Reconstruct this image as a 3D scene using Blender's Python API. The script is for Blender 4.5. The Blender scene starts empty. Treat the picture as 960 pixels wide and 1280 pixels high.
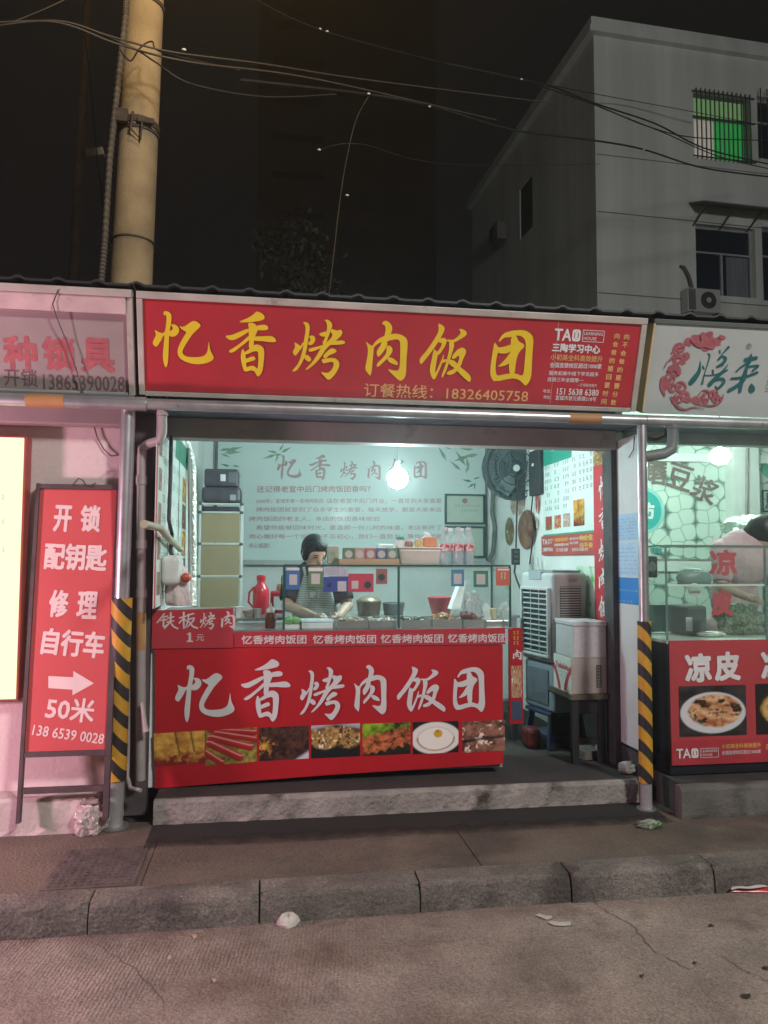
import bpy, bmesh, math, random
import numpy as np
from mathutils import Vector, Matrix
from mathutils.geometry import tessellate_polygon
random.seed(7)
scn = bpy.context.scene
COL = scn.collection
V = Vector
R = math.radians

# ---------------------------------------------------------------- camera
FPX = 962.0          # focal length in pixels of the 960x1280 photograph
EYE = 1.6
YAW, PIT, ROLL = R(8.7), R(3.6), R(0.17)
FW = V((math.sin(YAW)*math.cos(PIT), math.cos(YAW)*math.cos(PIT), math.sin(PIT)))
RT0 = V((math.cos(YAW), -math.sin(YAW), 0)); UP0 = RT0.cross(FW)
RT = math.cos(ROLL)*RT0 + math.sin(ROLL)*UP0
UP = math.cos(ROLL)*UP0 - math.sin(ROLL)*RT0
cd = bpy.data.cameras.new('camera'); cam = bpy.data.objects.new('camera', cd); COL.objects.link(cam)
cd.sensor_fit = 'VERTICAL'; cd.sensor_height = 24.0; cd.lens = 24.0*FPX/1280.0
cd.clip_start = 0.05; cd.clip_end = 2000
cam.matrix_world = Matrix(((RT.x, UP.x, -FW.x, 0), (RT.y, UP.y, -FW.y, 0), (RT.z, UP.z, -FW.z, EYE), (0, 0, 0, 1)))
scn.camera = cam

# ---------------------------------------------------------------- night sky, lamps, exposure
W = bpy.data.worlds.new('World'); scn.world = W; W.use_nodes = True
bg = W.node_tree.nodes['Background']
bg.inputs[0].default_value = (1.0, 0.97, 0.94, 1); bg.inputs[1].default_value = 0.0078
scn.view_settings.view_transform = 'Standard'; scn.view_settings.look = 'None'
scn.view_settings.exposure = 0.0; scn.view_settings.gamma = 1.0
def lamp(name, loc, power, col, radius):
    l = bpy.data.lights.new(name, 'POINT'); l.energy = power; l.color = col; l.shadow_soft_size = radius
    o = bpy.data.objects.new(name, l); COL.objects.link(o); o.location = loc
    return o
lamp('street_lamp_light', (-0.45, 5.2, 7.6), 165, (1.0, 0.62, 0.18), 0.12)       # sodium lamp by the utility pole, above the frame
lamp('street_lamp_light', (5.0, -5.2, 8.5), 4300, (1.0, 0.97, 0.92), 0.7)        # lamp across the road behind the camera
lamp('added_pink_light', (-3.2, 3.2, 1.2), 330, (1.0, 0.55, 0.70), 0.15)         # added unseen pink light, stands in for the lens flare on the left

# ---------------------------------------------------------------- pixel -> place on a real plane
def ray(px, py): return FW + RT*((px-480.0)/FPX) - UP*((py-640.0)/FPX)
def P(px, py, X=None, Y=None, Z=None):
    d = ray(px, py); o = V((0, 0, EYE))
    if Y is not None: t = Y/d.y
    elif X is not None: t = X/d.x
    else: t = (Z-EYE)/d.z
    return o + d*t

# ---------------------------------------------------------------- materials
MATS = {}
def lin(c):
    return tuple((x/12.92 if x <= .04045 else ((x+.055)/1.055)**2.4) for x in (v/255.0 for v in c))
def M(name, col, rough=.6, metal=0.0, var=.12, scale=6.0, bump=0.0, bscale=80.0, spots=None, emit=None, estr=0, spec=None, streak=None, grain=0):
    """procedural principled material: two noise octaves vary the colour, optional bump, optional dirt spots (colour, threshold, scale)"""
    if name in MATS: return MATS[name]
    m = bpy.data.materials.new(name); m.use_nodes = True; nt = m.node_tree; N = nt.nodes; L = nt.links
    b = N['Principled BSDF']; b.inputs['Roughness'].default_value = rough; b.inputs['Metallic'].default_value = metal
    if spec is not None: b.inputs['Specular IOR Level'].default_value = spec
    tc = N.new('ShaderNodeTexCoord')
    n = N.new('ShaderNodeTexNoise'); n.inputs['Scale'].default_value = scale; n.inputs['Detail'].default_value = 6
    L.new(tc.outputs['Object'], n.inputs['Vector'])
    if streak:
        mp = N.new('ShaderNodeMapping'); mp.inputs['Scale'].default_value = streak
        L.new(tc.outputs['Object'], mp.inputs['Vector']); L.new(mp.outputs[0], n.inputs['Vector'])
    r = N.new('ShaderNodeValToRGB'); r.color_ramp.elements[0].position = .3; r.color_ramp.elements[1].position = .7
    c0 = tuple(max(0, c*(1-var)) for c in col); c1 = tuple(min(1, c*(1+var)) for c in col)
    r.color_ramp.elements[0].color = (*c0, 1); r.color_ramp.elements[1].color = (*c1, 1)
    L.new(n.outputs['Fac'], r.inputs['Fac']); out = r.outputs['Color']
    for sp in (spots or ()):
        sc, th, ss = sp[:3]; soft = sp[3] if len(sp) > 3 else .08
        n2 = N.new('ShaderNodeTexNoise'); n2.inputs['Scale'].default_value = ss; n2.inputs['Detail'].default_value = 8
        n2.inputs['Roughness'].default_value = .65
        L.new(tc.outputs['Object'], n2.inputs['Vector'])
        r2 = N.new('ShaderNodeValToRGB'); r2.color_ramp.elements[0].position = th; r2.color_ramp.elements[1].position = th+soft
        L.new(n2.outputs['Fac'], r2.inputs['Fac'])
        mx = N.new('ShaderNodeMixRGB'); mx.inputs[2].default_value = (*sc, 1)
        L.new(r2.outputs['Color'], mx.inputs[0]); L.new(out, mx.inputs[1]); out = mx.outputs[0]
    if grain:
        ng = N.new('ShaderNodeTexNoise'); ng.inputs['Scale'].default_value = grain; ng.inputs['Detail'].default_value = 3
        L.new(tc.outputs['Object'], ng.inputs['Vector'])
        rg_ = N.new('ShaderNodeMapRange'); rg_.inputs[1].default_value = .3; rg_.inputs[2].default_value = .7; rg_.inputs[3].default_value = .62; rg_.inputs[4].default_value = 1.38; L.new(ng.outputs['Fac'], rg_.inputs[0])
        mg = N.new('ShaderNodeVectorMath'); mg.operation = 'SCALE'; L.new(out, mg.inputs[0]); L.new(rg_.outputs[0], mg.inputs['Scale']); out = mg.outputs[0]
    L.new(out, b.inputs['Base Color'])
    if bump:
        n3 = N.new('ShaderNodeTexNoise'); n3.inputs['Scale'].default_value = bscale; n3.inputs['Detail'].default_value = 8
        L.new(tc.outputs['Object'], n3.inputs['Vector'])
        bp = N.new('ShaderNodeBump'); bp.inputs['Strength'].default_value = min(1, bump); bp.inputs['Distance'].default_value = .02
        L.new(n3.outputs['Fac'], bp.inputs['Height']); L.new(bp.outputs[0], b.inputs['Normal'])
    if emit:
        b.inputs['Emission Color'].default_value = (*emit, 1); b.inputs['Emission Strength'].default_value = estr
    MATS[name] = m; return m
def Mattr(name, rough=.5, emitmul=0):
    if name in MATS: return MATS[name]
    m = bpy.data.materials.new(name); m.use_nodes = True; nt = m.node_tree
    a = nt.nodes.new('ShaderNodeAttribute'); a.attribute_name = 'col'; b = nt.nodes['Principled BSDF']
    nt.links.new(a.outputs['Color'], b.inputs['Base Color']); b.inputs['Roughness'].default_value = rough
    MATS[name] = m; return m
def Mglass(name, tint=(.93, .98, .97), refl=1.0, rough=.02, film=0.0):
    if name in MATS: return MATS[name]
    m = bpy.data.materials.new(name); m.use_nodes = True; nt = m.node_tree; N = nt.nodes; L = nt.links
    N.remove(N['Principled BSDF']); o = N['Material Output']
    t = N.new('ShaderNodeBsdfTransparent'); t.inputs[0].default_value = (*tint, 1)
    g = N.new('ShaderNodeBsdfGlossy'); g.inputs['Roughness'].default_value = rough
    f = N.new('ShaderNodeFresnel'); f.inputs[0].default_value = 1.45
    mu = N.new('ShaderNodeMath'); mu.operation = 'MULTIPLY'; mu.inputs[1].default_value = refl
    mx = N.new('ShaderNodeMixShader'); ge = N.new('ShaderNodeNewGeometry'); iv = N.new('ShaderNodeMath'); iv.operation = 'SUBTRACT'; iv.inputs[0].default_value = 1.0; L.new(ge.outputs['Backfacing'], iv.inputs[1])
    m2 = N.new('ShaderNodeMath'); m2.operation = 'MULTIPLY'; L.new(f.outputs[0], mu.inputs[0]); L.new(mu.outputs[0], m2.inputs[0]); L.new(iv.outputs[0], m2.inputs[1]); L.new(m2.outputs[0], mx.inputs[0])
    L.new(t.outputs[0], mx.inputs[1]); L.new(g.outputs[0], mx.inputs[2]); L.new(mx.outputs[0], o.inputs[0])
    if film:   # smears and dust on the pane
        df = N.new('ShaderNodeBsdfDiffuse'); df.inputs[0].default_value = (.7, .75, .74, 1); nf = N.new('ShaderNodeTexNoise'); nf.inputs['Scale'].default_value = 5; nf.inputs['Detail'].default_value = 6
        tc = N.new('ShaderNodeTexCoord'); L.new(tc.outputs['Object'], nf.inputs['Vector']); mr = N.new('ShaderNodeMapRange'); mr.inputs[1].default_value = .35; mr.inputs[2].default_value = .75; mr.inputs[3].default_value = film*.4; mr.inputs[4].default_value = film*2; L.new(nf.outputs['Fac'], mr.inputs[0])
        m3 = N.new('ShaderNodeMixShader'); L.new(mr.outputs[0], m3.inputs[0]); L.new(mx.outputs[0], m3.inputs[1]); L.new(df.outputs[0], m3.inputs[2]); L.new(m3.outputs[0], o.inputs[0])
    MATS[name] = m; return m

def Mcloudy(name, col, fac):
    """thin plastic that scatters part of the light and lets the rest through"""
    if name in MATS: return MATS[name]
    m = bpy.data.materials.new(name); m.use_nodes = True; nt = m.node_tree; b = nt.nodes['Principled BSDF']; b.inputs['Base Color'].default_value = (*col, 1); b.inputs['Roughness'].default_value = .15
    t = nt.nodes.new('ShaderNodeBsdfTransparent'); t.inputs[0].default_value = (.92, .96, .97, 1); mx = nt.nodes.new('ShaderNodeMixShader'); mx.inputs[0].default_value = fac
    nt.links.new(t.outputs[0], mx.inputs[1]); nt.links.new(b.outputs[0], mx.inputs[2]); nt.links.new(mx.outputs[0], nt.nodes['Material Output'].inputs[0]); MATS[name] = m; return m

# ---------------------------------------------------------------- scene-tree helpers
WM = {}
def setp(o, label=None, cat=None, group=None, kind=None):
    if label: o['label'] = label
    if cat: o['category'] = cat
    if group: o['group'] = group
    if kind: o['kind'] = kind
    return o
def thing(name, label, cat, loc=(0, 0, 0), rz=0.0, group=None):
    o = bpy.data.objects.new(name, None); COL.objects.link(o); o.empty_display_size = .1
    o.location = loc; o.rotation_euler = (0, 0, rz)
    WM[o.name] = Matrix.Translation(V(loc)) @ Matrix.Rotation(rz, 4, 'Z')
    return setp(o, label, cat, group)
class MB:
    def __init__(s): s.v = []; s.f = []; s.c = None
    def add(s, vs, fs):
        k = len(s.v); s.v += [V(p) for p in vs]; s.f += [tuple(i+k for i in f) for f in fs]; return s
    def box(s, x0, x1, y0, y1, z0, z1):
        return s.hexa([(x0,y0,z0),(x1,y0,z0),(x1,y1,z0),(x0,y1,z0),(x0,y0,z1),(x1,y0,z1),(x1,y1,z1),(x0,y1,z1)])
    def hexa(s, q): return s.add(q, [(0,3,2,1),(4,5,6,7),(0,1,5,4),(1,2,6,5),(2,3,7,6),(3,0,4,7)])
    def fbox(s, fr, u0, u1, v0, v1, n0, n1):
        """box in a frame; n is along the frame's normal"""
        return s.hexa([fr.at(u0,v0,n1), fr.at(u1,v0,n1), fr.at(u1,v0,n0), fr.at(u0,v0,n0),
                       fr.at(u0,v1,n1), fr.at(u1,v1,n1), fr.at(u1,v1,n0), fr.at(u0,v1,n0)])
    def bar(s, a, b, w, h=None, up=(0, 0, 1)):
        a, b = V(a), V(b); h = h or w; d = (b-a).normalized(); u = V(up)
        if abs(d.dot(u)) > .95: u = V((0, 1, 0))
        sx = d.cross(u).normalized()*w/2; sz = sx.cross(d).normalized()*h/2
        return s.hexa([a-sx-sz, a+sx-sz, b+sx-sz, b-sx-sz, a-sx+sz, a+sx+sz, b+sx+sz, b-sx+sz])
    def tube(s, pts, r, n=10, caps=True):
        pts = [V(p) for p in pts]; rs = r if isinstance(r, (list, tuple)) else [r]*len(pts)
        k = len(s.v); nrm = None
        for i, p in enumerate(pts):
            d = (pts[min(i+1, len(pts)-1)] - pts[max(i-1, 0)]).normalized()
            if nrm is None:
                nrm = d.orthogonal().normalized()
            nrm = (nrm - d*nrm.dot(d)).normalized(); bi = d.cross(nrm)
            for j in range(n):
                a = 2*math.pi*j/n; s.v.append(p + (nrm*math.cos(a)+bi*math.sin(a))*rs[i])
        for i in range(len(pts)-1):
            for j in range(n):
                s.f.append((k+i*n+j, k+i*n+(j+1) % n, k+(i+1)*n+(j+1) % n, k+(i+1)*n+j))
        if caps:
            s.f.append(tuple(k+j for j in reversed(range(n)))); e = k+(len(pts)-1)*n; s.f.append(tuple(e+j for j in range(n)))
        return s
    def lathe(s, prof, c=(0, 0, 0), n=20, axis=(0, 0, 1)):
        """prof: list of (r, h) along axis"""
        a = V(axis).normalized(); u = a.orthogonal().normalized(); w = a.cross(u); c = V(c); k = len(s.v)
        for r, h in prof:
            for j in range(n):
                t = 2*math.pi*j/n; s.v.append(c + a*h + (u*math.cos(t)+w*math.sin(t))*max(r, 1e-4))
        for i in range(len(prof)-1):
            for j in range(n): s.f.append((k+i*n+j, k+i*n+(j+1) % n, k+(i+1)*n+(j+1) % n, k+(i+1)*n+j))
        s.f.append(tuple(k+j for j in reversed(range(n)))); e = k+(len(prof)-1)*n; s.f.append(tuple(e+j for j in range(n)))
        return s
    def ball(s, c, r, sc=(1, 1, 1), n=12, rot=None, jit=0):
        bm = bmesh.new(); bmesh.ops.create_uvsphere(bm, u_segments=n, v_segments=max(6, n*2//3), radius=1)
        k = len(s.v); mt = rot or Matrix.Identity(3)
        for v in bm.verts:
            q = V((v.co.x*sc[0], v.co.y*sc[1], v.co.z*sc[2]))*r*(1+random.uniform(-jit, jit)); s.v.append(V(c) + mt @ q)
        for f in bm.faces: s.f.append(tuple(k+v.index for v in f.verts))
        bm.free(); return s
    def poly(s, fr, pts, n0, th=0.0, flip=False):
        """flat outline (u,v) in a frame at height n0, thickness th towards the viewer"""
        tri = tessellate_polygon([[V((p[0], p[1], 0)) for p in pts]]); k = len(s.v); N_ = len(pts)
        s.v += [fr.at(p[0], p[1], n0+th) for p in pts]
        for t in tri:
            a, b, c = (pts[i] for i in t)
            ccw = (b[0]-a[0])*(c[1]-a[1]) - (b[1]-a[1])*(c[0]-a[0]) > 0
            s.f.append(tuple(k+i for i in (t if ccw else reversed(t))))
        if th:
            s.v += [fr.at(p[0], p[1], n0) for p in pts]
            for i in range(N_): s.f.append((k+i, k+N_+i, k+N_+(i+1) % N_, k+(i+1) % N_))
        return s
    def mesh(s, name, m, X=None):
        me = bpy.data.meshes.new(name)
        me.from_pydata([(X @ p) if X else p for p in s.v], [], s.f); me.materials.append(m)
        if s.c is not None:
            at = me.color_attributes.new('col', 'FLOAT_COLOR', 'POINT')
            at.data.foreach_set('color', np.asarray(s.c, dtype=np.float32).ravel())
        me.update(); return me
    def build(s, name, m, parent=None, bevel=0, smooth=False, seg=2, loc=None):
        X = None; w = None
        if parent is not None: w = WM[parent.name]; X = w.inverted()
        else:
            if loc is None and s.v:
                lo = [min(p[i] for p in s.v) for i in range(3)]; hi = [max(p[i] for p in s.v) for i in range(3)]
                loc = ((lo[0]+hi[0])/2, (lo[1]+hi[1])/2, lo[2])
            w = Matrix.Translation(V(loc)); X = w.inverted()
        me = s.mesh(name, m, X); o = bpy.data.objects.new(name, me); COL.objects.link(o)
        if parent is not None: o.parent = parent
        else: o.location = loc
        WM[o.name] = w
        if smooth:
            for p in me.polygons: p.use_smooth = True
            try: me.set_sharp_from_angle(angle=R(40))
            except Exception: pass
        if bevel:
            bv = o.modifiers.new('bevel', 'BEVEL'); bv.width = bevel; bv.segments = seg; bv.limit_method = 'ANGLE'; bv.angle_limit = R(40)
        return o
def copy_tree(o, loc=None, label=None, parent=None):
    c = o.copy(); COL.objects.link(c)
    if parent is not None: c.parent = parent
    if loc is not None: c.location = loc
    if label: c['label'] = label
    for ch in list(o.children): copy_tree(ch, parent=c)
    WM[c.name] = Matrix.Translation(c.location)
    return c

class Fr:
    """a flat frame in the world: origin, u, v; normal n = u x v looks at the viewer"""
    def __init__(s, o, u, v):
        s.o = V(o); s.u = V(u).normalized(); s.v = V(v); s.v = (s.v - s.u*s.v.dot(s.u)).normalized(); s.n = s.u.cross(s.v)
    def at(s, a, b, n=0.0): return s.o + s.u*a + s.v*b + s.n*n
    def pix(s, px, py):
        d = ray(px, py); e = V((0, 0, EYE)); t = (s.o-e).dot(s.n)/d.dot(s.n); q = e+d*t-s.o
        return (q.dot(s.u), q.dot(s.v))
    def pts(s, l): return [s.pix(*p) for p in l]
def front(Y): return Fr((0, Y, 0), (1, 0, 0), (0, 0, 1))
def leftwall(X): return Fr((X, 0, 0), (0, 1, 0), (0, 0, 1))
def rightwall(X): return Fr((X, 0, 0), (0, -1, 0), (0, 0, 1))

# ---------------------------------------------------------------- lettering
TCACHE = {}
def glyphs(body, bold):
    k = (body, bold)
    if k not in TCACHE:
        c = bpy.data.curves.new('lettering', 'FONT'); c.body = body; c.offset = bold; c.resolution_u = 2; c.space_line = 1.15
        o = bpy.data.objects.new('lettering', c); COL.objects.link(o)
        dg = bpy.context.evaluated_depsgraph_get(); dg.update()
        me = bpy.data.meshes.new_from_object(o.evaluated_get(dg))
        vs = [(v.co.x, v.co.y) for v in me.vertices]; fs = [tuple(p.vertices) for p in me.polygons]
        x0 = min(p[0] for p in vs); x1 = max(p[0] for p in vs); y0 = min(p[1] for p in vs); y1 = max(p[1] for p in vs)
        TCACHE[k] = ([((x-x0)/(x1-x0), (y-y0)/(y1-y0)) for x, y in vs], fs)
        bpy.data.objects.remove(o); bpy.data.curves.remove(c); bpy.data.meshes.remove(me)
    return TCACHE[k]
def textbox(mb, fr, body, u0, u1, v0, v1, bold=.02, lift=.002, rot=0, shear=0, mirror=False):
    """bold letters are thickened by laying a few copies side by side, bold = extra stroke half-width in em"""
    vs, fs = glyphs(body, 0.0); cu, cv = (u0+u1)/2, (v0+v1)/2; ca, sa = math.cos(rot), math.sin(rot)
    nl = body.count('\n')+1; d = bold*.8*(v1-v0)/nl
    offs = [(0, 0)] if bold < .007 else ([(-d, -d), (d, -d), (d, d), (-d, d)] + ([(0, 0), (d*1.3, 0), (-d*1.3, 0), (0, d*1.3), (0, -d*1.3)] if bold > .025 else []))
    for k, (ox, oy) in enumerate(offs):
        q = []
        for x, y in vs:
            a = (x-.5)*(u1-u0-2*d) + shear*(y-.5)*(v1-v0) + ox; b = (y-.5)*(v1-v0-2*d) + oy
            if mirror: a = -a
            q.append(fr.at(cu+a*ca-b*sa, cv+a*sa+b*ca, lift+k*.00012))
        mb.add(q, fs)
    return mb
def textpx(mb, fr, body, x0, y0, x1, y1, h, bold=.02, lift=.002, **k):
    """the line's left-middle (x0,y0), right-middle (x1,y1) and height h, measured on the photo, laid onto the sign's own plane"""
    a = fr.pix(x0, y0); b = fr.pix(x1, y1); t = fr.pix((x0+x1)/2, (y0+y1)/2-h/2); u = fr.pix((x0+x1)/2, (y0+y1)/2+h/2)
    v0, v1 = min(t[1], u[1]), max(t[1], u[1])
    sl = math.atan2(b[1]-a[1], b[0]-a[0])
    return textbox(mb, fr, body, a[0], b[0], v0, v1, bold, lift, rot=sl if abs(sl) < .3 else 0, **k)
def scribble(mb, fr, u0, u1, v, h, n, lift=.002, fill=.85, rng=random):
    """fine print too small to read in the photo: rows of tiny stroke clusters"""
    w = (u1-u0)/n
    for i in range(n):
        if rng.random() > fill: continue
        a = u0+w*i+w*.12; ww = w*.76; st = h*.13
        for k in range(3):
            y = v + h*(.1+.4*k) - st/2 + rng.uniform(-.05, .05)*h
            p, q = sorted((rng.uniform(0, .35), rng.uniform(.65, 1)))
            mb.add([fr.at(a+ww*p, y, lift), fr.at(a+ww*q, y, lift), fr.at(a+ww*q, y+st, lift), fr.at(a+ww*p, y+st, lift)], [(0, 1, 2, 3)])
        x = a+ww*rng.uniform(.2, .7)
        mb.add([fr.at(x, v, lift*1.1), fr.at(x+st, v, lift*1.1), fr.at(x+st, v+h, lift*1.1), fr.at(x, v+h, lift*1.1)], [(0, 1, 2, 3)])
    return mb
def chaikin(p, it=2):
    for _ in range(it):
        q = []
        for i in range(len(p)):
            a, b = p[i], p[(i+1) % len(p)]
            q += [(a[0]*.75+b[0]*.25, a[1]*.75+b[1]*.25), (a[0]*.25+b[0]*.75, a[1]*.25+b[1]*.75)]
        p = q
    return p
# six brush characters, each stroke an outline in a 960-unit square (y down)
BR = {
'yi': ["125 360 165 385 205 400 240 402 228 470 180 545 145 595 95 550 118 490 150 430", "245 118 310 118 350 160 345 230 335 290 312 420 306 560 298 700 290 790 265 868 235 810 224 700 243 540 256 410 275 300 285 210 275 150 250 190",
  "335 285 380 280 425 303 446 350 430 402 390 438 345 448 300 430 302 378 340 367 362 345 360 318 338 300", "195 425 235 405 280 360 285 390 245 440 215 460",
  "445 300 490 312 540 285 600 235 650 222 715 265 716 295 665 345 610 402 560 480 510 560 480 622 480 660 520 697 600 704 700 697 760 677 795 640 810 570 820 465 832 570 847 620 888 690 872 732 800 772 690 797 580 787 490 757 430 712 413 640 430 570 470 490 510 420 540 377 490 352 455 325"],
'xiang': ["300 205 400 165 480 115 530 62 600 93 633 130 622 165 560 187 450 207 320 217", "115 388 200 380 300 335 420 283 455 300 390 352 310 402 230 442 170 437", "505 248 640 223 683 260 662 297 560 302 505 302",
  "410 218 480 208 527 240 545 300 520 350 497 430 492 500 475 565 425 530 433 440 425 330 430 280", "435 375 445 420 330 512 240 587 190 602 162 577 260 520 360 440 410 388", "495 380 600 374 700 363 745 373 783 410 776 442 680 442 580 432 490 437",
  "350 535 380 580 390 640 397 720 402 800 370 825 340 750 323 640 335 570", "375 580 430 545 480 500 520 478 570 483 622 518 632 590 622 700 612 800 590 852 550 893 518 850 500 800 520 780 545 790 553 700 553 600 545 562 490 567 410 607 370 612",
  "375 672 430 650 480 628 512 640 517 675 450 697 385 722", "375 782 450 753 500 748 545 790 520 832 470 802 390 832 360 815"],
'kao': ["175 412 235 450 262 470 225 542 190 583 157 530 195 480", "262 190 310 183 347 215 346 290 332 400 322 480 302 580 262 670 215 747 163 762 168 740 220 680 253 600 278 490 288 380 303 290 298 220", "225 505 285 400 292 430 238 525",
  "338 348 380 328 417 360 406 412 370 447 332 442 338 410 364 390 354 370", "292 570 330 553 382 605 350 643 300 612", "498 153 550 143 602 190 592 240 562 330 532 420 520 442 488 420 518 360 533 290 543 220 528 170",
  "442 313 500 288 542 278 547 330 490 347", "590 243 650 270 690 248 718 275 703 322 642 382 562 452 522 502 472 592 412 662 350 717 306 738 318 715 378 650 428 570 468 490 498 430 558 390 612 318 580 290",
  "333 490 400 468 470 448 560 408 660 378 742 373 753 410 680 427 580 432 490 467 420 502 350 528", "495 570 550 505 600 463 663 490 642 522 570 552 535 595", "485 600 540 590 600 578 660 588 697 640 682 710 632 792 575 848 530 802 472 743 560 763 608 720 633 650 610 622 540 642 505 653"],
'rou': ["133 348 165 375 195 398 217 390 222 440 214 560 212 660 200 727 180 700 143 660 148 600 163 500 163 420", "288 150 325 118 375 148 402 200 382 270 362 345 330 352 318 290 333 220 323 172 298 167",
  "203 402 240 338 300 293 380 263 450 253 512 273 557 310 562 400 557 520 562 640 557 720 510 773 450 722 358 633 430 653 488 653 493 560 488 420 483 332 450 312 380 332 300 347 240 387 220 422",
  "300 338 362 348 342 420 280 512 258 507 248 450 288 390", "345 385 390 388 417 430 392 490 330 562 265 632 253 590 310 530 352 465", "355 520 400 508 460 548 477 585 450 592 380 567"],
'fan': ["308 138 350 148 402 180 382 240 342 310 292 390 232 470 182 530 140 582 118 550 123 510 188 440 258 340 308 260 328 200", "338 298 400 283 432 310 422 360 372 440 342 472 318 450 368 380 373 337 328 342",
  "290 398 302 430 347 430 332 480 322 560 312 640 322 662 343 610 383 520 400 458 412 470 392 560 352 660 310 748 258 680 248 610 263 520 273 450", "558 188 610 183 668 215 662 250 602 287 532 327 500 333 425 322 435 298 500 308 558 270 598 220",
  "455 318 522 328 522 380 502 450 472 560 442 650 405 718 393 690 428 590 453 480 468 390", "368 528 440 503 447 532 378 562", "508 468 560 408 620 373 673 400 673 440 642 500 622 580 562 652 510 677 452 672 468 638 530 618 578 560 598 490 588 460 540 502 505 503",
  "465 508 540 518 602 578 680 623 742 668 763 710 747 748 700 722 620 662 550 602 475 562"],
'tuan': ["245 333 280 385 302 400 287 460 277 560 282 650 302 700 342 688 290 767 258 745 228 690 228 560 238 430", "283 325 330 243 400 218 480 203 550 203 612 238 643 290 643 400 648 540 657 680 642 750 605 803 560 752 498 710 518 678 573 690 573 560 573 400 563 320 530 272 470 257 400 287 340 287 295 342",
  "275 712 360 683 450 663 512 668 565 700 560 748 490 717 420 727 290 767", "408 278 460 258 482 310 502 330 552 350 552 385 522 412 492 470 482 560 482 675 428 675 413 600 418 480 413 380", "287 395 350 388 422 353 445 400 400 452 330 462 277 452", "428 440 425 490 422 560 360 592 293 607 328 570 378 510 403 460"]}
BRO = {}
for k, l in BR.items():
    BRO[k] = []
    for s in l:
        a = [float(x) for x in s.split()]; BRO[k].append(chaikin(list(zip(a[::2], a[1::2])), 2))
NAME6 = ['yi', 'xiang', 'kao', 'rou', 'fan', 'tuan']
def brushchar(mb, fr, key, u, v, s, lift=.003, th=.0, sx=1.0, sag=0.0):
    """character in a square of side s with top-left (u, v)"""
    for i, pl in enumerate(BRO[key]):
        mb.poly(fr, [(u+p[0]/960*s*sx, v-p[1]/960*s+sag*p[0]/960*s) for p in pl], lift+i*.0003, th)
    return mb
def brush(mb, fr, pts, lift, k=8):
    """one brush stroke: [(u, v, width)...] smoothed"""
    if len(pts) < 2: return mb
    q = []
    for i in range(len(pts)-1):
        p0, p1, p2, p3 = pts[max(i-1, 0)], pts[i], pts[i+1], pts[min(i+2, len(pts)-1)]
        for j in range(k):
            t = j/k; q.append(tuple(.5*((2*p1[m]) + (-p0[m]+p2[m])*t + (2*p0[m]-5*p1[m]+4*p2[m]-p3[m])*t*t + (-p0[m]+3*p1[m]-3*p2[m]+p3[m])*t**3) for m in range(3)))
    q.append(pts[-1]); L, Rr = [], []
    for i, p in enumerate(q):
        a, b = q[max(i-1, 0)], q[min(i+1, len(q)-1)]; dx, dy = b[0]-a[0], b[1]-a[1]; l = math.hypot(dx, dy) or 1
        w = max(p[2], 1e-4)/2; L.append((p[0]-dy/l*w, p[1]+dx/l*w)); Rr.append((p[0]+dy/l*w, p[1]-dx/l*w))
    k0 = len(mb.v); n = len(q)
    mb.v += [fr.at(*p, lift) for p in Rr] + [fr.at(*p, lift) for p in L]
    for i in range(n-1): mb.f.append((k0+i, k0+i+1, k0+n+i+1, k0+n+i))
    for e, sg in ((0, -1), (n-1, 1)):      # round the ends
        c = q[e]; a, b = q[max(e-1, 0)], q[min(e+1, n-1)]; th = math.atan2(b[1]-a[1], b[0]-a[0]); w = max(c[2], 1e-4)/2
        base = th + (math.pi if sg < 0 else 0)
        arc = [fr.at(c[0]+w*math.cos(base-math.pi/2+math.pi*j/6), c[1]+w*math.sin(base-math.pi/2+math.pi*j/6), lift) for j in range(7)]
        k1 = len(mb.v); mb.v += arc; mb.f.append(tuple(range(k1, k1+7)))
    return mb

# ---------------------------------------------------------------- printed pictures (colour per vertex on a fine flat grid)
def vnoise(x, y, sd=0):
    x = np.asarray(x, float); y = np.asarray(y, float); xi = np.floor(x); yi = np.floor(y); fx = x-xi; fy = y-yi
    fx = fx*fx*(3-2*fx); fy = fy*fy*(3-2*fy)
    def h(a, b): t = np.sin(a*127.1+b*311.7+sd*74.7)*43758.5453; return t-np.floor(t)
    return (h(xi, yi)*(1-fx)+h(xi+1, yi)*fx)*(1-fy) + (h(xi, yi+1)*(1-fx)+h(xi+1, yi+1)*fx)*fy
def fbm(x, y, sd=0): return .5*vnoise(x, y, sd)+.3*vnoise(2*x, 2*y, sd+1)+.2*vnoise(4*x, 4*y, sd+2)
def mixc(a, b, t): t = np.clip(t, 0, 1)[..., None]; return a*(1-t)+b*t
def C(*c): return np.array(lin(c))
def fill(x, c): return np.tile(C(*c), (len(x), 1))
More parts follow.
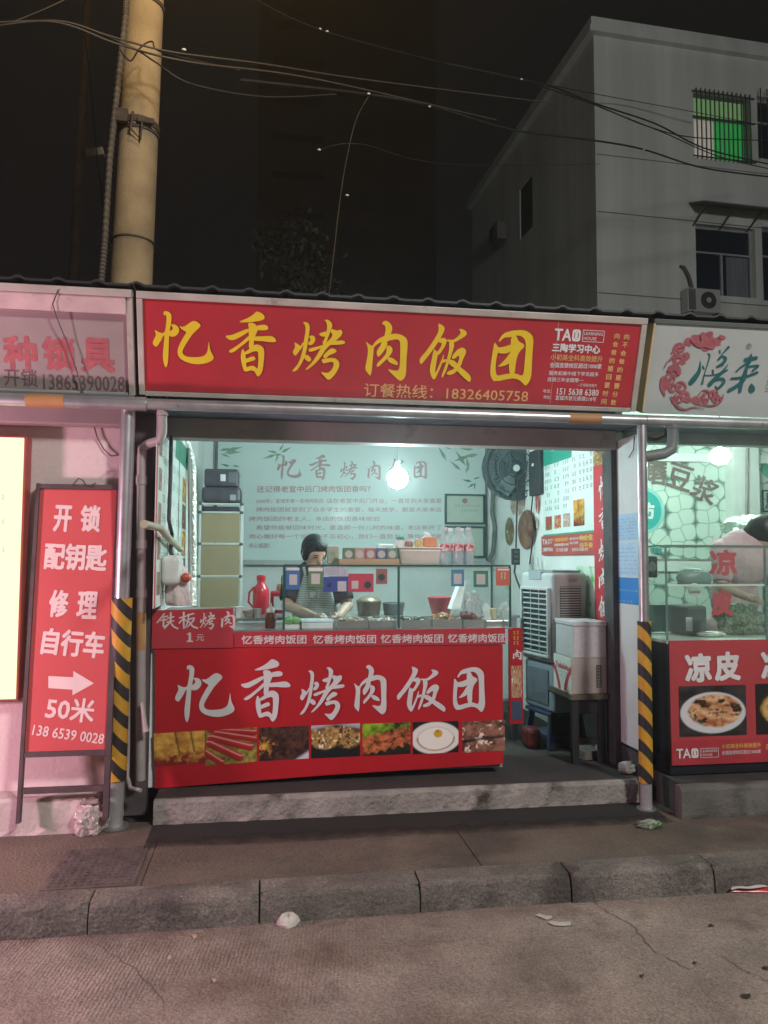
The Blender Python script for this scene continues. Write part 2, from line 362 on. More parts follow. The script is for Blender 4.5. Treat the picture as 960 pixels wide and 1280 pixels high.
def picture(name, fr, u0, u1, v0, v1, paint, parent, nx=56, ny=36, lift=.003, rough=.45, corner=None):
    mb = MB(); us, vs = np.meshgrid(np.linspace(0, 1, nx), np.linspace(0, 1, ny)); us = us.ravel(); vs = vs.ravel()
    if corner: # four corners given (tl,tr,br,bl) in frame coordinates
        tl, tr, br, bl = corner
        pu = (1-vs)*((1-us)*bl[0]+us*br[0]) + vs*((1-us)*tl[0]+us*tr[0]); pv = (1-vs)*((1-us)*bl[1]+us*br[1]) + vs*((1-us)*tl[1]+us*tr[1])
    else: pu = u0+us*(u1-u0); pv = v0+vs*(v1-v0)
    mb.v = [fr.at(a, b, lift) for a, b in zip(pu, pv)]
    mb.f = [(j*nx+i, j*nx+i+1, (j+1)*nx+i+1, (j+1)*nx+i) for j in range(ny-1) for i in range(nx-1)]
    c = np.clip(paint(us, vs), 0, 1); mb.c = np.concatenate([c, np.ones((len(us), 1))], 1)
    return mb.build(name, Mattr('printed_picture', rough), parent)
def pnt_fried(x, y):
    n = fbm(x*9, y*7, 3); c = mixc(fill(x, (150, 95, 30)), fill(x, (225, 175, 80)), n*1.6-.3)
    c = mixc(c, fill(x, (120, 25, 20)), (0.42-y)*3+(fbm(x*12, y*9, 9)-.5)*2)
    for a in (.42, .72): c = mixc(c, fill(x, (70, 40, 12)), (1-np.abs(x-a-(1-y)*.12)*28)*(y > .35)*.9)
    return c
def pnt_sausage(x, y):
    c = mixc(fill(x, (50, 40, 15)), fill(x, (170, 160, 70)), fbm(x*10, y*8, 4)*1.5-.3)
    for k, (px, py, qx, qy, r) in enumerate([(.1,1.0,.95,.86,.10),(.22,.9,.98,.66,.10),(.12,.78,.86,.44,.12),(.08,.62,.66,.16,.12),(-.05,.42,.3,.05,.11)]):
        dx, dy = qx-px, qy-py; t = np.clip(((x-px)*dx+(y-py)*dy*.4)/(dx*dx+dy*dy*.4), 0, 1); d = np.hypot((x-px-dx*t)*1.3, (y-py-dy*t)*.9)
        s = np.clip((r-d)*30, 0, 1); b = fill(x, (165, 30, 32)); b = mixc(b, fill(x, (90, 8, 12)), (py+dy*t-y)/r*.9); b = mixc(b, fill(x, (245, 190, 180)), (1-np.abs((y-(py+dy*t))/r-.45)*5)*.8)
        c = mixc(c, b, s)
    return c
def pnt_roll(x, y):
    n = fbm(x*14, y*10, 5); c = mixc(fill(x, (26, 14, 12)), fill(x, (95, 58, 45)), n*1.8-.5)
    c = mixc(c, fill(x, (215, 165, 70)), ((.16-np.hypot((x-.1)*.8, (y-.42)*.75))*9)+(n-.5)*2.5)
    c = mixc(c, fill(x, (60, 35, 15)), (fbm(x*22, y*20, 8)-.62)*12*(x < .3))
    return mixc(c, fill(x, (200, 200, 205)), ((x-.55)*.9-(y+.12))*9)
def pnt_cutroll(x, y):
    n = fbm(x*13, y*9, 6); c = fill(x, (16, 15, 20))
    for cx in (.28, .75):
        d = np.hypot((x-cx)*1.0, (y-.62)*.85); c = mixc(c, mixc(fill(x, (70, 42, 18)), fill(x, (225, 180, 100)), n*2-.55), (.34-d)*14)
        c = mixc(c, fill(x, (50, 60, 18)), (n-.6)*14*(d < .22)); c = mixc(c, fill(x, (245, 235, 215)), (vnoise(x*30, y*20, 2)-.8)*12*(d < .3))
    return mixc(c, fill(x, (180, 180, 185)), (y-.95+np.abs(x-.5)*.3)*8)
def pnt_skewer(x, y):
    c = mixc(fill(x, (20, 30, 10)), fill(x, (150, 190, 40)), fbm(x*8, y*6, 7)*1.6-.4+(y-.6)-x*.6)
    for (o, a) in ((.16, .3), (.42, .32)):
        d = np.abs(y-(o+x*a)-.05*np.sin(x*34+o*9)); n = fbm(x*16, y*12, 3)
        c = mixc(c, mixc(fill(x, (80, 26, 10)), fill(x, (215, 120, 70)), n*2-.5), (.17-d)*20)
    return mixc(c, fill(x, (15, 12, 10)), (.05-y+x*.04)*20)
def pnt_egg(x, y):
    d = np.hypot((x-.5)/.56, (y-.48)/.52); c = mixc(fill(x, (14, 14, 18)), fill(x, (228, 226, 220)), (1-d)*16)
    e = np.hypot((x-.5)/.41, (y-.46)/.37)+.05*fbm(x*7, y*7, 2); c = mixc(c, fill(x, (150, 105, 40)), (1-np.abs(e-1.0)*16)*((y < .5)*.9+.35))
    c = mixc(c, fill(x, (238, 235, 226)), (.96-e)*20)
    g = np.hypot((x-.55)/.09, (y-.62)/.12); c = mixc(c, fill(x, (205, 160, 35)), (1.15-g)*5); return mixc(c, fill(x, (70, 70, 25)), (.3-np.hypot((x-.54)/.09, (y-.68)/.09))*9)
def pnt_meat(x, y):
    n = fbm(x*7, y*6, 11); c = mixc(fill(x, (60, 30, 22)), fill(x, (165, 115, 95)), n*2-.5)
    c = mixc(c, fill(x, (235, 215, 195)), (fbm(x*9, y*7, 15)-.62)*14); return mixc(c, fill(x, (18, 14, 14)), (1-np.abs(y-.42-(x-.5)*.1)*11)+(.3-x)*2*(y < .4))
def pnt_bowl(x, y):
    d = np.hypot((x-.5)/.5, (y-.46)/.42); c = mixc(fill(x, (28, 26, 28)), fill(x, (70, 62, 62)), fbm(x*5, y*9, 2)*1.4-.4)
    c = mixc(c, fill(x, (205, 207, 210)), (1-d)*22); e = np.hypot((x-.53)/.42, (y-.5)/.34)
    n = fbm(x*11, y*11, 5); s = vnoise(x*6+y*14, y*4-x*8, 4); f = mixc(fill(x, (165, 90, 48)), fill(x, (232, 196, 150)), n*1.2+s*.7-.5)
    f = mixc(f, fill(x, (52, 34, 18)), (fbm(x*8, y*10, 21)-.6)*12); f = mixc(f, fill(x, (60, 80, 40)), (fbm(x*13, y*13, 31)-.68)*12)
    f = mixc(f, fill(x, (160, 40, 24)), (vnoise(x*22, y*22, 8)-.82)*9); c = mixc(c, f, (1-e-.12*(n-.5))*12); return c
def pnt_noodle(x, y):
    d = np.hypot((x-.75)/.7, (y-.5)/.47); n = fbm(x*9, y*9, 12); s = .5+.5*np.sin(40*d+9*n)
    c = mixc(fill(x, (30, 26, 26)), mixc(fill(x, (150, 105, 40)), fill(x, (232, 200, 125)), s*.5+n-.3), (1-d)*18); return mixc(c, fill(x, (90, 50, 20)), (fbm(x*12, y*10, 3)-.66)*9*(d < .9))
def pnt_dish(a, b, sd):
    def f(x, y):
        n = fbm(x*6, y*8, sd); c = mixc(fill(x, a), fill(x, b), n*2-.5); return mixc(c, fill(x, (240, 232, 214)), (vnoise(x*9, y*12, sd+4)-.78)*7)
    return f

# ================================================================ the setting
concrete = M('road_concrete', (.275, .23, .20), .85, var=.25, scale=2.6, bump=.6, bscale=60, grain=130, spots=[((.135, .095, .072), .50, .75, .16), ((.11, .09, .08), .56, 3.1, .2), ((.36, .33, .30), .60, 1.7, .3), ((.045, .04, .036), .70, 9, .03)])
pave_m = M('pavement_concrete', (.145, .11, .085), .9, var=.3, scale=2.2, bump=.6, bscale=70, grain=120, spots=[((.055, .042, .036), .52, 1.3, .25), ((.22, .19, .165), .62, 5, .2), ((.30, .27, .24), .68, 14, .05)])
kerb_m = M('kerb_stone', (.175, .155, .14), .85, var=.35, scale=3.0, bump=.8, bscale=45, grain=110, spots=[((.07, .06, .055), .47, 2.3, .2), ((.22, .2, .18), .60, 6, .12), ((.36, .33, .29), .66, 13, .04)])
step_m = M('step_concrete', (.30, .275, .25), .9, var=.3, scale=5, bump=.8, bscale=40, spots=[((.06, .052, .045), .56, 3.5, .14), ((.45, .42, .39), .66, 8, .1)])
floor_m = M('shop_floor', (.045, .04, .038), .8, var=.3, scale=4, bump=.3, bscale=60, spots=[((.04, .035, .03), .5, 3, .2), ((.10, .09, .085), .68, 5, .1)])
gm = M('ground_far', (.09, .085, .08), .95, var=.2)
def struct(mb, name, m, **k): return setp(mb.build(name, m, **k), kind='structure')
struct(MB().box(-120, 120, -120, 140, -.3, -.012), 'ground', gm)
# the road is scored with broom lines in the left half, as grooved concrete is
rb = MB(); NX = 60
rb.box(-40, 40, -14, 3.551, -.011, 0)
road = struct(rb, 'road', concrete)
nt = concrete.node_tree; Nn = nt.nodes; bsdf = Nn['Principled BSDF']
tc = Nn.new('ShaderNodeTexCoord'); mp = Nn.new('ShaderNodeMapping'); mp.inputs['Rotation'].default_value = (0, 0, R(7)); nt.links.new(tc.outputs['Object'], mp.inputs[0])
wv = Nn.new('ShaderNodeTexWave'); wv.inputs['Scale'].default_value = 19; wv.inputs['Distortion'].default_value = 3.5; wv.inputs['Detail'].default_value = 4; nt.links.new(mp.outputs[0], wv.inputs[0])
nz = Nn.new('ShaderNodeTexNoise'); nz.inputs['Scale'].default_value = 1.1; nt.links.new(tc.outputs['Object'], nz.inputs[0])
rr = Nn.new('ShaderNodeValToRGB'); rr.color_ramp.elements[0].position = .5; rr.color_ramp.elements[1].position = .62; nt.links.new(nz.outputs[0], rr.inputs[0])
mu = Nn.new('ShaderNodeMath'); mu.operation = 'MULTIPLY'; nt.links.new(wv.outputs['Fac'], mu.inputs[0]); nt.links.new(rr.outputs[0], mu.inputs[1])
b2 = Nn.new('ShaderNodeBump'); b2.inputs['Strength'].default_value = .28; b2.inputs['Distance'].default_value = .02; nt.links.new(mu.outputs[0], b2.inputs['Height'])
old = bsdf.inputs['Normal'].links[0].from_socket; nt.links.new(old, b2.inputs['Normal']); nt.links.new(b2.outputs[0], bsdf.inputs['Normal'])
crk = MB(); fr0 = Fr((0, 0, .0), (1, 0, 0), (0, 1, 0)); rgc = random.Random(8)
for path in ([(735, 1124), (760, 1140), (790, 1158), (818, 1190), (862, 1212)], [(905, 1196), (930, 1214), (960, 1226)], [(120, 1180), (170, 1212), (205, 1256)]):
    w = [P(x, y, Z=0) for x, y in path]; q = []
    for i in range(len(w)-1):
        for j in range(7): p = w[i].lerp(w[i+1], j/7); q.append((p.x+rgc.uniform(-.008, .008), p.y+rgc.uniform(-.008, .008), rgc.uniform(.002, .006)))
    brush(crk, fr0, q+[(w[-1].x, w[-1].y, .001)], .0015, 2)
struct(crk, 'road_crack', M('crack_dark', (.10, .083, .072), .9))
# kerb of separate stones with open joints
kb = MB(); rgk = random.Random(21)
for i in range(-12, 14):
    x0 = -.009+i*.724+.004; j = rgk.uniform(-.006, .006); tz = rgk.uniform(-.005, .005); n = 22; k0 = len(kb.v)
    for a in range(n+1):
        x = x0+.716*a/n; e = .012 if a in (0, n) else 0; chip = .014*max(0, vnoise(i*7.3+a*.55, .3, 9)-.68)/.32
        w_ = .003*(vnoise(i*3.1+a*.4, 1.7, 4)-.5)
        prof = [(3.538+j, -.01), (3.540+j+w_, .06), (3.546+j+w_+e*.4, .112+tz*a/n-e*.5-chip), (3.553+j+w_+e+chip*.7, .124+tz*a/n-e*.6-chip*.5), (3.566+j, .131+tz*a/n-e*.5), (3.69, .132), (3.69, -.01)]
        kb.v += [V((x, y, z)) for y, z in prof]
    m_ = 7
    for a in range(n):
        for q in range(m_-1): kb.f.append((k0+a*m_+q, k0+(a+1)*m_+q, k0+(a+1)*m_+q+1, k0+a*m_+q+1))
    kb.f.append(tuple(k0+q for q in reversed(range(m_)))); kb.f.append(tuple(k0+n*m_+q for q in range(m_)))
struct(kb, 'kerb', kerb_m)
pv = MB()
pv.box(-20, -.545, 3.694, 4.6, -.01, .124); pv.box(-.541, 1.05, 3.694, 4.62, -.01, .126); pv.box(1.054, 2.9, 3.694, 4.62, -.01, .125); pv.box(2.904, 20, 3.694, 4.6, -.01, .126)
struct(pv, 'pavement', pave_m, bevel=.004)
# dark strip along the foot of the step
def step_slab(name, x0, x1, y0, y1, z0, z1, m):
    mb = MB(); n = max(8, int((x1-x0)/.06)); rows = []
    rng = random.Random(hash(name) % 97 if False else len(name))
    prof = [(y0, z0), (y0, z0+.03), (y0, z1-.02), (y0+.015, z1-.002), (y0+.03, z1), (y1, z1)]
    for i in range(n+1):
        x = x0+(x1-x0)*i/n
        for k, (y, z) in enumerate(prof):
            dy = rng.uniform(-.006, .006) if k < 4 else 0; dz = rng.uniform(-.005, .004) if k in (2, 3) else 0
            mb.v.append(V((x, y+dy, z+dz)))
    m_ = len(prof)
    for i in range(n):
        for k in range(m_-1): mb.f.append((i*m_+k, (i+1)*m_+k, (i+1)*m_+k+1, i*m_+k+1))
    for e in (0, n):
        k0 = len(mb.v); mb.v += [V((mb.v[e*m_].x, y1, z0))]; f = [e*m_+k for k in range(m_)]+[k0]; mb.f.append(tuple(f if e else reversed(f)))
    return struct(mb, name, m)
step_slab('step', -.60, 2.27, 4.51, 4.552, .12, .262, step_m)
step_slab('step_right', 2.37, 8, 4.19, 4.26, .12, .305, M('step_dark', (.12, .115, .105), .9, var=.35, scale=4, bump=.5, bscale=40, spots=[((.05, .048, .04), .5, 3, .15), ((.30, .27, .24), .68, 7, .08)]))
step_slab('step_left', -6, -.905, 4.46, 4.66, .12, .318, M('step_painted', (.50, .44, .41), .8, var=.15, scale=5, bump=.3, bscale=40, spots=[((.24, .2, .18), .6, 3, .15)]))
struct(MB().box(-.60, 2.34, 4.553, 7.9, .0, .2595), 'floor', floor_m)
struct(MB().box(2.40, 8, 4.261, 7.9, .0, .3046), 'floor_right', floor_m)
strip_tone = M('strip_tone', (.018, .016, .015), .8, var=.3, scale=8)
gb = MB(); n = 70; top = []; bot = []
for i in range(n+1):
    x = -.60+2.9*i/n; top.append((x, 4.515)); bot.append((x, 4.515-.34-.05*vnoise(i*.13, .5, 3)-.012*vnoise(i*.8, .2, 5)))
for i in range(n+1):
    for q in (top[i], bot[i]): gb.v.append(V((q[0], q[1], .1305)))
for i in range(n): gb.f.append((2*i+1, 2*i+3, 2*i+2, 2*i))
# soft dark strip: its edge fades with noise
gmat = bpy.data.materials.new('dark_strip'); gmat.use_nodes = True; t_ = gmat.node_tree; p_ = t_.nodes['Principled BSDF']; p_.inputs['Base Color'].default_value = (.022, .019, .018, 1); p_.inputs['Roughness'].default_value = .75
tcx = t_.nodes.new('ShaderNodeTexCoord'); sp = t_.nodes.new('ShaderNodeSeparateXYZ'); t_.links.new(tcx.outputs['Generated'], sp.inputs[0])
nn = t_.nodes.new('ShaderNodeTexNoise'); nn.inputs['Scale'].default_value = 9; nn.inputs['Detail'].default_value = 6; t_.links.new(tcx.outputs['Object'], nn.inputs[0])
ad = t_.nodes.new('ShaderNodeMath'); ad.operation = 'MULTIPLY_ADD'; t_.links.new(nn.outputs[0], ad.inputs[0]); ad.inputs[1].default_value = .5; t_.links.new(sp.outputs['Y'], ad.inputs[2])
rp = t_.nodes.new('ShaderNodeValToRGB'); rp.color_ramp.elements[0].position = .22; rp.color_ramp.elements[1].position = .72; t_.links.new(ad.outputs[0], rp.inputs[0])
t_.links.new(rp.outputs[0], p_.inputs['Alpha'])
struct(gb, 'pavement_strip', gmat)

# ---------------------------------------------------------------- shop buildings
plaster = M('white_plaster', (.74, .76, .74), .6, var=.06, scale=3, bump=.15, bscale=30, spots=[((.42, .42, .39), .62, 2.5, .2)])
pinklit_wall = M('left_plaster_pinklit', (.62, .52, .50), .8, var=.08, scale=2, bump=.2, bscale=35, spots=[((.40, .32, .31), .6, 2.2, .25), ((.3, .24, .22), .72, 10, .06)])  # pink cast of the light is put into this plaster colour
soffit = M('soffit', (.12, .15, .19), .7, var=.15, scale=3)
lintelm = M('lintel', (.28, .25, .23), .7, var=.15, scale=4, spots=[((.15, .13, .12), .6, 4, .15)])
darkwood = M('dark_jamb', (.05, .05, .052), .7, var=.4, scale=7, bump=.3, bscale=40, spots=[((.16, .15, .14), .66, 5, .1)])
roofm = M('roof_sheet', (.018, .02, .022), .6, var=.3, scale=3)
def roof(parent, x0, x1):
    mb = MB(); n = int((x1-x0)/.02); prof = []
    for i in range(n+1):
        x = x0+(x1-x0)*i/n; ph = ((x/.205) % 1.0); prof.append((x, .017*max(0, math.sin(math.pi*min(1, max(0, (ph-.3)/.35))))))
    for x, h in prof:
        for y, z in ((4.30, 3.112), (6.2, 3.03), (8.0, 2.99)): mb.v += [V((x, y, z+h)), V((x, y, z+h-.012))]
    for i in range(n):
        for k in range(2):
            a = i*6+2*k; b = a+6; mb.f += [(a, b, b+2, a+2), (a+1, a+3, b+3, b+1)]
        a = i*6; b = a+6; mb.f += [(a, a+1, b+1, b), (a+4, b+4, b+5, a+5)]
    return mb.build('roof', roofm, parent)
shop = thing('shop_building', 'middle open fronted stall with white walls, lit by one bare bulb above its glass counter', 'shop', (.8, 4.8, .26))
MB().box(-.70, -.62, 4.785, 7.9, .26, 3.0).build('side_wall', plaster, shop)
MB().box(2.33, 2.395, 4.90, 7.9, .26, 3.0).build('side_wall', plaster, shop)
MB().box(-.62, 2.33, 7.78, 7.9, .26, 3.0).build('back_wall', plaster, shop)
MB().box(-.615, 2.325, 4.82, 7.78, 2.93, 2.99).build('ceiling', plaster, shop)
MB().box(-.615, 2.30, 4.80, 4.93, 2.345, 2.47).build('lintel', lintelm, shop, bevel=.006)
MB().box(-.74, 2.36, 4.50, 5.0, 2.475, 2.52).build('soffit', soffit, shop)
MB().box(-.615, 2.325, 4.86, 4.93, 2.5205, 2.93).build('fascia', soffit, shop)
MB().box(2.275, 2.332, 4.83, 4.97, .265, 2.344).build('door_jamb', darkwood, shop, bevel=.005)
MB().box(-.79, -.668, 4.70, 4.78, .13, 2.47).build('door_jamb', M('left_jamb', (.075, .062, .068), .7, var=.3, scale=6), shop)
roof(shop, -.74, 2.33)
MB().box(-.66, 2.31, 7.70, 7.777, 1.555, 1.60).build('wall_trim', M('trim', (.42, .44, .43), .6), shop)

lshop = thing('shop_building', 'left locksmith shop front with plaster wall coloured as if lit pink and a closed face', 'shop', (-2.5, 4.7, .13))
MB().box(-6, -.79, 4.62, 4.74, .13, 2.55).build('front_wall', pinklit_wall, lshop)
MB().box(-6, -.80, 4.50, 4.615, 2.36, 2.47).build('lintel', M('left_lintel', (.34, .27, .27), .7, var=.15, scale=3), lshop, bevel=.006)
MB().box(-6, -.745, 4.42, 4.74, 2.475, 2.52).build('soffit', soffit, lshop)
MB().box(-6, -.76, 4.64, 5.6, 2.55, 2.60).build('ceiling', plaster, lshop)
roof(lshop, -6, -.745)

rshop = thing('shop_building', 'right cold noodle stall with round stone pattern wallpaper, open to the pavement', 'shop', (4.5, 4.7, .3))
wp = bpy.data.materials.new('stone_wallpaper'); wp.use_nodes = True; t_ = wp.node_tree; p_ = t_.nodes['Principled BSDF']; p_.inputs['Roughness'].default_value = .5
tcx = t_.nodes.new('ShaderNodeTexCoord'); nz = t_.nodes.new('ShaderNodeTexNoise'); nz.inputs['Scale'].default_value = 1.2; t_.links.new(tcx.outputs['Object'], nz.inputs[0])
ad = t_.nodes.new('ShaderNodeVectorMath'); ad.operation = 'ADD'; sc = t_.nodes.new('ShaderNodeVectorMath'); sc.operation = 'SCALE'; sc.inputs['Scale'].default_value = .10
t_.links.new(nz.outputs['Color'], sc.inputs[0]); t_.links.new(tcx.outputs['Object'], ad.inputs[0]); t_.links.new(sc.outputs[0], ad.inputs[1])
mp = t_.nodes.new('ShaderNodeMapping'); mp.inputs['Rotation'].default_value = (R(90), 0, 0); t_.links.new(ad.outputs[0], mp.inputs[0])
vo = t_.nodes.new('ShaderNodeTexVoronoi'); vo.voronoi_dimensions = '2D'; vo.feature = 'F1'; vo.inputs['Scale'].default_value = 6.5; vo.inputs['Randomness'].default_value = .75; t_.links.new(mp.outputs[0], vo.inputs['Vector'])
rp = t_.nodes.new('ShaderNodeValToRGB'); e = rp.color_ramp.elements; e[0].position = .0; e[0].color = (.62, .72, .66, 1); e[1].position = .75; e[1].color = (.13, .19, .17, 1)
q = e.new(.56); q.color = (.60, .70, .64, 1); q = e.new(.62); q.color = (.30, .40, .36, 1); q = e.new(.66); q.color = (.30, .39, .35, 1)
t_.links.new(vo.outputs['Distance'], rp.inputs[0])
v2 = t_.nodes.new('ShaderNodeTexVoronoi'); v2.voronoi_dimensions = '2D'; v2.feature = 'DISTANCE_TO_EDGE'; v2.inputs['Scale'].default_value = 6.5; v2.inputs['Randomness'].default_value = .75; t_.links.new(mp.outputs[0], v2.inputs['Vector'])
r2 = t_.nodes.new('ShaderNodeValToRGB'); f_ = r2.color_ramp.elements; f_[0].position = .0; f_[0].color = (.50, .60, .56, 1); f_[1].position = .06; f_[1].color = (1, 1, 1, 1); t_.links.new(v2.outputs['Distance'], r2.inputs[0])
mm_ = t_.nodes.new('ShaderNodeMixRGB'); mm_.blend_type = 'MULTIPLY'; mm_.inputs[0].default_value = 1; t_.links.new(rp.outputs[0], mm_.inputs[1]); t_.links.new(r2.outputs[0], mm_.inputs[2]); t_.links.new(mm_.outputs[0], p_.inputs['Base Color'])
MB().box(2.40, 4.62, 7.2, 7.32, .305, 2.93).build('back_wall', wp, rshop)
MB().box(4.62, 4.90, 7.05, 7.32, .305, 2.93).build('pilaster', plaster, rshop)
MB().box(4.90, 8, 7.2, 7.32, .305, 2.93).build('back_wall', wp, rshop)
MB().box(2.40, 8, 7.17, 7.198, 1.50, 1.60).build('wall_trim', plaster, rshop)
MB().box(2.40, 8, 4.82, 7.3, 2.93, 2.99).build('ceiling', plaster, rshop)
MB().box(2.40, 8, 7.12, 7.197, 2.60, 2.68).build('cornice', plaster, rshop)
MB().box(2.385, 8, 4.50, 5.0, 2.475, 2.52).build('soffit', soffit, rshop)
MB().box(2.40, 8, 4.84, 4.92, 2.40, 2.474).build('lintel', M('right_lintel', (.30, .33, .33), .6), rshop)
MB().box(7.9, 8, 4.82, 7.3, .3, 2.93).build('side_wall', plaster, rshop)
roof(rshop, 2.335, 8)

# ---------------------------------------------------------------- signs over the shops: boards tipped forward
red = M('sign_red', (.42, .026, .038), .40, var=.10, scale=1.6, bump=.22, bscale=2.6, spots=[((.30, .02, .03), .60, 2.2, .25), ((.46, .09, .09), .70, 7, .12)])
alu = M('aluminium', (.46, .43, .38), .5, metal=.1, var=.18, scale=5, spots=[((.22, .19, .16), .6, 6, .15)])
steel = M('galvanised_steel', (.45, .47, .48), .38, metal=.75, var=.2, scale=8, spots=[((.22, .21, .2), .64, 9, .1)])
white_ink = M('white_print', (.72, .72, .72), .5, var=.03)
yellow_ink = M('yellow_print', (.78, .57, .02), .5, var=.05)
orange_ink = M('pale_orange_print', (.72, .42, .16), .5, var=.04)
SG = Fr((-.725, 4.50, 2.540), (1, 0, 0), (0, -.18, .533)); SH = .5626; SW = 3.01
ms = thing('shop_sign', 'long red signboard with big yellow brush characters above the middle stall', 'sign', (.78, 4.46, 2.54))
MB().fbox(SG, .03, SW-.03, .025, SH-.03, -.10, .0).build('panel', red, ms)
fb = MB(); fb.fbox(SG, 0, SW, SH-.032, SH+.008, -.12, .014); 
fb.build('frame', alu, ms, bevel=.004)
MB().fbox(SG, 0, .032, .0, SH-.033, -.12, .012).build('frame', alu, ms, bevel=.004)
MB().fbox(SG, SW-.036, SW, .0, SH-.033, -.12, .012).build('frame', alu, ms, bevel=.004)
MB().fbox(SG, .033, SW-.037, -.005, .022, -.12, .010).build('frame', alu, ms, bevel=.003)
# the six big characters, traced stroke by stroke
for key, (x0, y0, x1, y1) in zip(NAME6, [(183, 383, 271, 466), (271, 383, 364, 480), (354, 389, 450, 488), (444, 398, 538, 492), (515, 399, 612, 487), (594, 398, 692, 497)]):
    pass
def brushline(fr, m, parent, boxes, lift=.004):
    """boxes: pixel boxes (left, top, right, bottom) of each character's ink"""
    out = []
    for key, bx in zip(NAME6, boxes):
        allp = [p for s in BRO[key] for p in s]; a0 = min(p[0] for p in allp); a1 = max(p[0] for p in allp); b0 = min(p[1] for p in allp); b1 = max(p[1] for p in allp)
        u0, _ = fr.pix(bx[0], (bx[1]+bx[3])/2); u1, _ = fr.pix(bx[2], (bx[1]+bx[3])/2); _, v1 = fr.pix((bx[0]+bx[2])/2, bx[1]); _, v0 = fr.pix((bx[0]+bx[2])/2, bx[3])
        mb = MB()
        for i, pl in enumerate(BRO[key]):
            mb.poly(fr, [(u0+(p[0]-a0)/(a1-a0)*(u1-u0), v1-(p[1]-b0)/(b1-b0)*(v1-v0)) for p in pl], lift+i*.0004)
        out.append(mb.build('brush_character', m, parent))
    return out
brushline(SG, yellow_ink, ms, [(191, 390, 267, 460), (282, 389, 345, 470), (366, 399, 431, 474), (457, 401, 509, 475), (525, 405, 591, 476), (614, 412, 666, 481)])
def logo_tai(mb, fr, x0, y0, x1, y1, h, lift=.003):
    """the learning-house mark: TA, a rounded block with a 1 cut in it, and a framed two-line name"""
    a = fr.pix(x0, y0); b = fr.pix(x1, y1); t = fr.pix(x0, y0-h/2); q = fr.pix(x0, y0+h/2); H = abs(t[1]-q[1]); w = b[0]-a[0]; cv = lambda f: a[1]+(b[1]-a[1])*f
    textbox(mb, fr, 'TA', a[0], a[0]+w*.34, cv(.15)-H/2, cv(.15)+H/2, .03, lift)
    bx0, bx1 = a[0]+w*.355, a[0]+w*.52; c = cv(.42); r = w*.03
    ring = lambda g: [(bx0+g+r, c-H/2+g), (bx1-g-r, c-H/2+g), (bx1-g, c-H/2+g+r), (bx1-g, c+H/2-g-r), (bx1-g-r, c+H/2-g), (bx0+g+r, c+H/2-g), (bx0+g, c+H/2-g-r), (bx0+g, c-H/2+g+r)]
    o, i_ = ring(0), ring(w*.038); k = len(mb.v); mb.v += [fr.at(p[0], p[1], lift) for p in o+i_]
    for j in range(8): mb.f.append((k+j, k+(j+1) % 8, k+8+(j+1) % 8, k+8+j))
    textbox(mb, fr, '1', bx0+w*.055, bx1-w*.055, c-H*.3, c+H*.3, .02, lift)
    fx0, fx1 = a[0]+w*.56, b[0]; c = cv(.8); th = H*.05
    for (p0, p1, q0, q1) in ((fx0, fx1, c-H/2, c-H/2+th), (fx0, fx1, c+H/2-th, c+H/2), (fx0, fx0+th, c-H/2, c+H/2), (fx1-th, fx1, c-H/2, c+H/2)):
        mb.add([fr.at(p0, q0, lift), fr.at(p1, q0, lift), fr.at(p1, q1, lift), fr.at(p0, q1, lift)], [(0, 1, 2, 3)])
    textbox(mb, fr, 'LEARNING', fx0+w*.03, fx1-w*.03, c+H*.07, c+H*.34, .01, lift); textbox(mb, fr, 'HOUSE', fx0+w*.03, fx0+(fx1-fx0)*.66, c-H*.34, c-H*.07, .01, lift)
    return mb
ink = MB(); textpx(ink, SG, '订餐热线：18326405758', 455, 487, 660, 495, 17, .008, lift=.003); ink.build('lettering', orange_ink, ms)
MB().fbox(SG, 2.445, 2.448, .03, SH-.035, 0, .0015).build('panel_seam', M('seam', (.62, .25, .25), .5), ms)
ink = MB(); logo_tai(ink, SG, 693, 418, 755, 421, 15)
for body, x0, y0, x1, y1, h, bo in [('三陶学习中心', 690, 434, 750, 437, 11, .04), ('全国连锁校区超过1000家', 687, 456, 752, 458, 6.5, .02), ('服务初高中线下学员超多', 686, 466, 748, 468, 5.5, .015), ('连锁三年全国第一', 684, 474, 729, 475.5, 5.5, .015), ('—引领高效提升', 721, 481, 746, 482, 4, .0), ('电话：', 679, 488.5, 689, 489, 4.5, .01), ('151 5638 6380', 696, 489, 748, 491, 8, .02), ('地址：', 679, 496, 689, 496.5, 4.5, .01), ('宣城市状元南路218号', 694, 497, 745, 499, 6, .015)]:
    ink.build('advert_lettering', white_ink, ms); ink = MB(); textpx(ink, SG, body, x0, y0, x1, y1, h, bo, lift=.003)
ink.build('advert_lettering', white_ink, ms)
ink = MB(); textpx(ink, SG, '小初高全科高效提升', 688, 446, 753, 449, 8, .02, lift=.003)
for body, xt, yt, xb, yb in (('向会做的题目要时间', 771, 420, 754.5, 502), ('向不会做的题要分数', 783, 421, 766.5, 503)):
    ink.build('advert_lettering', orange_ink, ms); ink = MB()
    for i, ch in enumerate(body):
        f = i/(len(body)-1); x = xt+(xb-xt)*f; y = yt+(yb-yt)*f; textpx(ink, SG, ch, x-3.4, y-.1, x+3.4, y+.1, 7, .03, lift=.003)
ink.build('advert_lettering', orange_ink, ms)

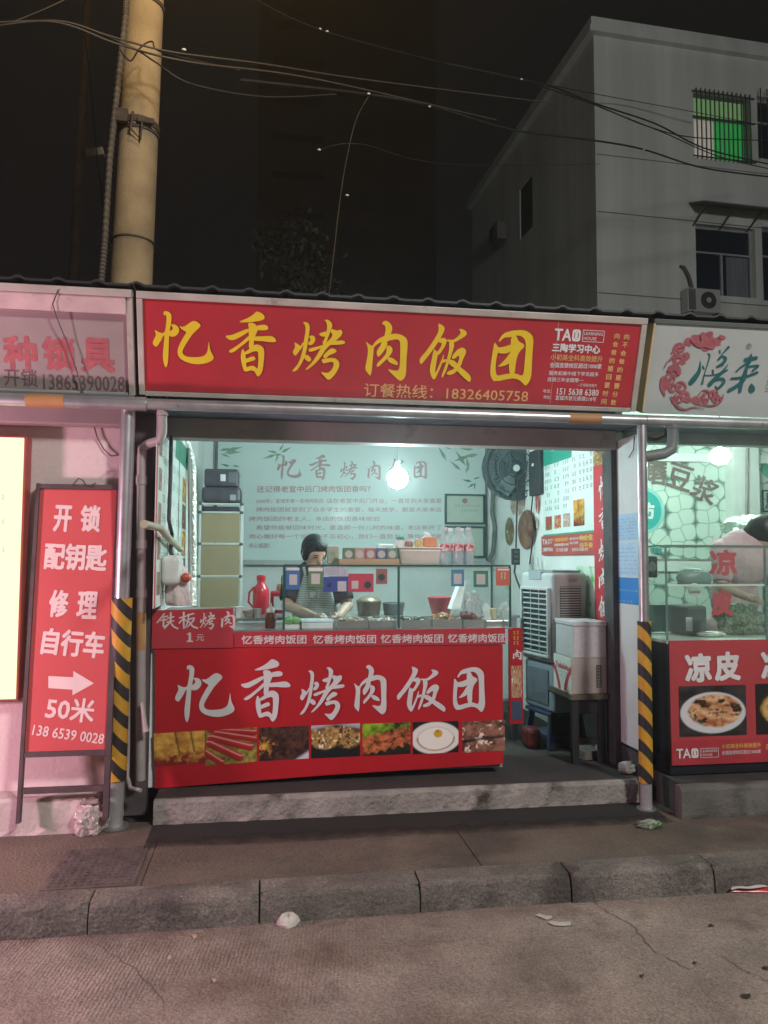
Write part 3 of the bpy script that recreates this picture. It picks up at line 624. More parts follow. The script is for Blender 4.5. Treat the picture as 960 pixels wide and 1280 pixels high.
faded = M('faded_board', (.31, .255, .245), .7, var=.08, scale=4, spots=[((.27, .2, .19), .58, 3, .25)])
ls = thing('shop_sign', 'faded beige locksmith signboard with worn red characters at the upper left', 'sign', (-2.2, 4.46, 2.54))
lu0 = -5.3; lu1 = -.025
MB().fbox(SG, lu0, lu1-.03, .01, .44, -.10, -.02).build('panel', faded, ls)
MB().fbox(SG, lu0, lu1-.03, .44, SH-.03, -.10, .02).build('ledge', M('left_ledge', (.55, .42, .41), .8, var=.15, scale=8, spots=[((.3, .2, .2), .6, 9, .1)]), ls, bevel=.004)
MB().fbox(SG, lu0, lu1+.003, SH-.03, SH+.012, -.13, .03).build('frame', alu, ls, bevel=.004)
MB().fbox(SG, lu1-.03, lu1+.003, -.005, SH-.031, -.12, .012).build('frame', alu, ls, bevel=.003)
MB().fbox(SG, lu0, lu1-.03, -.006, .008, -.12, .0).build('frame', alu, ls, bevel=.003)
fred = M('faded_red_print', (.40, .10, .11), .7, var=.15, scale=20); fgrey = M('faded_grey_print', (.15, .085, .09), .7, var=.15, scale=20)
SGl = Fr(SG.at(0, 0, -.02), SG.u, SG.v)
ink = MB()
for ch, x0, x1, yc in (('种', 4, 46, 441), ('锁', 53, 95, 442), ('具', 101, 143, 444)): ink = MB(); textpx(ink, SGl, ch, x0, yc-1, x1, yc+1, 42, .035, lift=.002); ink.build('character', fred, ls)
ink = MB(); textpx(ink, SGl, '开锁', 5, 471, 47, 473, 22, .01, lift=.002); ink.build('lettering', fgrey, ls); ink = MB(); textpx(ink, SGl, '13865390028', 54, 477, 156, 480, 19, .008, lift=.002); ink.build('lettering', fgrey, ls)

pale = M('pale_board', (.43, .47, .46), .5, var=.04, scale=2)
rs = thing('shop_sign', 'white signboard with green calligraphy inside a red cloud ring, upper right', 'sign', (4.6, 4.46, 2.54))
ru0 = 3.065
MB().fbox(SG, ru0, 8.6, -.01, SH-.02, -.10, .0).build('panel', pale, rs)
MB().fbox(SG, ru0-.012, 8.6, SH-.019, SH+.008, -.12, .012).build('frame', M('dark_frame', (.10, .12, .11), .6), rs, bevel=.003)
MB().fbox(SG, ru0-.012, ru0-.001, .0, SH-.02, -.12, .010).build('frame', M('yellowed_edge', (.55, .45, .25), .6), rs)
def K(X, Y, w): return (780+X/5.333, 390+Y/5.333, w/5.333)
px_m = abs(SG.pix(880, 460)[0]-SG.pix(881, 460)[0])
def strokes(fr, lst, lift=.003):
    mb = MB()
    for i, s in enumerate(lst):
        q = [(*fr.pix(x, y), w*px_m) for x, y, w in s]; brush(mb, fr, q, lift+i*.0002, 6)
    return mb
def K8(X, Y, w): return (855+X/9.143, 420+Y/9.143, w/9.143)
green = [[(185,290,8),(170,400,40),(120,480,62),(75,535,58)], [(275,205,22),(291,230,18),(265,330,12),(235,420,12),(205,545,24)], [(213,345,16),(226,378,14)], [(225,450,14),(330,447,16),(420,420,28),(500,325,10)],
 [(505,130,32),(450,190,16),(390,268,22)], [(405,165,18),(411,200,10)], [(388,270,22),(440,235,24),(472,262,34),(440,312,34),(376,352,26)], [(392,352,20),(440,330,24)], [(325,390,20),(330,430,16)],
 [(490,390,20),(430,420,34),(340,500,48),(290,555,50)], [(345,508,24),(430,490,34),(450,530,36),(385,600,30),(355,572,12)],
 [(765,210,18),(740,280,56),(715,350,32),(690,440,48),(650,540,48),(635,635,34)], [(700,272,44),(818,252,42)], [(700,320,22),(640,362,24),(595,405,20)], [(735,350,22),(845,340,24),(780,395,24)], [(537,485,22),(680,470,28),(830,417,30)], [(680,500,40),(600,570,42),(510,622,42)], [(765,545,12),(768,585,62),(772,612,70)]]
strokes(SG, [[K8(*p) for p in s] for s in green]).build('calligraphy', M('green_print', (.015, .12, .13), .5, var=.08), rs)
def curl(cx, cy, r, a0, turns, w, n=9, grow=1.0):
    return [K(cx+r*(1-.72*i/n)*math.cos(a0+turns*6.283*i/n), cy+r*(1-.72*i/n)*math.sin(a0+turns*6.283*i/n), w*(.5+.9*i/n)) for i in range(n+1)]
cl = []
for cx, cy, r, a0, tn, w in [(560,170,34,2.6,1.2,20),(500,190,42,.5,1.2,24),(590,200,36,3.6,-1.2,20),(545,235,34,0,-1.1,20),(625,195,28,1,1.1,16),(470,180,26,4,1,18),(575,150,22,3,1.1,10),(425,200,28,1.2,-1.1,20),(370,245,44,2.4,1.1,18),(405,295,30,5.2,1.2,18),(350,320,42,3.4,1.1,18),(395,338,16,2,1,10),(335,395,46,3.8,1.2,20),(300,440,40,1.2,-1.2,18),(275,490,30,2,1.1,22),(320,510,38,3.0,1.2,16),(375,505,44,3.6,1.2,18),(410,560,38,.4,1.2,18),(365,575,36,4.2,-1.2,16),(430,585,22,2,1,14),(480,590,30,2.8,1.2,16),(540,560,44,3.4,1.2,16),(590,545,34,5.6,1.2,16),(610,580,32,.6,-1.2,14),(540,595,24,3,1,12),(500,600,20,2,1,10)]: cl.append(curl(cx, cy, r, a0, tn, w))
for s in [[(640,165,26),(668,172,14)], [(265,375,4),(290,330,10),(340,300,14),(380,300,14)], [(320,270,12),(350,235,20),(400,225,18)], [(255,440,24),(252,500,26),(270,555,10)], [(310,560,8),(325,600,14)], [(335,560,16),(345,620,16),(400,648,12),(470,632,8),(530,645,4)], [(500,612,6),(580,622,12),(640,600,12),(660,545,4)], [(520,150,30),(545,205,50),(590,230,30)], [(455,185,30),(500,215,36),(545,210,40)], [(300,385,30),(340,375,30),(365,410,24)]]: cl.append([K(*p) for p in s])
strokes(SG, cl, lift=.0022).build('cloud_ring', M('ring_print', (.36, .10, .12), .5, var=.15, scale=6), rs)
ink = MB(); rc = SG.pix(936, 433); r_ = 3.4*px_m; k = len(ink.v); ink.v += [SG.at(rc[0]+r_*g*math.cos(a*.3927), rc[1]+r_*g*math.sin(a*.3927), .003) for g in (1, .82) for a in range(16)]
for j in range(16): ink.f.append((k+j, k+(j+1) % 16, k+16+(j+1) % 16, k+16+j))
textpx(ink, SG, 'R', 934.6, 433, 937.6, 433.1, 4, .02)
textbox(ink, SG, 'NOI', *[f for f in (SG.pix(951, 478)[0], SG.pix(951, 478)[0]+.10)], SG.pix(955, 480)[1]-.012, SG.pix(955, 480)[1]+.012, .0, .003, rot=R(-90)); ink.build('lettering', M('grey_print', (.2, .2, .19), .5), rs)

# gutter under the boards, with tape joints
gut = thing('gutter', 'grey round metal gutter pipe running under all three signboards', 'gutter', (.8, 4.43, 2.47))
za = P(480, 515, Y=4.40).z
MB().tube([(-6, 4.40, za+.004), (-.70, 4.40, za)], .036, 14).build('pipe', steel, gut, smooth=True)
MB().tube([(-.72, 4.40, za), (2.32, 4.40, za)], .030, 14).build('pipe', steel, gut, smooth=True)
MB().tube([(2.30, 4.40, za), (8, 4.40, za)], .034, 14).build('pipe', steel, gut, smooth=True)
MB().lathe([(.0, 0), (.039, 0), (.039, .09), (0, .09)], (-.76, 4.40, za+.001), 14, (1, 0, 0)).build('coupling', steel, gut, smooth=True)
tape = M('orange_tape', (.40, .21, .08), .6, var=.1, spots=[((.35, .2, .12), .6, 12, .1)])
xa, xb = P(31, 500, Y=4.37).x, P(79, 500, Y=4.37).x
MB().tube([(xa, 4.40, za+.001), (xb, 4.40, za+.001)], .0375, 14).build('tape', tape, gut, smooth=True)
xa, xb = P(713, 522, Y=4.37).x, P(753, 524, Y=4.37).x
MB().tube([(xa, 4.40, za), (xb, 4.40, za)], .0315, 14).build('tape', tape, gut, smooth=True)

# ---------------------------------------------------------------- posts and down pipes
hz = bpy.data.materials.new('hazard_stripes'); hz.use_nodes = True; t_ = hz.node_tree; p_ = t_.nodes['Principled BSDF']; p_.inputs['Roughness'].default_value = .55
tcx = t_.nodes.new('ShaderNodeTexCoord'); dt = t_.nodes.new('ShaderNodeVectorMath'); dt.operation = 'DOT_PRODUCT'; dt.inputs[1].default_value = (7.5, 0, 6.6); t_.links.new(tcx.outputs['Object'], dt.inputs[0])
fr_ = t_.nodes.new('ShaderNodeMath'); fr_.operation = 'FRACT'; t_.links.new(dt.outputs['Value'], fr_.inputs[0])
gt = t_.nodes.new('ShaderNodeMath'); gt.operation = 'GREATER_THAN'; gt.inputs[1].default_value = .48; t_.links.new(fr_.outputs[0], gt.inputs[0])
n_ = t_.nodes.new('ShaderNodeTexNoise'); n_.inputs['Scale'].default_value = 14; n_.inputs['Detail'].default_value = 6; t_.links.new(tcx.outputs['Object'], n_.inputs[0])
r_a = t_.nodes.new('ShaderNodeValToRGB'); r_a.color_ramp.elements[0].color = (.40, .20, .01, 1); r_a.color_ramp.elements[1].color = (.70, .38, .03, 1); t_.links.new(n_.outputs[0], r_a.inputs[0])
mx = t_.nodes.new('ShaderNodeMixRGB'); mx.inputs[1].default_value = (.02, .018, .02, 1); t_.links.new(gt.outputs[0], mx.inputs[0]); t_.links.new(r_a.outputs[0], mx.inputs[2]); t_.links.new(mx.outputs[0], p_.inputs['Base Color'])
def post(label, bot, top, r, rs_, f0, f1):
    b, t = V(bot), V(top); th = thing('roof_post', label, 'post', bot); L = lambda f: b+(t-b)*f
    MB().tube([L(0), L(f0)], r*1.12, 16).build('foot_pipe', M('post_foot', (.35, .34, .35), .6, metal=.3, var=.2), th, smooth=True)
    MB().tube([L(f0), L(f1)], rs_, 18).build('hazard_sleeve', hz, th, smooth=True)
    MB().tube([L(f1), L(1)], r, 16).build('pipe', steel, th, smooth=True)
    MB().lathe([(0, 0), (r*1.9, 0), (r*1.9, .012), (0, .012)], L(0), 16).build('base_flange', steel, th, smooth=True)
pb = P(143, 1034, Z=.126); pt = P(160, 528, Y=4.46)
hf = lambda y, b, t: (P(150, y, Y=4.45).z-b[2])/(t[2]-b[2])
post('steel roof post with black and yellow striped sleeve beside the red standing sign', pb, (pt.x, 4.46, 2.46), .040, .056, hf(978, pb, (0, 0, 2.46)), hf(748, pb, (0, 0, 2.46)))
pb = P(808, 1012, Z=.126); pt = P(802, 528, Y=4.42)
post('thin steel roof post with striped sleeve between the middle stall and the cold noodle stall', pb, (pt.x, 4.42, 2.46), .030, .041, hf(1002, pb, (0, 0, 2.46)), hf(782, pb, (0, 0, 2.46)))
pipe_m = M('pvc_pipe', (.33, .30, .29), .5, var=.15, scale=8, spots=[((.25, .2, .19), .62, 8, .12)])
dp = thing('down_pipe', 'pale plastic down pipe with an elbow, left of the red counter', 'pipe', (-.66, 4.55, .26))
A = [P(203, 512, Y=4.42), P(203, 540, Y=4.42), P(201, 550, Y=4.43), P(185, 555, Y=4.5), P(178, 560, Y=4.56), P(177, 575, Y=4.57), P(176, 975, Y=4.57)]
MB().tube(A, [.026]*7, 12).build('pipe', pipe_m, dp, smooth=True)
for y in (600, 680, 741): MB().tube([P(177, y-5, Y=4.57), P(177, y+6, Y=4.57)], .032, 12).build('coupling', pipe_m, dp, smooth=True)
MB().tube([P(176.5, 765, Y=4.57), P(176.5, 812, Y=4.57)], .0275, 12).build('tape', tape, dp, smooth=True)
MB().tube([P(203, 516, Y=4.42), P(203, 520, Y=4.42)], .032, 12).build('coupling', pipe_m, dp, smooth=True)
setp(MB().tube([P(160, 838, Y=4.60), P(160, 930, Y=4.60), P(159, 970, Y=4.60), P(163, 985, Y=4.56), P(176, 988, Y=4.52)], .012, 10).build('drain_pipe', pipe_m, smooth=True), 'thin grey drain pipe curling at the foot behind the left striped post', 'pipe')
setp(MB().tube([P(178, 878, Y=4.50), P(181, 905, Y=4.48), P(183, 915, Y=4.47)], [.012, .013, .018], 10).build('hose_end', pipe_m, smooth=True), 'short pale hose end hanging beside the left edge of the red counter', 'hose')
ep = thing('down_pipe', 'dark curved drain elbow under the white signboard on the right', 'pipe', (2.5, 4.4, 2.3))
MB().tube([P(841, 528, Y=4.40), P(841, 552, Y=4.40), P(839, 562, Y=4.40), P(830, 567, Y=4.40), P(806, 571, Y=4.42)], .034, 14).build('pipe', M('dark_pipe', (.13, .15, .15), .5, var=.2), ep, smooth=True)
MB().tube([P(841, 530, Y=4.40), P(841, 536, Y=4.40)], .040, 14).build('coupling', M('dark_pipe', (.13, .15, .15), .5), ep, smooth=True)

# ---------------------------------------------------------------- apartment building behind
bx, by = P(747, 390, Y=18).x, 18.0
ab = thing('apartment_building', 'pale three storey apartment block with green lit window behind the right stall', 'building', (bx, by, 0), R(2.9))
ax = V((math.cos(R(2.9)), math.sin(R(2.9)), 0)); ay = V((-math.sin(R(2.9)), math.cos(R(2.9)), 0))
BF = Fr((bx, by, 0), ax, (0, 0, 1)); BS = Fr((bx, by, 0), -ay, (0, 0, 1))
btop = BF.pix(748, 45)[1]
bwall = M('block_render', (.58, .63, .62), .85, var=.16, scale=1.0, streak=(1.6, 1.6, .12), bump=.1, bscale=3, spots=[((.25, .25, .25), .6, .5, .3)]); bside = bwall
wins = [(BF.pix(866, 113), BF.pix(940, 205)), (BF.pix(869, 279), BF.pix(946, 373)), (BF.pix(946, 120), BF.pix(1010, 205)), (BF.pix(952, 283), BF.pix(1010, 380))]
def wallgrid(fr, u0, u1, v0, v1, holes, depth=.0):
    us = sorted({u0, u1, *[h for w in holes for h in (w[0], w[1])]}); vs = sorted({v0, v1, *[h for w in holes for h in (w[2], w[3])]}); mb = MB()
    for i in range(len(us)-1):
        for j in range(len(vs)-1):
            cu, cv = (us[i]+us[i+1])/2, (vs[j]+vs[j+1])/2
            if any(h[0] < cu < h[1] and h[2] < cv < h[3] for h in holes): continue
            mb.add([fr.at(us[i], vs[j]), fr.at(us[i+1], vs[j]), fr.at(us[i+1], vs[j+1]), fr.at(us[i], vs[j+1])], [(0, 1, 2, 3)])
    for h in holes:
        a = [(h[0], h[2]), (h[1], h[2]), (h[1], h[3]), (h[0], h[3])]
        for k in range(4):
            p, q = a[k], a[(k+1) % 4]; mb.add([fr.at(*p, 0), fr.at(*q, 0), fr.at(*q, -.25), fr.at(*p, -.25)], [(0, 3, 2, 1)])
    return mb
holes = [(min(a[0], b[0]), max(a[0], b[0]), min(a[1], b[1]), max(a[1], b[1])) for a, b in wins]
wallgrid(BF, 0, 22, 0, btop, holes).build('front_wall', bwall, ab)
sh = sorted([BS.pix(650, 300)[0], BS.pix(666, 300)[0]]); sv0, sv1 = BS.pix(650, 300)[1], BS.pix(665, 218)[1]
wallgrid(BS, -10, 0, 0, btop, [(sh[0], sh[1], sv0, sv1)]).build('side_wall', bwall, ab)
MB().fbox(BF, 0.02, 22, .1, btop-.02, -9.9, -9.8).build('rear_wall', bwall, ab)
MB().fbox(BF, -.18, 22, btop, btop+.16, -10.1, .18).build('cornice', bwall, ab)
MB().fbox(BF, -.12, 22, btop+.161, btop+.42, -10.05, .12).build('parapet', bwall, ab)
groove = M('render_joint', (.10, .10, .10), .9)
for y in (258, 264.5, 366):
    a = BF.pix(750, y)[1]; MB().fbox(BF, .02, 22, a-.012, a+.012, -.01, .004).build('render_joint', groove, ab) if y != 258 else None
a = BF.pix(750, 193)[1]; MB().fbox(BF, .02, 22, a-.01, a+.01, -.01, .004).build('render_joint', groove, ab)
fm = M('window_frame_grey', (.16, .17, .18), .5); barm = M('window_bar', (.05, .05, .055), .5)
dglass = M('dark_pane', (.012, .02, .035), .08, var=.2, scale=1)
h = holes[0]; wn = MB().fbox(BF, h[0], h[1], h[2], h[3], -.25, -.22).build('window', M('green_room', (.03, .30, .08), .6, var=.35, scale=2, emit=(.035, .42, .09), estr=.42), ab)
MB().fbox(BF, h[0]+.02, h[0]+(h[1]-h[0])*.42, h[2]+.03, h[2]+(h[3]-h[2])*.64, -.219, -.20).build('curtain', M('lit_curtain', (.5, .45, .42), .7, emit=(.62, .58, .5), estr=.38), wn)
MB().fbox(BF, h[0]+.02, h[1]-.02, h[2]+(h[3]-h[2])*.68, h[3]-.02, -.219, -.20).build('transom_pane', M('lit_transom', (.2, .4, .2), .7, emit=(.22, .42, .16), estr=.38), wn)
fbm_ = MB()
for (p0, p1, q0, q1) in ((h[0], h[1], h[3]-.07, h[3]), (h[0], h[1], h[2]+(h[3]-h[2])*.645, h[2]+(h[3]-h[2])*.68), (h[0], h[0]+.05, h[2], h[3]-.071), (h[1]-.10, h[1], h[2], h[3]-.071)): fbm_.fbox(BF, p0+.002, p1-.002, q0, q1, -.19, -.15)
fbm_.build('frame', fm, wn)
for k in range(13):
    u = h[0]+.06+(h[1]-h[0]-.12)*k/12; MB().fbox(BF, u-.012, u+.012, h[2]-.05, h[3]+.05, .05, .075).build('security_bar', barm, wn)
for v in (h[2]+.02, (h[2]*.4+h[3]*.6), h[3]-.03): MB().fbox(BF, h[0]-.05, h[1]+.1, v-.018, v+.018, .03, .0495).build('security_rail', barm, wn)
def darkwin(h, cur=False):
    w = MB().fbox(BF, h[0], h[1], h[2], h[3], -.25, -.22).build('window', dglass, ab); f = MB(); vm = h[2]+(h[3]-h[2])*.62; um = (h[0]+h[1])/2-.05
    for (p0, p1, q0, q1) in ((h[0], h[1], h[3]-.06, h[3]), (h[0], h[1], vm, vm+.05), (h[0], h[0]+.06, h[2], h[3]-.061), (h[1]-.06, h[1], h[2], h[3]-.061), (um, um+.06, h[2]+.06, vm-.001), (h[0]+.061, h[1]-.061, h[2], h[2]+.05)): f.fbox(BF, p0+.002, p1-.002, q0+.001, q1, -.21, -.16)
    f.build('frame', M('pale_window_frame', (.32, .35, .37), .5), w)
    if cur: MB().fbox(BF, um+.2, h[1]-.08, h[2]+.06, vm-.02, -.219, -.212).build('curtain', M('dim_curtain', (.16, .18, .22), .8, var=.3, scale=3, streak=(6, 6, .3)), w)
    return w
darkwin(holes[1], True); darkwin(holes[3])
w3 = darkwin(holes[2])
for k in range(5): MB().fbox(BF, holes[2][0]-.05+k*.2, holes[2][0]-.025+k*.2, holes[2][2]-.1, holes[2][3]+.1, .18, .2).build('security_bar', barm, w3)
MB().fbox(BS, sh[0]+.01, sh[1]-.01, sv0+.01, sv1-.01, -.25, -.03).build('window', M('black_pane', (.006, .006, .007), .3), ab)
a0, a1 = BF.pix(861, 266), BF.pix(1000, 262)
aw = MB(); aw.add([BF.at(a0[0], a0[1]+.28, 0), BF.at(a1[0], a0[1]+.28, 0), BF.at(a1[0]+.0, a0[1]-.02, .75), BF.at(a0[0]-.05, a0[1]-.02, .75), BF.at(a0[0], a0[1]+.24, 0), BF.at(a1[0], a0[1]+.24, 0), BF.at(a1[0]+.0, a0[1]-.06, .75), BF.at(a0[0]-.05, a0[1]-.06, .75)], [(0, 3, 2, 1), (4, 5, 6, 7), (0, 1, 5, 4), (3, 7, 6, 2), (0, 4, 7, 3), (1, 2, 6, 5)])
awo = aw.build('awning', M('awning', (.10, .11, .115), .6, var=.2), ab)
for u in (a0[0]+.1, a0[0]+.9, a0[0]+1.7): MB().bar(BF.at(u, a0[1]-.35, .01), BF.at(u, a0[1]-.06, .65), .03).build('bracket', barm, awo)
# air conditioner outside, its pipe above
acf = thing('air_conditioner', 'white outdoor air conditioner unit below the dark window of the apartment block', 'air conditioner', tuple(BF.at(BF.pix(868, 381)[0], BF.pix(868, 396)[1], .3)), R(2.9))
u0, v0 = BF.pix(850, 394); u1, v1 = BF.pix(890, 368)
MB().fbox(BF, u0, u1, v0, v1, .05, .36).build('casing', M('ac_white', (.42, .44, .43), .5, var=.06), acf, bevel=.02)
uc, vc = BF.pix(875, 381); rr_ = .22
MB().lathe([(0, 0), (rr_, 0), (rr_, .012), (rr_*.8, .016), (0, .016)], BF.at(uc, vc, .36), 24, BF.n).build('fan_grille', M('ac_dark', (.05, .055, .06), .5), acf, smooth=True)
MB().lathe([(0, 0), (.07, 0), (.07, .012), (0, .016)], BF.at(uc, vc, .377), 16, BF.n).build('fan_hub', M('ac_white', (.42, .44, .43), .5), acf, smooth=True)
MB().fbox(BF, u0+.02, u0+.22, v0+.04, v1-.04, .361, .366).build('side_grille', M('ac_dark2', (.12, .125, .13), .5), acf)
for u in (u0+.1, u1-.1): MB().fbox(BF, u-.02, u+.02, v0-.06, v0-.001, .0, .40).build('bracket', barm, acf)
setp(MB().tube([BF.at(*BF.pix(850, 333), .0), BF.at(*BF.pix(853, 336), .08), BF.at(*BF.pix(858, 346), .09), BF.at(*BF.pix(861, 357), .1), BF.at(*BF.pix(862, 368), .15)], .045, 8).build('refrigerant_pipe', M('pipe_wrap', (.10, .10, .10), .9), smooth=True), 'dark wrapped pipe bending out of the wall above the air conditioner', 'pipe')
us_, vs_ = BS.pix(632, 294)
sa = thing('air_conditioner', 'dim air conditioner unit on the shaded side wall of the apartment block', 'air conditioner', tuple(BS.at(us_, vs_-.3, .3)))
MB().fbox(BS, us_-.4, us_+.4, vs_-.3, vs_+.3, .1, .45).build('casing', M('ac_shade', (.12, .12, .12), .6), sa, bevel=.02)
MB().lathe([(0, 0), (.22, 0), (.22, .02), (0, .02)], BS.at(us_, vs_, .451), 18, BS.n).build('fan_grille', M('ac_dark', (.05, .055, .06), .5), sa, smooth=True)

# distant tower block, almost lost in the night
tw = thing('tower_block', 'tall unlit tower block barely seen against the night sky in the middle', 'building', (-1, 60, 0))
tm = M('tower_render', (.19, .145, .095), .9, var=.15, scale=.3)
FT = front(60.0); tx0, tx1 = FT.pix(322, 200)[0], FT.pix(545, 200)[0]
MB().box(tx0, tx1, 60, 75, 0, 62).build('wall', tm, tw)
for k in range(14):
    MB().box(tx0+1.2, tx0+5.2, 58.9, 59.995, 4+k*3.1, 5.1+k*3.1).build('balcony', tm, tw)
for c in range(4):
    for k in range(12): MB().box(tx0+6.3+c*1.9, tx0+7.5+c*1.9, 59.93, 59.99, 5+k*3.1, 6.5+k*3.1).build('window', M('tower_pane', (.14, .11, .075), .4), tw)

# ---------------------------------------------------------------- utility pole, thin pole, conduit, cables
pc = M('pole_concrete', (.36, .27, .16), .9, var=.28, scale=3, bump=.3, bscale=50, spots=[((.25, .2, .15), .6, 3, .2), ((.16, .12, .09), .7, 6, .06)])
PY = 7.0
pol = thing('utility_pole', 'round concrete utility pole rising behind the locksmith roof', 'pole', (P(163, 360, Y=PY).x, PY, 0))
b0, b1 = P(163.5, 360, Y=PY), P(181.5, 0, Y=PY); dd = (b1-b0); rw = .5*(P(190, 360, Y=PY).x-P(137, 360, Y=PY).x); rt_ = .5*(P(205, 0, Y=PY).x-P(158, 0, Y=PY).x)
lo = b0-dd*(b0.z/dd.z)
MB().tube([lo, b0, b1, b1+dd*.8], [rw*1.05, rw, rt_*.985, rt_*.9], 28).build('shaft', pc, pol, smooth=True)
iron = M('rusty_iron', (.07, .05, .04), .7, var=.3, scale=20)
def onpole(y): f = (360-y)/360; return b0+dd*f, rw+(rt_*.985-rw)*f
for y, w in ((10, .035), (163, .06), (172, .03), (305, .014)):
    c, r = onpole(y); MB().lathe([(r, -w/2), (r+.012, -w/2), (r+.012, w/2), (r, w/2)], c, 28, dd).build('band', iron, pol, smooth=True)
c, r = onpole(164); mbk = MB(); mbk.bar(c+V((-.16, -r-.03, .0)), c+V((-.06, -r-.03, .0)), .05, .12); mbk.build('clamp', iron, pol, bevel=.005)
mbk = MB(); mbk.bar(c+V((.02, -r-.03, -.02)), c+V((.16, -r-.01, -.02)), .03, .05); mbk.build('clamp', iron, pol, bevel=.005)
MB().tube([c+V((-.02, -r-.02, .05)), c+V((-.03, -r-.05, -.12)), c+V((.05, -r-.03, -.2)), c+V((.06, -r-.03, -.05))], .012, 8).build('wire_loop', iron, pol, smooth=True)
cbm = M('cable_black', (.03, .028, .028), .6); cbl = M('cable_grey', (.085, .07, .055), .6)
cv_ = thing('conduit', 'ribbed cable conduit strapped to the left side of the utility pole', 'conduit', (P(128, 355, Y=PY).x, PY, 3))
cpts = [P(126, 358, Y=PY-.2), P(131, 300, Y=PY-.2), P(137, 200, Y=PY-.2), P(147, 110, Y=PY-.2), P(157, 20, Y=PY-.2), P(158, -20, Y=PY-.2)]
fine = []
for i in range(len(cpts)-1):
    for j in range(24): fine.append(cpts[i].lerp(cpts[i+1], j/24))
MB().tube(fine, [(.031 if k % 2 else .024) for k in range(len(fine))], 10).build('tube', M('conduit', (.10, .085, .07), .6, var=.2), cv_, smooth=False)
tp = thing('thin_pole', 'thin metal pole standing left of the utility pole', 'pole', (P(93, 360, Y=9).x, 9, 0))
t0_, t1_ = P(91, 360, Y=9), P(111, 0, Y=9); d_ = t1_-t0_
MB().tube([t0_-d_*(t0_.z/d_.z), t0_, t1_, t1_+d_*.6], [.06, .055, .05, .045], 14).build('shaft', M('thin_pole', (.22, .17, .12), .7, var=.2), tp, smooth=True)
MB().bar(P(107, 193, Y=8.9), P(130, 190, Y=8.9), .09, .09).build('bracket', M('bracket_box', (.42, .34, .22), .7), tp, bevel=.01)
CG = 'overhead cables strung above the shops'
def cable(pts, r, label, m=cbm, clips=()):
    """pts: (px, py, Y) along the run; smoothed"""
    w = [P(x, y, Y=Y) for x, y, Y in pts]; q = []
    for i in range(len(w)-1):
        p0, p1, p2, p3 = w[max(i-1, 0)], w[i], w[i+1], w[min(i+2, len(w)-1)]
        for j in range(10):
            t = j/10; q.append(.5*((2*p1)+(p2-p0)*t+(2*p0-5*p1+4*p2-p3)*t*t+(3*p1-p0-3*p2+p3)*t**3))
    q.append(w[-1]); o = setp(MB().tube(q, r, 6).build('overhead_cable', m, smooth=True), label, 'cable', CG)
    for (x, y, Y) in clips:
        c = P(x, y, Y=Y); MB().ball(c, .013, (1.5, .8, .9), 8).build('cable_tag', M('white_tag', (.85, .85, .85), .3), o, smooth=True)
    return o
cable([(-30, 36, 6.3), (70, 26, 6.3), (140, 46, 6.4), (215, 65, 6.5), (330, 80, 7), (460, 100, 8), (700, 130, 10)], .008, 'grey cable crossing in front of the utility pole at its topmost crossing', cbl, [(230, 62, 6.45)])
cable([(-30, 30, 6.3), (70, 28, 6.3), (150, 56, 6.4), (240, 78, 6.5), (400, 100, 7.5), (620, 150, 9.5)], .009, 'grey cable crossing the utility pole just under the topmost cable', cbl)
cable([(130, 44, 6.4), (170, 62, 6.5), (195, 78, 6.5), (240, 105, 6.6), (330, 121, 7), (420, 118, 7.5)], .008, 'dark cable looping low off the utility pole and fading to the right')
cable([(150, 62, 6.5), (163, 76, 6.55), (175, 60, 6.55), (190, 52, 6.55), (205, 66, 6.5), (300, 88, 7)], .007, 'short looped cable tangled against the front of the utility pole')
cable([(105, 40, 8.8), (113, 100, 8.7), (120, 185, 8.6), (128, 250, 8.3), (131, 300, 8.0)], .006, 'thin wire hanging down between the thin pole and the conduit')
cable([(-20, 40, 7), (30, 22, 7), (80, 0, 7), (110, -20, 7)], .006, 'thin wire climbing out of the upper left corner', cbl)
cable([(310, -5, 8), (400, 37, 9), (520, 70, 11), (640, 97, 14), (748, 118, 17.4), (868, 140, 17.5), (960, 158, 17.5)], .010, 'upper thin cable with a bright tag running to the lit green window', cbm, [(400, 36, 8.99), (409, 39, 8.99)])
cable([(560, 80, 9), (650, 99, 10), (695, 110, 11), (746, 130, 12), (820, 155, 13), (880, 185, 14), (960, 205, 15)], .016, 'thick black cable sagging across the apartment block below the green window', cbm, [(652, 99, 9.95)])
cable([(660, 102, 10.2), (746, 132, 12), (810, 158, 13), (870, 172, 14), (980, 176, 15)], .011, 'black cable crossing the middle of the green window', cbm)
cable([(700, 112, 11), (760, 138, 12), (830, 166, 13), (900, 196, 14), (980, 215, 15)], .011, 'black cable just below the thick one, sagging past the green window sill', cbm)
cable([(300, 100, 7.2), (460, 118, 8.5), (540, 133, 9), (640, 162, 10), (746, 176, 11), (805, 187, 11.6), (880, 210, 13), (970, 222, 14)], .016, 'lowest thick cable with a clamp crossing under the green window', cbm, [(461, 117, 8.45), (537, 133, 8.95), (805, 187, 11.5)])
cable([(461, 120, 8.5), (445, 150, 8.5), (433, 200, 8.4), (425, 250, 8.2), (418, 310, 8), (411, 372, 7.6)], .005, 'thin wire dropping to the middle stall roof behind the red sign', cbl, [(434, 244, 8.2)])
cable([(400, 187, 8.5), (450, 180, 8.5), (560, 205, 9.5), (750, 205, 12)], .004, 'hair thin wire drifting across the dark sky in the middle', cbm, [(399, 187, 8.45)])

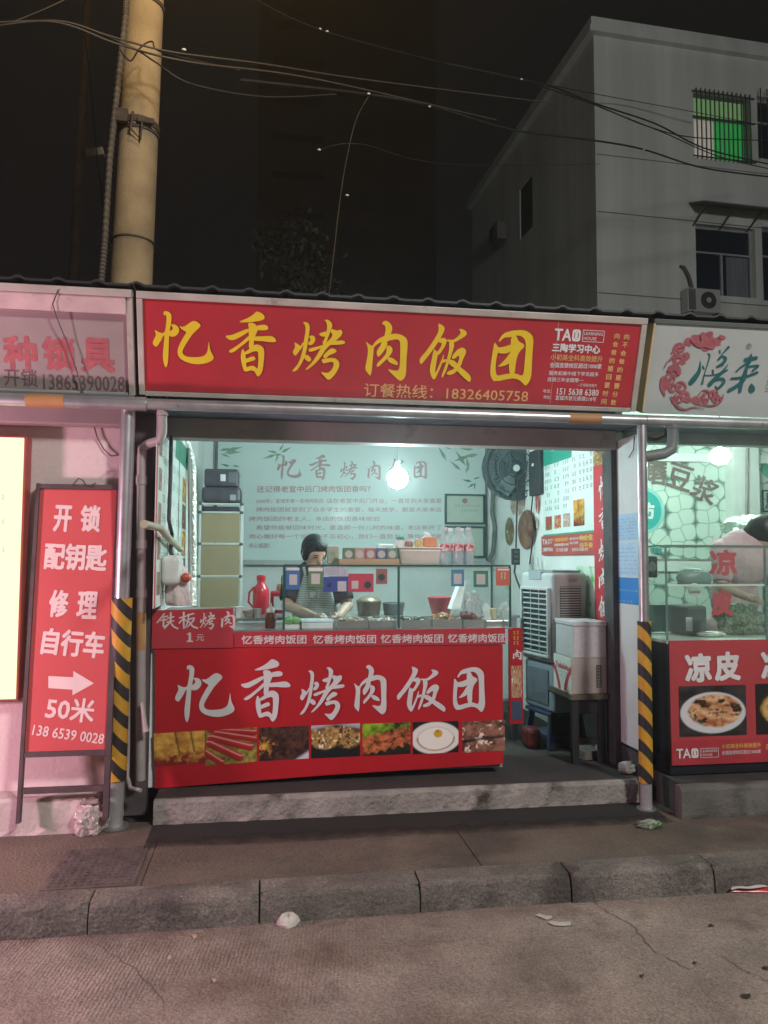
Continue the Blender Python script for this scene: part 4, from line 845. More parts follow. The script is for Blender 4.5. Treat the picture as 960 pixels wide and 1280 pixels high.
# dark tree over the roof in the middle
tr = thing('tree', 'dark leafy tree behind the middle stall roof, almost black at night', 'tree', (P(372, 300, Y=16).x, 16, 0))
tb = V((P(372, 300, Y=16).x, 16, 0))
MB().tube([tb, tb+V((.1, 0, 3)), tb+V((0, .1, 6))], [.2, .16, .08], 10).build('trunk', M('bark', (.06, .045, .035), .9, var=.3), tr, smooth=True)
lm = MB(); rng = random.Random(3)
for k in range(70):
    a = rng.uniform(0, 6.28); rr0 = rng.uniform(0, 1)**.5*1.15; zc = rng.uniform(3.9, 8.6); w_ = 1-.5*abs((zc-6)/3)
    cc = tb+V((rr0*w_*math.cos(a), rr0*w_*math.sin(a), zc))
    for j in range(42):
        p = cc+V((rng.gauss(0, .22), rng.gauss(0, .22), rng.gauss(0, .2))); d1 = V((rng.gauss(0, 1), rng.gauss(0, 1), rng.gauss(0, 1))).normalized()*.09; d2 = d1.cross(V((rng.gauss(0, 1), rng.gauss(0, 1), rng.gauss(0, 1)))).normalized()*.04
        lm.add([p-d1, p+d2, p+d1, p-d2], [(0, 1, 2, 3)])
lm.build('crown', M('leaf', (.028, .03, .012), .7, var=.5, scale=3), tr)

# ================================================================ left front: light box, standing sign, wrapped stone
FB = front(4.50)
lb = thing('light_box', 'glowing cream light box sign at the left edge of the photo', 'sign', (-1.8, 4.55, .8))
lx1 = P(28, 700, Y=4.50).x; lz1 = P(28, 545, Y=4.50).z; lz0 = P(24, 876, Y=4.50).z
MB().box(-2.6, lx1, 4.505, 4.61, lz0, lz1).build('casing', M('box_red', (.42, .06, .06), .5), lb, bevel=.004)
MB().box(-2.59, lx1-.012, 4.49, 4.504, lz0+.012, lz1-.012).build('glow_panel', M('glow_cream', (.06, .055, .04), .6, spec=.1, emit=(1.0, .86, .50), estr=1.45), lb)
ink = MB()
for y in (625, 655, 690): scribble(ink, front(4.489), *sorted((P(-12, y, Y=4.489).x, P(7, y, Y=4.489).x)), P(0, y, Y=4.489).z, .03, 3, lift=.001, fill=1)
ink.build('lettering', M('pink_print', (.75, .4, .4), .5), lb)

ss = thing('standing_sign', 'red upright locksmith sign board in a dark steel frame with an arrow and 50 metres', 'sign', (-1.05, 4.45, .2))
t_l, t_r, b_l, b_r = P(50, 612, Y=4.56), P(146, 611, Y=4.56), P(31, 944, Y=4.42), P(133, 951, Y=4.42)
sx0, sx1 = -1.258, -.845
SB = Fr((sx0, 4.42, .575), (1, 0, 0), (0, .14, 1.42)); sh_ = 1.427; sw_ = sx1-sx0
MB().fbox(SB, 0, sw_, 0, sh_, -.006, .006).build('panel', M('board_red', (.58, .085, .09), .5, var=.05, scale=2), ss)
irn = M('dark_iron', (.075, .05, .055), .6, var=.3, scale=10)
MB().fbox(SB, -.020, -.001, -.36, sh_+.03, -.02, .02).build('leg', irn, ss); MB().fbox(SB, sw_+.001, sw_+.030, -.36, sh_+.03, -.02, .02).build('leg', irn, ss)
MB().fbox(SB, 0, sw_, sh_+.001, sh_+.028, -.018, .018).build('frame_bar', irn, ss); MB().fbox(SB, 0, sw_, -.028, -.001, -.018, .018).build('frame_bar', irn, ss); MB().fbox(SB, 0, sw_, -.215, -.185, -.016, .016).build('frame_bar', irn, ss)
wire = [P(90, 607, Y=4.54), P(98, 598, Y=4.52), P(103, 600, Y=4.52), P(108, 607, Y=4.54), P(115, 606, Y=4.53), P(120, 604, Y=4.52)]
MB().tube(wire, .004, 6).build('hanging_wire', irn, ss, smooth=True)
wl = M('board_print', (.80, .62, .60), .5, var=.05, scale=10)
ink = MB()
for body, x0, y0, x1, y1, h, bo in [('开', 68, 648, 90, 649, 33, .03), ('锁', 101, 648, 126, 649, 33, .03), ('配钥匙', 56, 695, 134, 698, 33, .03), ('修', 62, 754, 86, 755, 34, .03), ('理', 97, 756, 122, 757, 34, .03), ('自行车', 53, 801, 131, 807, 33, .03), ('50米', 58, 884, 119, 889, 30, .025), ('138 6539 0028', 41, 912, 131, 924, 13, .02)]: ink = MB(); textpx(ink, SB, body, x0, y0, x1, y1, h, bo, lift=.008); ink.build('lettering', wl, ss)
ar = [SB.pix(*p) for p in [(61, 845), (92, 846.5), (92, 838.5), (118, 854), (91, 869), (91, 862), (61, 860)]]
MB().poly(SB, ar, .008).build('arrow', wl, ss)
FW_ = front(4.615)
setp(MB().tube([P(116, 528, Y=4.60), P(122, 548, Y=4.60), P(130, 562, Y=4.60), P(139, 570, Y=4.60), P(148, 569, Y=4.59)], .004, 6).build('loose_wire', irn, smooth=True), 'loose thin wire hanging on the left plaster wall above the standing sign', 'wire')
setp(MB().tube([SG.at(*SG.pix(75, 362), .035), SG.at(*SG.pix(68, 380), .035), SG.at(*SG.pix(72, 395), .03), SG.at(*SG.pix(85, 430), .012), SG.at(*SG.pix(97, 465), .012), SG.at(*SG.pix(105, 492), .012)], .0035, 6).build('loose_wire', irn, smooth=True), 'dark wire trailing down across the faded locksmith signboard', 'wire')
def lump(name, c, r, sc, m, label, cat, seed, n=22, amp=.25, freq=9, flat=True, parent=None, group=None):
    bm = bmesh.new(); bmesh.ops.create_icosphere(bm, subdivisions=4 if n > 16 else 3, radius=1)
    mb = MB()
    for v in bm.verts:
        d = v.co; k = 1+amp*(vnoise(d.x*freq/4+seed, d.y*freq/4+d.z*3.1, seed)+.5*vnoise(d.x*freq/1.5, d.z*freq/1.5+d.y*2.3+seed, seed+3)-.75)
        p = V((d.x*sc[0], d.y*sc[1], d.z*sc[2]))*r*k
        if flat and p.z < -sc[2]*r*.7: p.z = -sc[2]*r*.7
        mb.v.append(V(c)+p+V((0, 0, sc[2]*r*.7 if flat else 0)))
    mb.f = [tuple(v.index for v in f.verts) for f in bm.faces]; bm.free()
    o = mb.build(name, m, parent, smooth=False)
    return setp(o, label, cat, group) if label else o
lump('wrapped_stone', P(113, 1040, Z=.126)+V((0, -.02, 0)), .085, (1.0, .8, 1.15), M('plastic_wrap', (.50, .42, .40), .35, var=.25, scale=30), 'stone weight wrapped in crumpled white plastic at the foot of the standing sign', 'weight', 4, amp=.45, freq=14)
setp(MB().box(*(lambda a: (a.x-.045, a.x+.05, a.y-.05, a.y+.04, .285, .305))(P(112, 1040, Z=.126)+V((0, 0, 0)))).build('brick_scrap', M('scrap', (.30, .22, .21), .8, var=.3, scale=20), bevel=.006), 'small flat scrap lying on top of the plastic wrapped stone', 'scrap')
# patterned cover in the pavement
cvr = [P(52, 1060, Z=.13), P(178, 1052, Z=.13), P(165, 1106, Z=.13), P(25, 1116, Z=.13)]
cx0, cx1, cy0, cy1 = -.98, -.575, 3.72, 4.21
cm = M('cover_iron', (.11, .085, .08), .75, var=.35, scale=14, bump=.3, spots=[((.2, .16, .15), .6, 6, .15)])
pcv = thing('drain_cover', 'square patterned cover set in the pavement in front of the standing sign', 'cover', (-.78, 3.96, .124))
MB().box(cx0, cx1, cy0, cy1, .1245, .128).build('plate', cm, pcv)
tr_ = MB()
for i in range(11):
    for j in range(13):
        x = cx0+.03+(cx1-cx0-.06)*i/10; y = cy0+.03+(cy1-cy0-.06)*j/12; a = .011
        if (i+j) % 2: tr_.box(x-a, x+a, y-.004, y+.004, .1281, .1325)
        else: tr_.box(x-.004, x+.004, y-a, y+a, .1281, .1325)
setp(tr_.build('tread_pattern', cm, pcv), kind='stuff')

# ================================================================ the counter of the middle stall
FC = front(4.76)
ct = thing('serving_counter', 'red fronted food counter with white brush characters and seven food photos', 'counter', (.4, 4.95, .26))
cl_, cr_ = -.655, 1.505
zb = P(400, 787, Y=4.76).z; 
MB().box(cl_+.03, cr_-.01, 4.785, 5.33, .30, zb-.012).build('cabinet', M('cabinet_grey', (.25, .25, .25), .6), ct)
red2 = M('banner_red', (.41, .012, .02), .45, var=.12, scale=1.5, bump=.30, bscale=2.4, spec=.25, spots=[((.30, .01, .018), .58, 1.8, .3), ((.42, .06, .06), .72, 9, .1)])
# front banner: lower edge sags to the left as in the photo
u = lambda x, y: FC.pix(x, y)
q = [u(186.5, 811), u(635, 806), u(633, 954), u(410, 968), u(193, 985)]
nb = MB(); nb.poly(FC, [(cl_+.012, q[0][1]), (cr_-.015, q[1][1]), (cr_-.018, q[2][1]), (u(410, 968)), (cl_+.03, q[4][1])][::-1], 0, .012); nb.build('front_banner', red2, ct)
MB().poly(FC, [(u(293, 790)[0], q[0][1]+.003), (u(293, 790)), (cr_, zb), (cr_, q[1][1]+.006), ][::-1], 0.0, .018).build('top_banner', M('banner_red_top', (.40, .022, .035), .45, var=.06, scale=2), ct)
MB().poly(FC, [(cl_-.005, q[0][1]+.002), (cl_-.005, u(186, 763)[1]), (u(291.5, 760)), (u(292, 811)[0], q[0][1]+.002)][::-1], 0.001, .020).build('price_board', M('price_red', (.42, .03, .045), .45, var=.06, scale=2), ct)
MB().box(cl_+.03, u(291, 790)[0], 4.79, 5.25, zb-.011, u(250, 764)[1]-.004).build('side_cabinet', M('cabinet_grey', (.25, .25, .25), .6), ct)
FCl = front(4.748)
brushline(FCl, M('banner_white', (.60, .60, .60), .5, var=.04, scale=6), ct, [(219, 831, 293.5, 902), (301, 824, 363, 902), (375, 834, 430.5, 900), (442.5, 831, 483, 893), (496, 833, 556.5, 890), (566, 834, 606, 890)])
ink = MB()
FCt = front(4.742)
for x0, x1, y in ((302, 383, 799.5), (391, 470, 799), (476, 554, 798.3), (560, 633, 797.6)): ink = MB(); textpx(ink, FCt, '忆香烤肉饭团', x0, y+.3, x1, y-.3, 11, .022, lift=.001); ink.build('banner_lettering', M('banner_white', (.6, .6, .6), .5), ct)
FCp = front(4.739)
ink = MB()
def S7(X, Y, w): a = FCp.pix(186+X/8, 755+Y/8); return (a[0], a[1], w/8*.0045)
for i, s in enumerate([[(155,98,14),(125,135,14),(85,185,16)], [(140,132,16),(190,120,14)], [(118,165,14),(180,155,14)], [(150,150,18),(148,228,16),(180,205,8)], [(190,142,14),(250,128,16)], [(183,182,14),(248,168,14)], [(220,90,20),(215,170,18),(158,245,12)], [(215,178,12),(245,222,18),(290,245,16)],
    [(308,138,14),(378,120,14)], [(350,85,20),(350,242,16)], [(345,142,14),(305,190,14)], [(358,150,12),(380,172,14)], [(385,112,14),(450,95,16)], [(398,105,18),(390,180,16),(362,240,10)], [(405,152,14),(455,142,16),(430,185,16),(382,232,10)], [(400,172,12),(440,222,20),(487,240,18)]]): brush(ink, FCp, [S7(*p) for p in s], .001+i*.0002, 5)
ink.build('price_lettering', M('price_white', (.62, .55, .55), .5), ct)
brushline2 = []
for key, bx in zip(('kao', 'rou'), ((250, 765, 269.5, 787), (276, 764, 294, 786))):
    allp = [p for s in BRO[key] for p in s]; a0 = min(p[0] for p in allp); a1 = max(p[0] for p in allp); e0 = min(p[1] for p in allp); e1 = max(p[1] for p in allp)
    (u0, v1), (u1, v0) = FCp.pix(bx[0], bx[1]), FCp.pix(bx[2], bx[3]); mb = MB()
    for i, pl in enumerate(BRO[key]): mb.poly(FCp, [(u0+(p[0]-a0)/(a1-a0)*(u1-u0), v1-(p[1]-e0)/(e1-e0)*(v1-v0)) for p in pl], .001+i*.0003)
    mb.build('brush_character', M('price_white', (.62, .55, .55), .5), ct)
ink = MB(); ink.poly(FCp, [FCp.pix(*p) for p in ((233, 802.5), (241.5, 802.5), (241.5, 801), (238.8, 800.8), (238.8, 790.5), (237.5, 790.5), (233.5, 792.3), (233.5, 793.6), (235.8, 793.2), (235.8, 800.8), (233, 801))], .001); ink.build('price_lettering', M('price_white', (.62, .55, .55), .5), ct); ink = MB(); textpx(ink, FCp, '元', 245.5, 797, 255, 797, 8, .004, lift=.001); ink.build('price_lettering', M('price_white', (.62, .55, .55), .5), ct)
for pnt, (tl, tr, br, bl) in [(pnt_fried, ((192, 917), (256, 913), (256, 953), (193, 958))), (pnt_sausage, ((257, 913), (321, 909), (321, 952), (257, 957))), (pnt_roll, ((324, 909.5), (386, 907), (386, 948), (324, 951.5))), (pnt_cutroll, ((389, 907), (450, 904), (450, 945), (389, 948))), (pnt_skewer, ((453, 905), (513, 902.5), (513, 942), (453, 945))), (pnt_egg, ((516, 902.5), (573, 901), (573, 940), (516, 943))), (pnt_meat, ((578, 902), (631, 899.7), (631, 938.2), (578, 941)))]:
    picture('food_photo', FCl, 0, 0, 0, 0, pnt, ct, corner=[FCl.pix(*p) for p in (tl, tr, br, bl)], nx=64, ny=44, lift=.002)
# glass case on the counter
gl = Mglass('counter_glass', (.95, .985, .975), film=.03); edge = M('glass_edge', (.03, .09, .085), .25, var=.1)
gc = thing('glass_case', 'clear glass sneeze guard standing on the red counter', 'glass case', (.8, 4.95, zb))
gx0, gx1 = P(355, 740, Y=4.79).x, P(637, 740, Y=4.79).x; gz1 = P(497, 706.5, Y=4.79).z
MB().box(gx0, gx1, 4.787, 4.793, zb, gz1-.008).build('front_pane', gl, gc)
MB().box(gx0, gx1, 4.786, 5.16, gz1-.007, gz1+.001).build('top_pane', gl, gc)
for x in (gx0, gx1): MB().box(x-.003, x+.003, 4.795, 5.15, zb, gz1-.008).build('side_pane', gl, gc)
xm = P(498, 740, Y=4.79).x
for x in (gx0, xm, gx1): MB().box(x-.007, x+.007, 4.779, 4.786, zb, gz1-.008).build('edge_strip', edge, gc)
MB().box(gx0-.004, gx1+.004, 4.778, 4.7855, gz1-.0075, gz1+.003).build('edge_strip', edge, gc)
for x in (gx0+.01, gx1-.01): MB().box(x-.006, x+.006, 5.15, 5.162, zb, gz1-.008).build('corner_strip', edge, gc)

# payment cards stuck on the glass: the coloured cards, their machine codes left blank
CGp = 'payment cards stuck on the glass'
FG = front(4.776)
wc = M('card_white', (.66, .68, .66), .5, var=.03)
def card(x0, y0, x1, y1, col, label, inner=None, cap=None, disc=None, extra=None):
    a = FG.pix(x0, y1); b = FG.pix(x1, y0); m = M('card_%d_%d_%d' % tuple(int(c*100) for c in col), col, .45, var=.05)
    t = thing('payment_card', label, 'card', tuple(FG.at((a[0]+b[0])/2, a[1], 0)), 0, CGp)
    MB().fbox(FG, a[0], b[0], a[1], b[1], 0, .0015).build('sheet', m, t)
    def patch(r, mm, nm, l): p, q = FG.pix(r[0], r[3]), FG.pix(r[2], r[1]); MB().fbox(FG, p[0], q[0], p[1], q[1], .0016, l).build(nm, mm, t)
    if inner: patch(inner, M('code_blank', (.50, .50, .49), .5), 'blank_panel', .0022)
    if cap: patch(cap, wc, 'header', .0022)
    if disc:
        c = FG.pix(disc[0], disc[1]); r = disc[2]*.0047; MB().lathe([(0, 0), (r, 0), (r, .001), (0, .001)], FG.at(c[0], c[1], .0018), 18, FG.n).build('disc', M('disc_dark', (.03, .06, .06), .4), t)
    return t
card(357, 709, 375, 737, (.05, .16, .40), 'blue payment card at the left end of the glass, white strip on top', inner=(361.5, 718, 371.5, 731), cap=(358, 709.5, 374, 713))
card(385, 709, 404, 734, (.10, .22, .10), 'small green payment card in front of the woman', inner=(389, 717, 400, 730), cap=(385.5, 709.5, 403.5, 714))
card(404, 721, 435, 740, (.04, .07, .30), 'wide dark blue payment card to the right of the green one', inner=(422, 726.5, 433, 739), disc=(411.5, 731.5, 3.2))
card(435.5, 717, 467, 740, (.48, .05, .09), 'wide crimson payment card with a dark round badge', inner=(439.5, 726, 448, 736), disc=(459.5, 731, 4.8))
card(470, 711, 484, 730, (.30, .11, .10), 'small brownish red card with a round badge above the steaming pan', disc=(476.8, 721.5, 4.6))
card(564, 712, 580, 733, (.06, .22, .36), 'blue framed payment card above the red basin', inner=(567, 717, 577, 730))
card(592, 713.5, 610, 734, (.03, .20, .12), 'green framed payment card between the blue and the orange ones', inner=(595.5, 717.5, 606.5, 730.5))
oc = card(620, 710, 637, 732, (.52, .13, .07), 'orange red card with white print at the right end of the glass', cap=(622, 711, 636, 713))
ink = MB(); pa = FG.pix(625, 724); pb_ = FG.pix(633, 724); scribble(ink, FG, pa[0], pb_[0], pa[1], .02, 2, lift=.003, fill=1); scribble(ink, FG, pa[0], pb_[0], pa[1]+.024, .02, 2, lift=.003, fill=1); ink.build('lettering', M('card_white', (.66, .68, .66), .5), oc)
t = card(404.5, 708.5, 435, 720.5, (.42, .46, .52), 'pale grey printed leaflet above the dark blue card'); ink = MB(); a = FG.pix(407, 718); b = FG.pix(432, 718)
for k in range(3): scribble(ink, FG, a[0], b[0], a[1]+k*.017, .011, 9, lift=.002, fill=.7)
ink.build('lettering', M('grey_ink', (.22, .24, .3), .5), t)

# on top of the glass
zt = gz1+.001
tb_ = thing('carton_tray', 'long brown carton tray holding a row of five coloured packets on the glass top', 'tray', (.75, 4.93, zt))
xa, xb = P(424, 700, Y=4.86).x, P(499, 700, Y=4.86).x
MB().box(xa, xb, 4.855, 4.858, zt, zt+.038).build('front_side', M('card_tan', (.46, .33, .20), .7, var=.06), tb_); MB().box(xa, xb, 5.02, 5.023, zt, zt+.038).build('rear_side', M('card_tan', (.46, .33, .20), .7), tb_); MB().box(xa, xb, 4.8585, 5.0195, zt, zt+.003).build('base', M('card_tan', (.46, .33, .20), .7), tb_)
GP = 'tea packets in the carton tray'
for k, (n_, c_) in enumerate([('dark green', (.10, .22, .13)), ('tan', (.44, .30, .24)), ('pink', (.42, .16, .17)), ('blue', (.10, .14, .26)), ('olive green', (.13, .24, .14))]):
    x0 = xa+.028+k*(xb-xa-.035)/5; x1 = x0+(xb-xa-.035)/5-.004
    pk = thing('packet', n_+' packet with an oval badge in the carton tray on the glass', 'packet', ((x0+x1)/2, 4.9, zt+.003), 0, GP)
    MB().box(x0, x1, 4.865, 4.94, zt+.0035, zt+.108).build('box', M('packet_'+n_.replace(' ', '_'), c_, .45, var=.1, scale=20), pk, bevel=.002)
    MB().lathe([(0, 0), (.024, 0), (.024, .0015), (0, .0015)], ((x0+x1)/2, 4.8645, zt+.068), 18, (0, -1, 0)).build('badge', M('badge_pale', (.5, .5, .45), .5), pk)
xa2, xb2 = P(498, 690, Y=4.88).x, P(553, 690, Y=4.88).x; ztb = P(520, 686, Y=4.88).z
bn = thing('storage_bin', 'translucent white plastic bin on the glass top with jars standing on its lid', 'bin', ((xa2+xb2)/2, 4.96, zt))
tbm = M('bin_plastic', (.62, .58, .50), .35, var=.08, scale=6)
dx = .02
MB().hexa([(xa2+dx, 4.90, zt), (xb2-dx, 4.90, zt), (xb2-dx, 5.06, zt), (xa2+dx, 5.06, zt), (xa2, 4.88, ztb), (xb2, 4.88, ztb), (xb2, 5.08, ztb), (xa2, 5.08, ztb)]).build('body', tbm, bn, bevel=.012)
MB().box(xa2-.006, xb2+.006, 4.873, 5.086, ztb+.001, ztb+.012).build('lid', M('bin_lid', (.70, .68, .62), .35), bn, bevel=.004)
zj = ztb+.0125
def jar(px, w, h, lh, colb, colc, label, bodyname='jar', wide=1.0):
    x = P(px, 690, Y=4.93).x; r = w/2; t = thing(bodyname, label, 'jar', (x, 4.93, zj))
    MB().lathe([(r*.92, 0), (r, .006), (r, h*.8), (r*.8, h), (0, h)], (x, 4.93, zj), 16).build('body', M('jar_'+label[:14].replace(' ', '_'), colb, .3, var=.1, scale=20), t, smooth=True)
    MB().lathe([(r*.85, 0), (r*.88, .004), (r*.86, lh), (0, lh)], (x, 4.93, zj+h+.0005), 16).build('lid', M('lid_'+label[:14].replace(' ', '_'), colc, .4), t, smooth=True)
jar(500, .06, .045, .02, (.72, .74, .72), (.05, .38, .20), 'white plastic jar with green cap on the storage bin')
jar(511, .055, .035, .02, (.32, .16, .13), (.68, .68, .66), 'brown sauce jar with white cap between the green capped and orange ones')
jar(523, .055, .042, .012, (.62, .50, .18), (.7, .7, .66), 'yellow seasoning jar with a pale spout on the storage bin')
ox0, ox1 = P(529, 680, Y=4.93).x, P(545, 680, Y=4.93).x
og = thing('paper_packet', 'bright orange pack of paper with a folded top on the storage bin', 'packet', ((ox0+ox1)/2, 4.93, zj))
MB().box(ox0, ox1, 4.90, 4.96, zj, zj+.065).build('pack', M('orange_pack', (.70, .28, .12), .5, var=.1, scale=15), og, bevel=.006)
MB().hexa([(ox0+.01, 4.915, zj+.0655), (ox1-.03, 4.915, zj+.0655), (ox1-.03, 4.945, zj+.0655), (ox0+.01, 4.945, zj+.0655), (ox0, 4.92, zj+.095), (ox1-.045, 4.925, zj+.085), (ox1-.04, 4.94, zj+.09), (ox0+.02, 4.94, zj+.1)]).build('tissue', M('tissue', (.75, .75, .74), .8), og)
# water bottles
GBt = 'water bottles standing on the glass top'
wat = Mcloudy('bottle_plastic', (.70, .76, .76), .30); capm = M('bottle_cap', (.72, .74, .74), .4)
def bottle(px, Y, label):
    x = P(px, 700, Y=Y).x; t = thing('water_bottle', label, 'bottle', (x, Y, zt), 0, GBt); r = .034
    MB().lathe([(r*.9, 0), (r, .008), (r, .10), (r*.94, .115), (r, .13), (r, .165), (r*.7, .195), (.014, .212), (.014, .225), (0, .225)], (x, Y, zt), 18).build('body', wat, t, smooth=True)
    MB().lathe([(.016, 0), (.017, .003), (.016, .02), (0, .02)], (x, Y, zt+.2255), 14).build('cap', capm, t, smooth=True)
    MB().lathe([(r+.0008, 0), (r+.0008, .045), (r+.0006, .046)], (x, Y, zt+.092), 18).build('label_band', M('bottle_label', (.74, .66, .66), .4, var=.05, spots=[((.55, .05, .07), .5, 28, .04)]), t, smooth=True)
    MB().lathe([(r*.88, 0), (r*.96, .008), (r*.96, .085), (0, .086)], (x, Y, zt+.002), 18).build('water', Mcloudy('water_body', (.62, .72, .75), .45), t, smooth=True)
bottle(556, 4.90, 'water bottle with red printed band at the left end of the bottle row')
bottle(573, 4.89, 'water bottle with red printed band in the middle of the front row')
bottle(586, 4.90, 'water bottle with red printed band at the right end of the front row')
bottle(563, 5.00, 'water bottle in the rear row seen between the left and middle bottles')
bottle(577, 5.01, 'water bottle in the rear row seen between the middle and right bottles')
setp(MB().box(P(405, 690, Y=5.05).x+.02, P(405, 690, Y=5.05).x+.10, 5.03, 5.08, zt, zt+.125).build('labelled_pouch', M('pouch', (.42, .42, .34), .5, var=.3, scale=18), bevel=.01), 'greenish printed pouch behind the left end of the packet tray', 'pouch')
setp(MB().box(P(472, 683, Y=5.07).x, P(492, 683, Y=5.07).x, 5.05, 5.1, zt, zt+.135).build('carton', M('pale_carton', (.58, .66, .62), .5, var=.15, scale=25), bevel=.003), 'small pale green carton standing behind the tea packets', 'carton')

# inside the case: food trays, pan, basin, boards
ss_ = M('stainless', (.52, .54, .54), .28, metal=.85, var=.1)
zc = zb-.012
cgt = thing('worktop', 'steel worktop behind the glass guard', 'worktop', (.8, 5.2, zb-.03)); MB().box(gx0-.5, gx1+.02, 4.80, 5.38, zb-.012, zb-.004).build('top', ss_, cgt)
GTr = 'steel food trays behind the glass'
def foodlumps(mb, x0, x1, y0, y1, z, r, n, seed):
    rg = random.Random(seed)
    for _ in range(n): mb.ball((rg.uniform(x0, x1), rg.uniform(y0, y1), z+rg.uniform(-.2, .6)*r), r*rg.uniform(.6, 1.2), (1, rg.uniform(.6, 1), rg.uniform(.4, .8)), 6, jit=.15, rot=Matrix.Rotation(rg.uniform(0, 6), 3, 'Z'))
for i, (x0, x1, col, col2, lab, hh) in enumerate([(420, 458, (.30, .20, .13), .3, 'brown stir fried filling', .02), (460, 494, (.38, .35, .27), .3, 'pale shredded filling', .02), (500, 535, (.07, .075, .05), .5, 'dark greens', .025), (538, 574, (.34, .20, .08), .5, 'golden fried pieces piled high', .04), (576, 601, (.15, .035, .03), .4, 'dark red sausages', .05)]):
    xa, xb = P(x0, 780, Y=4.9).x, P(x1, 780, Y=4.9).x
    t = thing('food_tray', 'steel tray behind the glass filled with '+lab, 'tray', ((xa+xb)/2, 4.92, zb), 0, GTr); mb = MB()
    mb.box(xa, xb, 4.83, 4.834, zb-.002, zb+.046); mb.box(xa, xb, 5.02, 5.024, zb-.002, zb+.046); mb.box(xa, xa+.004, 4.8345, 5.0195, zb-.002, zb+.046); mb.box(xb-.004, xb, 4.8345, 5.0195, zb-.002, zb+.046); mb.box(xa+.004, xb-.004, 4.8345, 5.0195, zb-.002, zb+.002)
    mb.build('tray', ss_, t); mb = MB(); foodlumps(mb, xa+.02, xb-.02, 4.85, 5.0, zb+.034, .022, 46, i+2)
    if hh > .03: foodlumps(mb, xa+.02, xb-.05, 4.87, 4.97, zb+.034+hh*.6, .024, 26, i+9)
    setp(mb.build('food', M('food_'+lab.split()[0]+str(i), col, .45, var=col2, scale=40), t, smooth=True), kind='stuff')
# sauces at the right end
xs = P(618, 775, Y=4.92).x
sa_ = thing('condiment_tray', 'steel tray with paper napkin and spoons at the right end of the case', 'tray', (xs, 4.92, zb))
MB().box(xs-.075, xs+.075, 4.85, 5.0, zb-.002, zb+.04).build('tray', ss_, sa_, bevel=.004)
jr = thing('sauce_cup', 'small cream coloured cup beside the napkin behind the glass', 'cup', (xs, 4.93, zb+.04)); MB().lathe([(.018, 0), (.022, .07), (.019, .072), (0, .06)], (xs-.005, 4.92, zb+.041), 16).build('cup', M('cream_cup', (.62, .58, .34), .4), jr, smooth=True)
nk = MB(); nk.add([(xs-.07, 4.92, zb+.041), (xs-.02, 4.915, zb+.041), (xs-.03, 4.935, zb+.13), (xs-.06, 4.935, zb+.155), (xs-.075, 4.93, zb+.12), (xs-.03, 4.95, zb+.05)], [(0, 1, 2, 3, 4), (1, 5, 2)])
setp(nk.build('napkin', M('napkin', (.70, .76, .76), .8)), 'folded white paper napkin standing behind the glass at the right', 'napkin')
bag = MB(); xg = P(635, 770, Y=4.95).x
lump('plastic_bag', (xg-.02, 4.95, zb+.041), .045, (.8, .6, 1.4), M('clear_bag', (.60, .68, .66), .25), 'crumpled clear plastic bag in the right corner of the glass case', 'bag', 8, amp=.4, freq=12)
# wider things behind: steaming pan, pots, basin, cutting board, white chute
def pan(px, py, Y, r, h, col, label, lid=None):
    c = P(px, py, Y=Y); t = thing('pan', label, 'pan', tuple(c))
    MB().lathe([(r*.85, 0), (r, h), (r*1.05, h+.004), (r*.98, h+.006), (r*.84, .01), (0, .01)], c, 22).build('bowl', M('pan_'+label[:8].replace(' ', '_'), col, .35, metal=.4, var=.15), t, smooth=True)
    if lid: MB().lathe([(r*1.0, 0), (r*.98, .006), (r*.5, .035), (.02, .045), (0, .045)], c+V((0, 0, h+.0065)), 22).build('lid', M('lidmetal', lid, .35, metal=.5), t, smooth=True)
    return t
bt = thing('work_table', 'rear steel work table behind the woman and the trays', 'table', (.9, 5.9, .26))
MB().box(.0, 1.9, 5.62, 6.2, 1.17, 1.19).build('top', ss_, bt)
for x, y in ((.04, 5.66), (1.86, 5.66), (.04, 6.16), (1.86, 6.16)): MB().box(x-.02, x+.02, y-.02, y+.02, .263, 1.17).build('leg', ss_, bt)
MB().box(.02, 1.88, 5.64, 6.18, .55, .57).build('shelf', ss_, bt)
def on(px, Y): return V((P(px, 760, Y=Y).x, Y, 1.1905))
def pan_at(px, Y, r, h, col, label, lid=None):
    c = on(px, Y); t = thing('pan', label, 'pan', tuple(c))
    MB().lathe([(r*.85, 0), (r, h), (r*1.05, h+.004), (r*.98, h+.006), (r*.84, .01), (0, .01)], c, 22).build('bowl', M('pan_'+label[:10].replace(' ', '_'), col, .35, metal=.4, var=.15), t, smooth=True)
    if lid: MB().lathe([(r*1.0, 0), (r*.98, .006), (r*.6, .03), (.02, .04), (0, .04)], c+V((0, 0, h+.0065)), 22).build('lid', M('lidmetal', lid, .35, metal=.5), t, smooth=True)
pan_at(461, 5.75, .095, .10, (.20, .17, .12), 'wooden rice tub with a flat lid on the rear table', (.25, .21, .15))
pan_at(492, 5.78, .085, .085, (.14, .16, .15), 'dark grey pot beside the wooden rice tub')
rbm = M('red_plastic', (.45, .05, .07), .35, var=.06)
rbs = thing('basin', 'red plastic basin on the rear table behind the trays', 'basin', tuple(on(551, 5.7)))
c = on(551, 5.7); MB().lathe([(.065, 0), (.10, .13), (.108, .132), (.106, .137), (.096, .132), (.062, .008), (0, .008)], c, 26).build('bowl', rbm, rbs, smooth=True)
wcq = MB(); a0 = P(563, 762, Y=5.25); a1 = P(576, 762, Y=5.25); a2 = P(583, 727, Y=5.3); a3 = P(577, 724, Y=5.3)
for yy in (0, .1): wcq.v += [p+V((0, yy, 0)) for p in (a0, a1, a2, a3)]
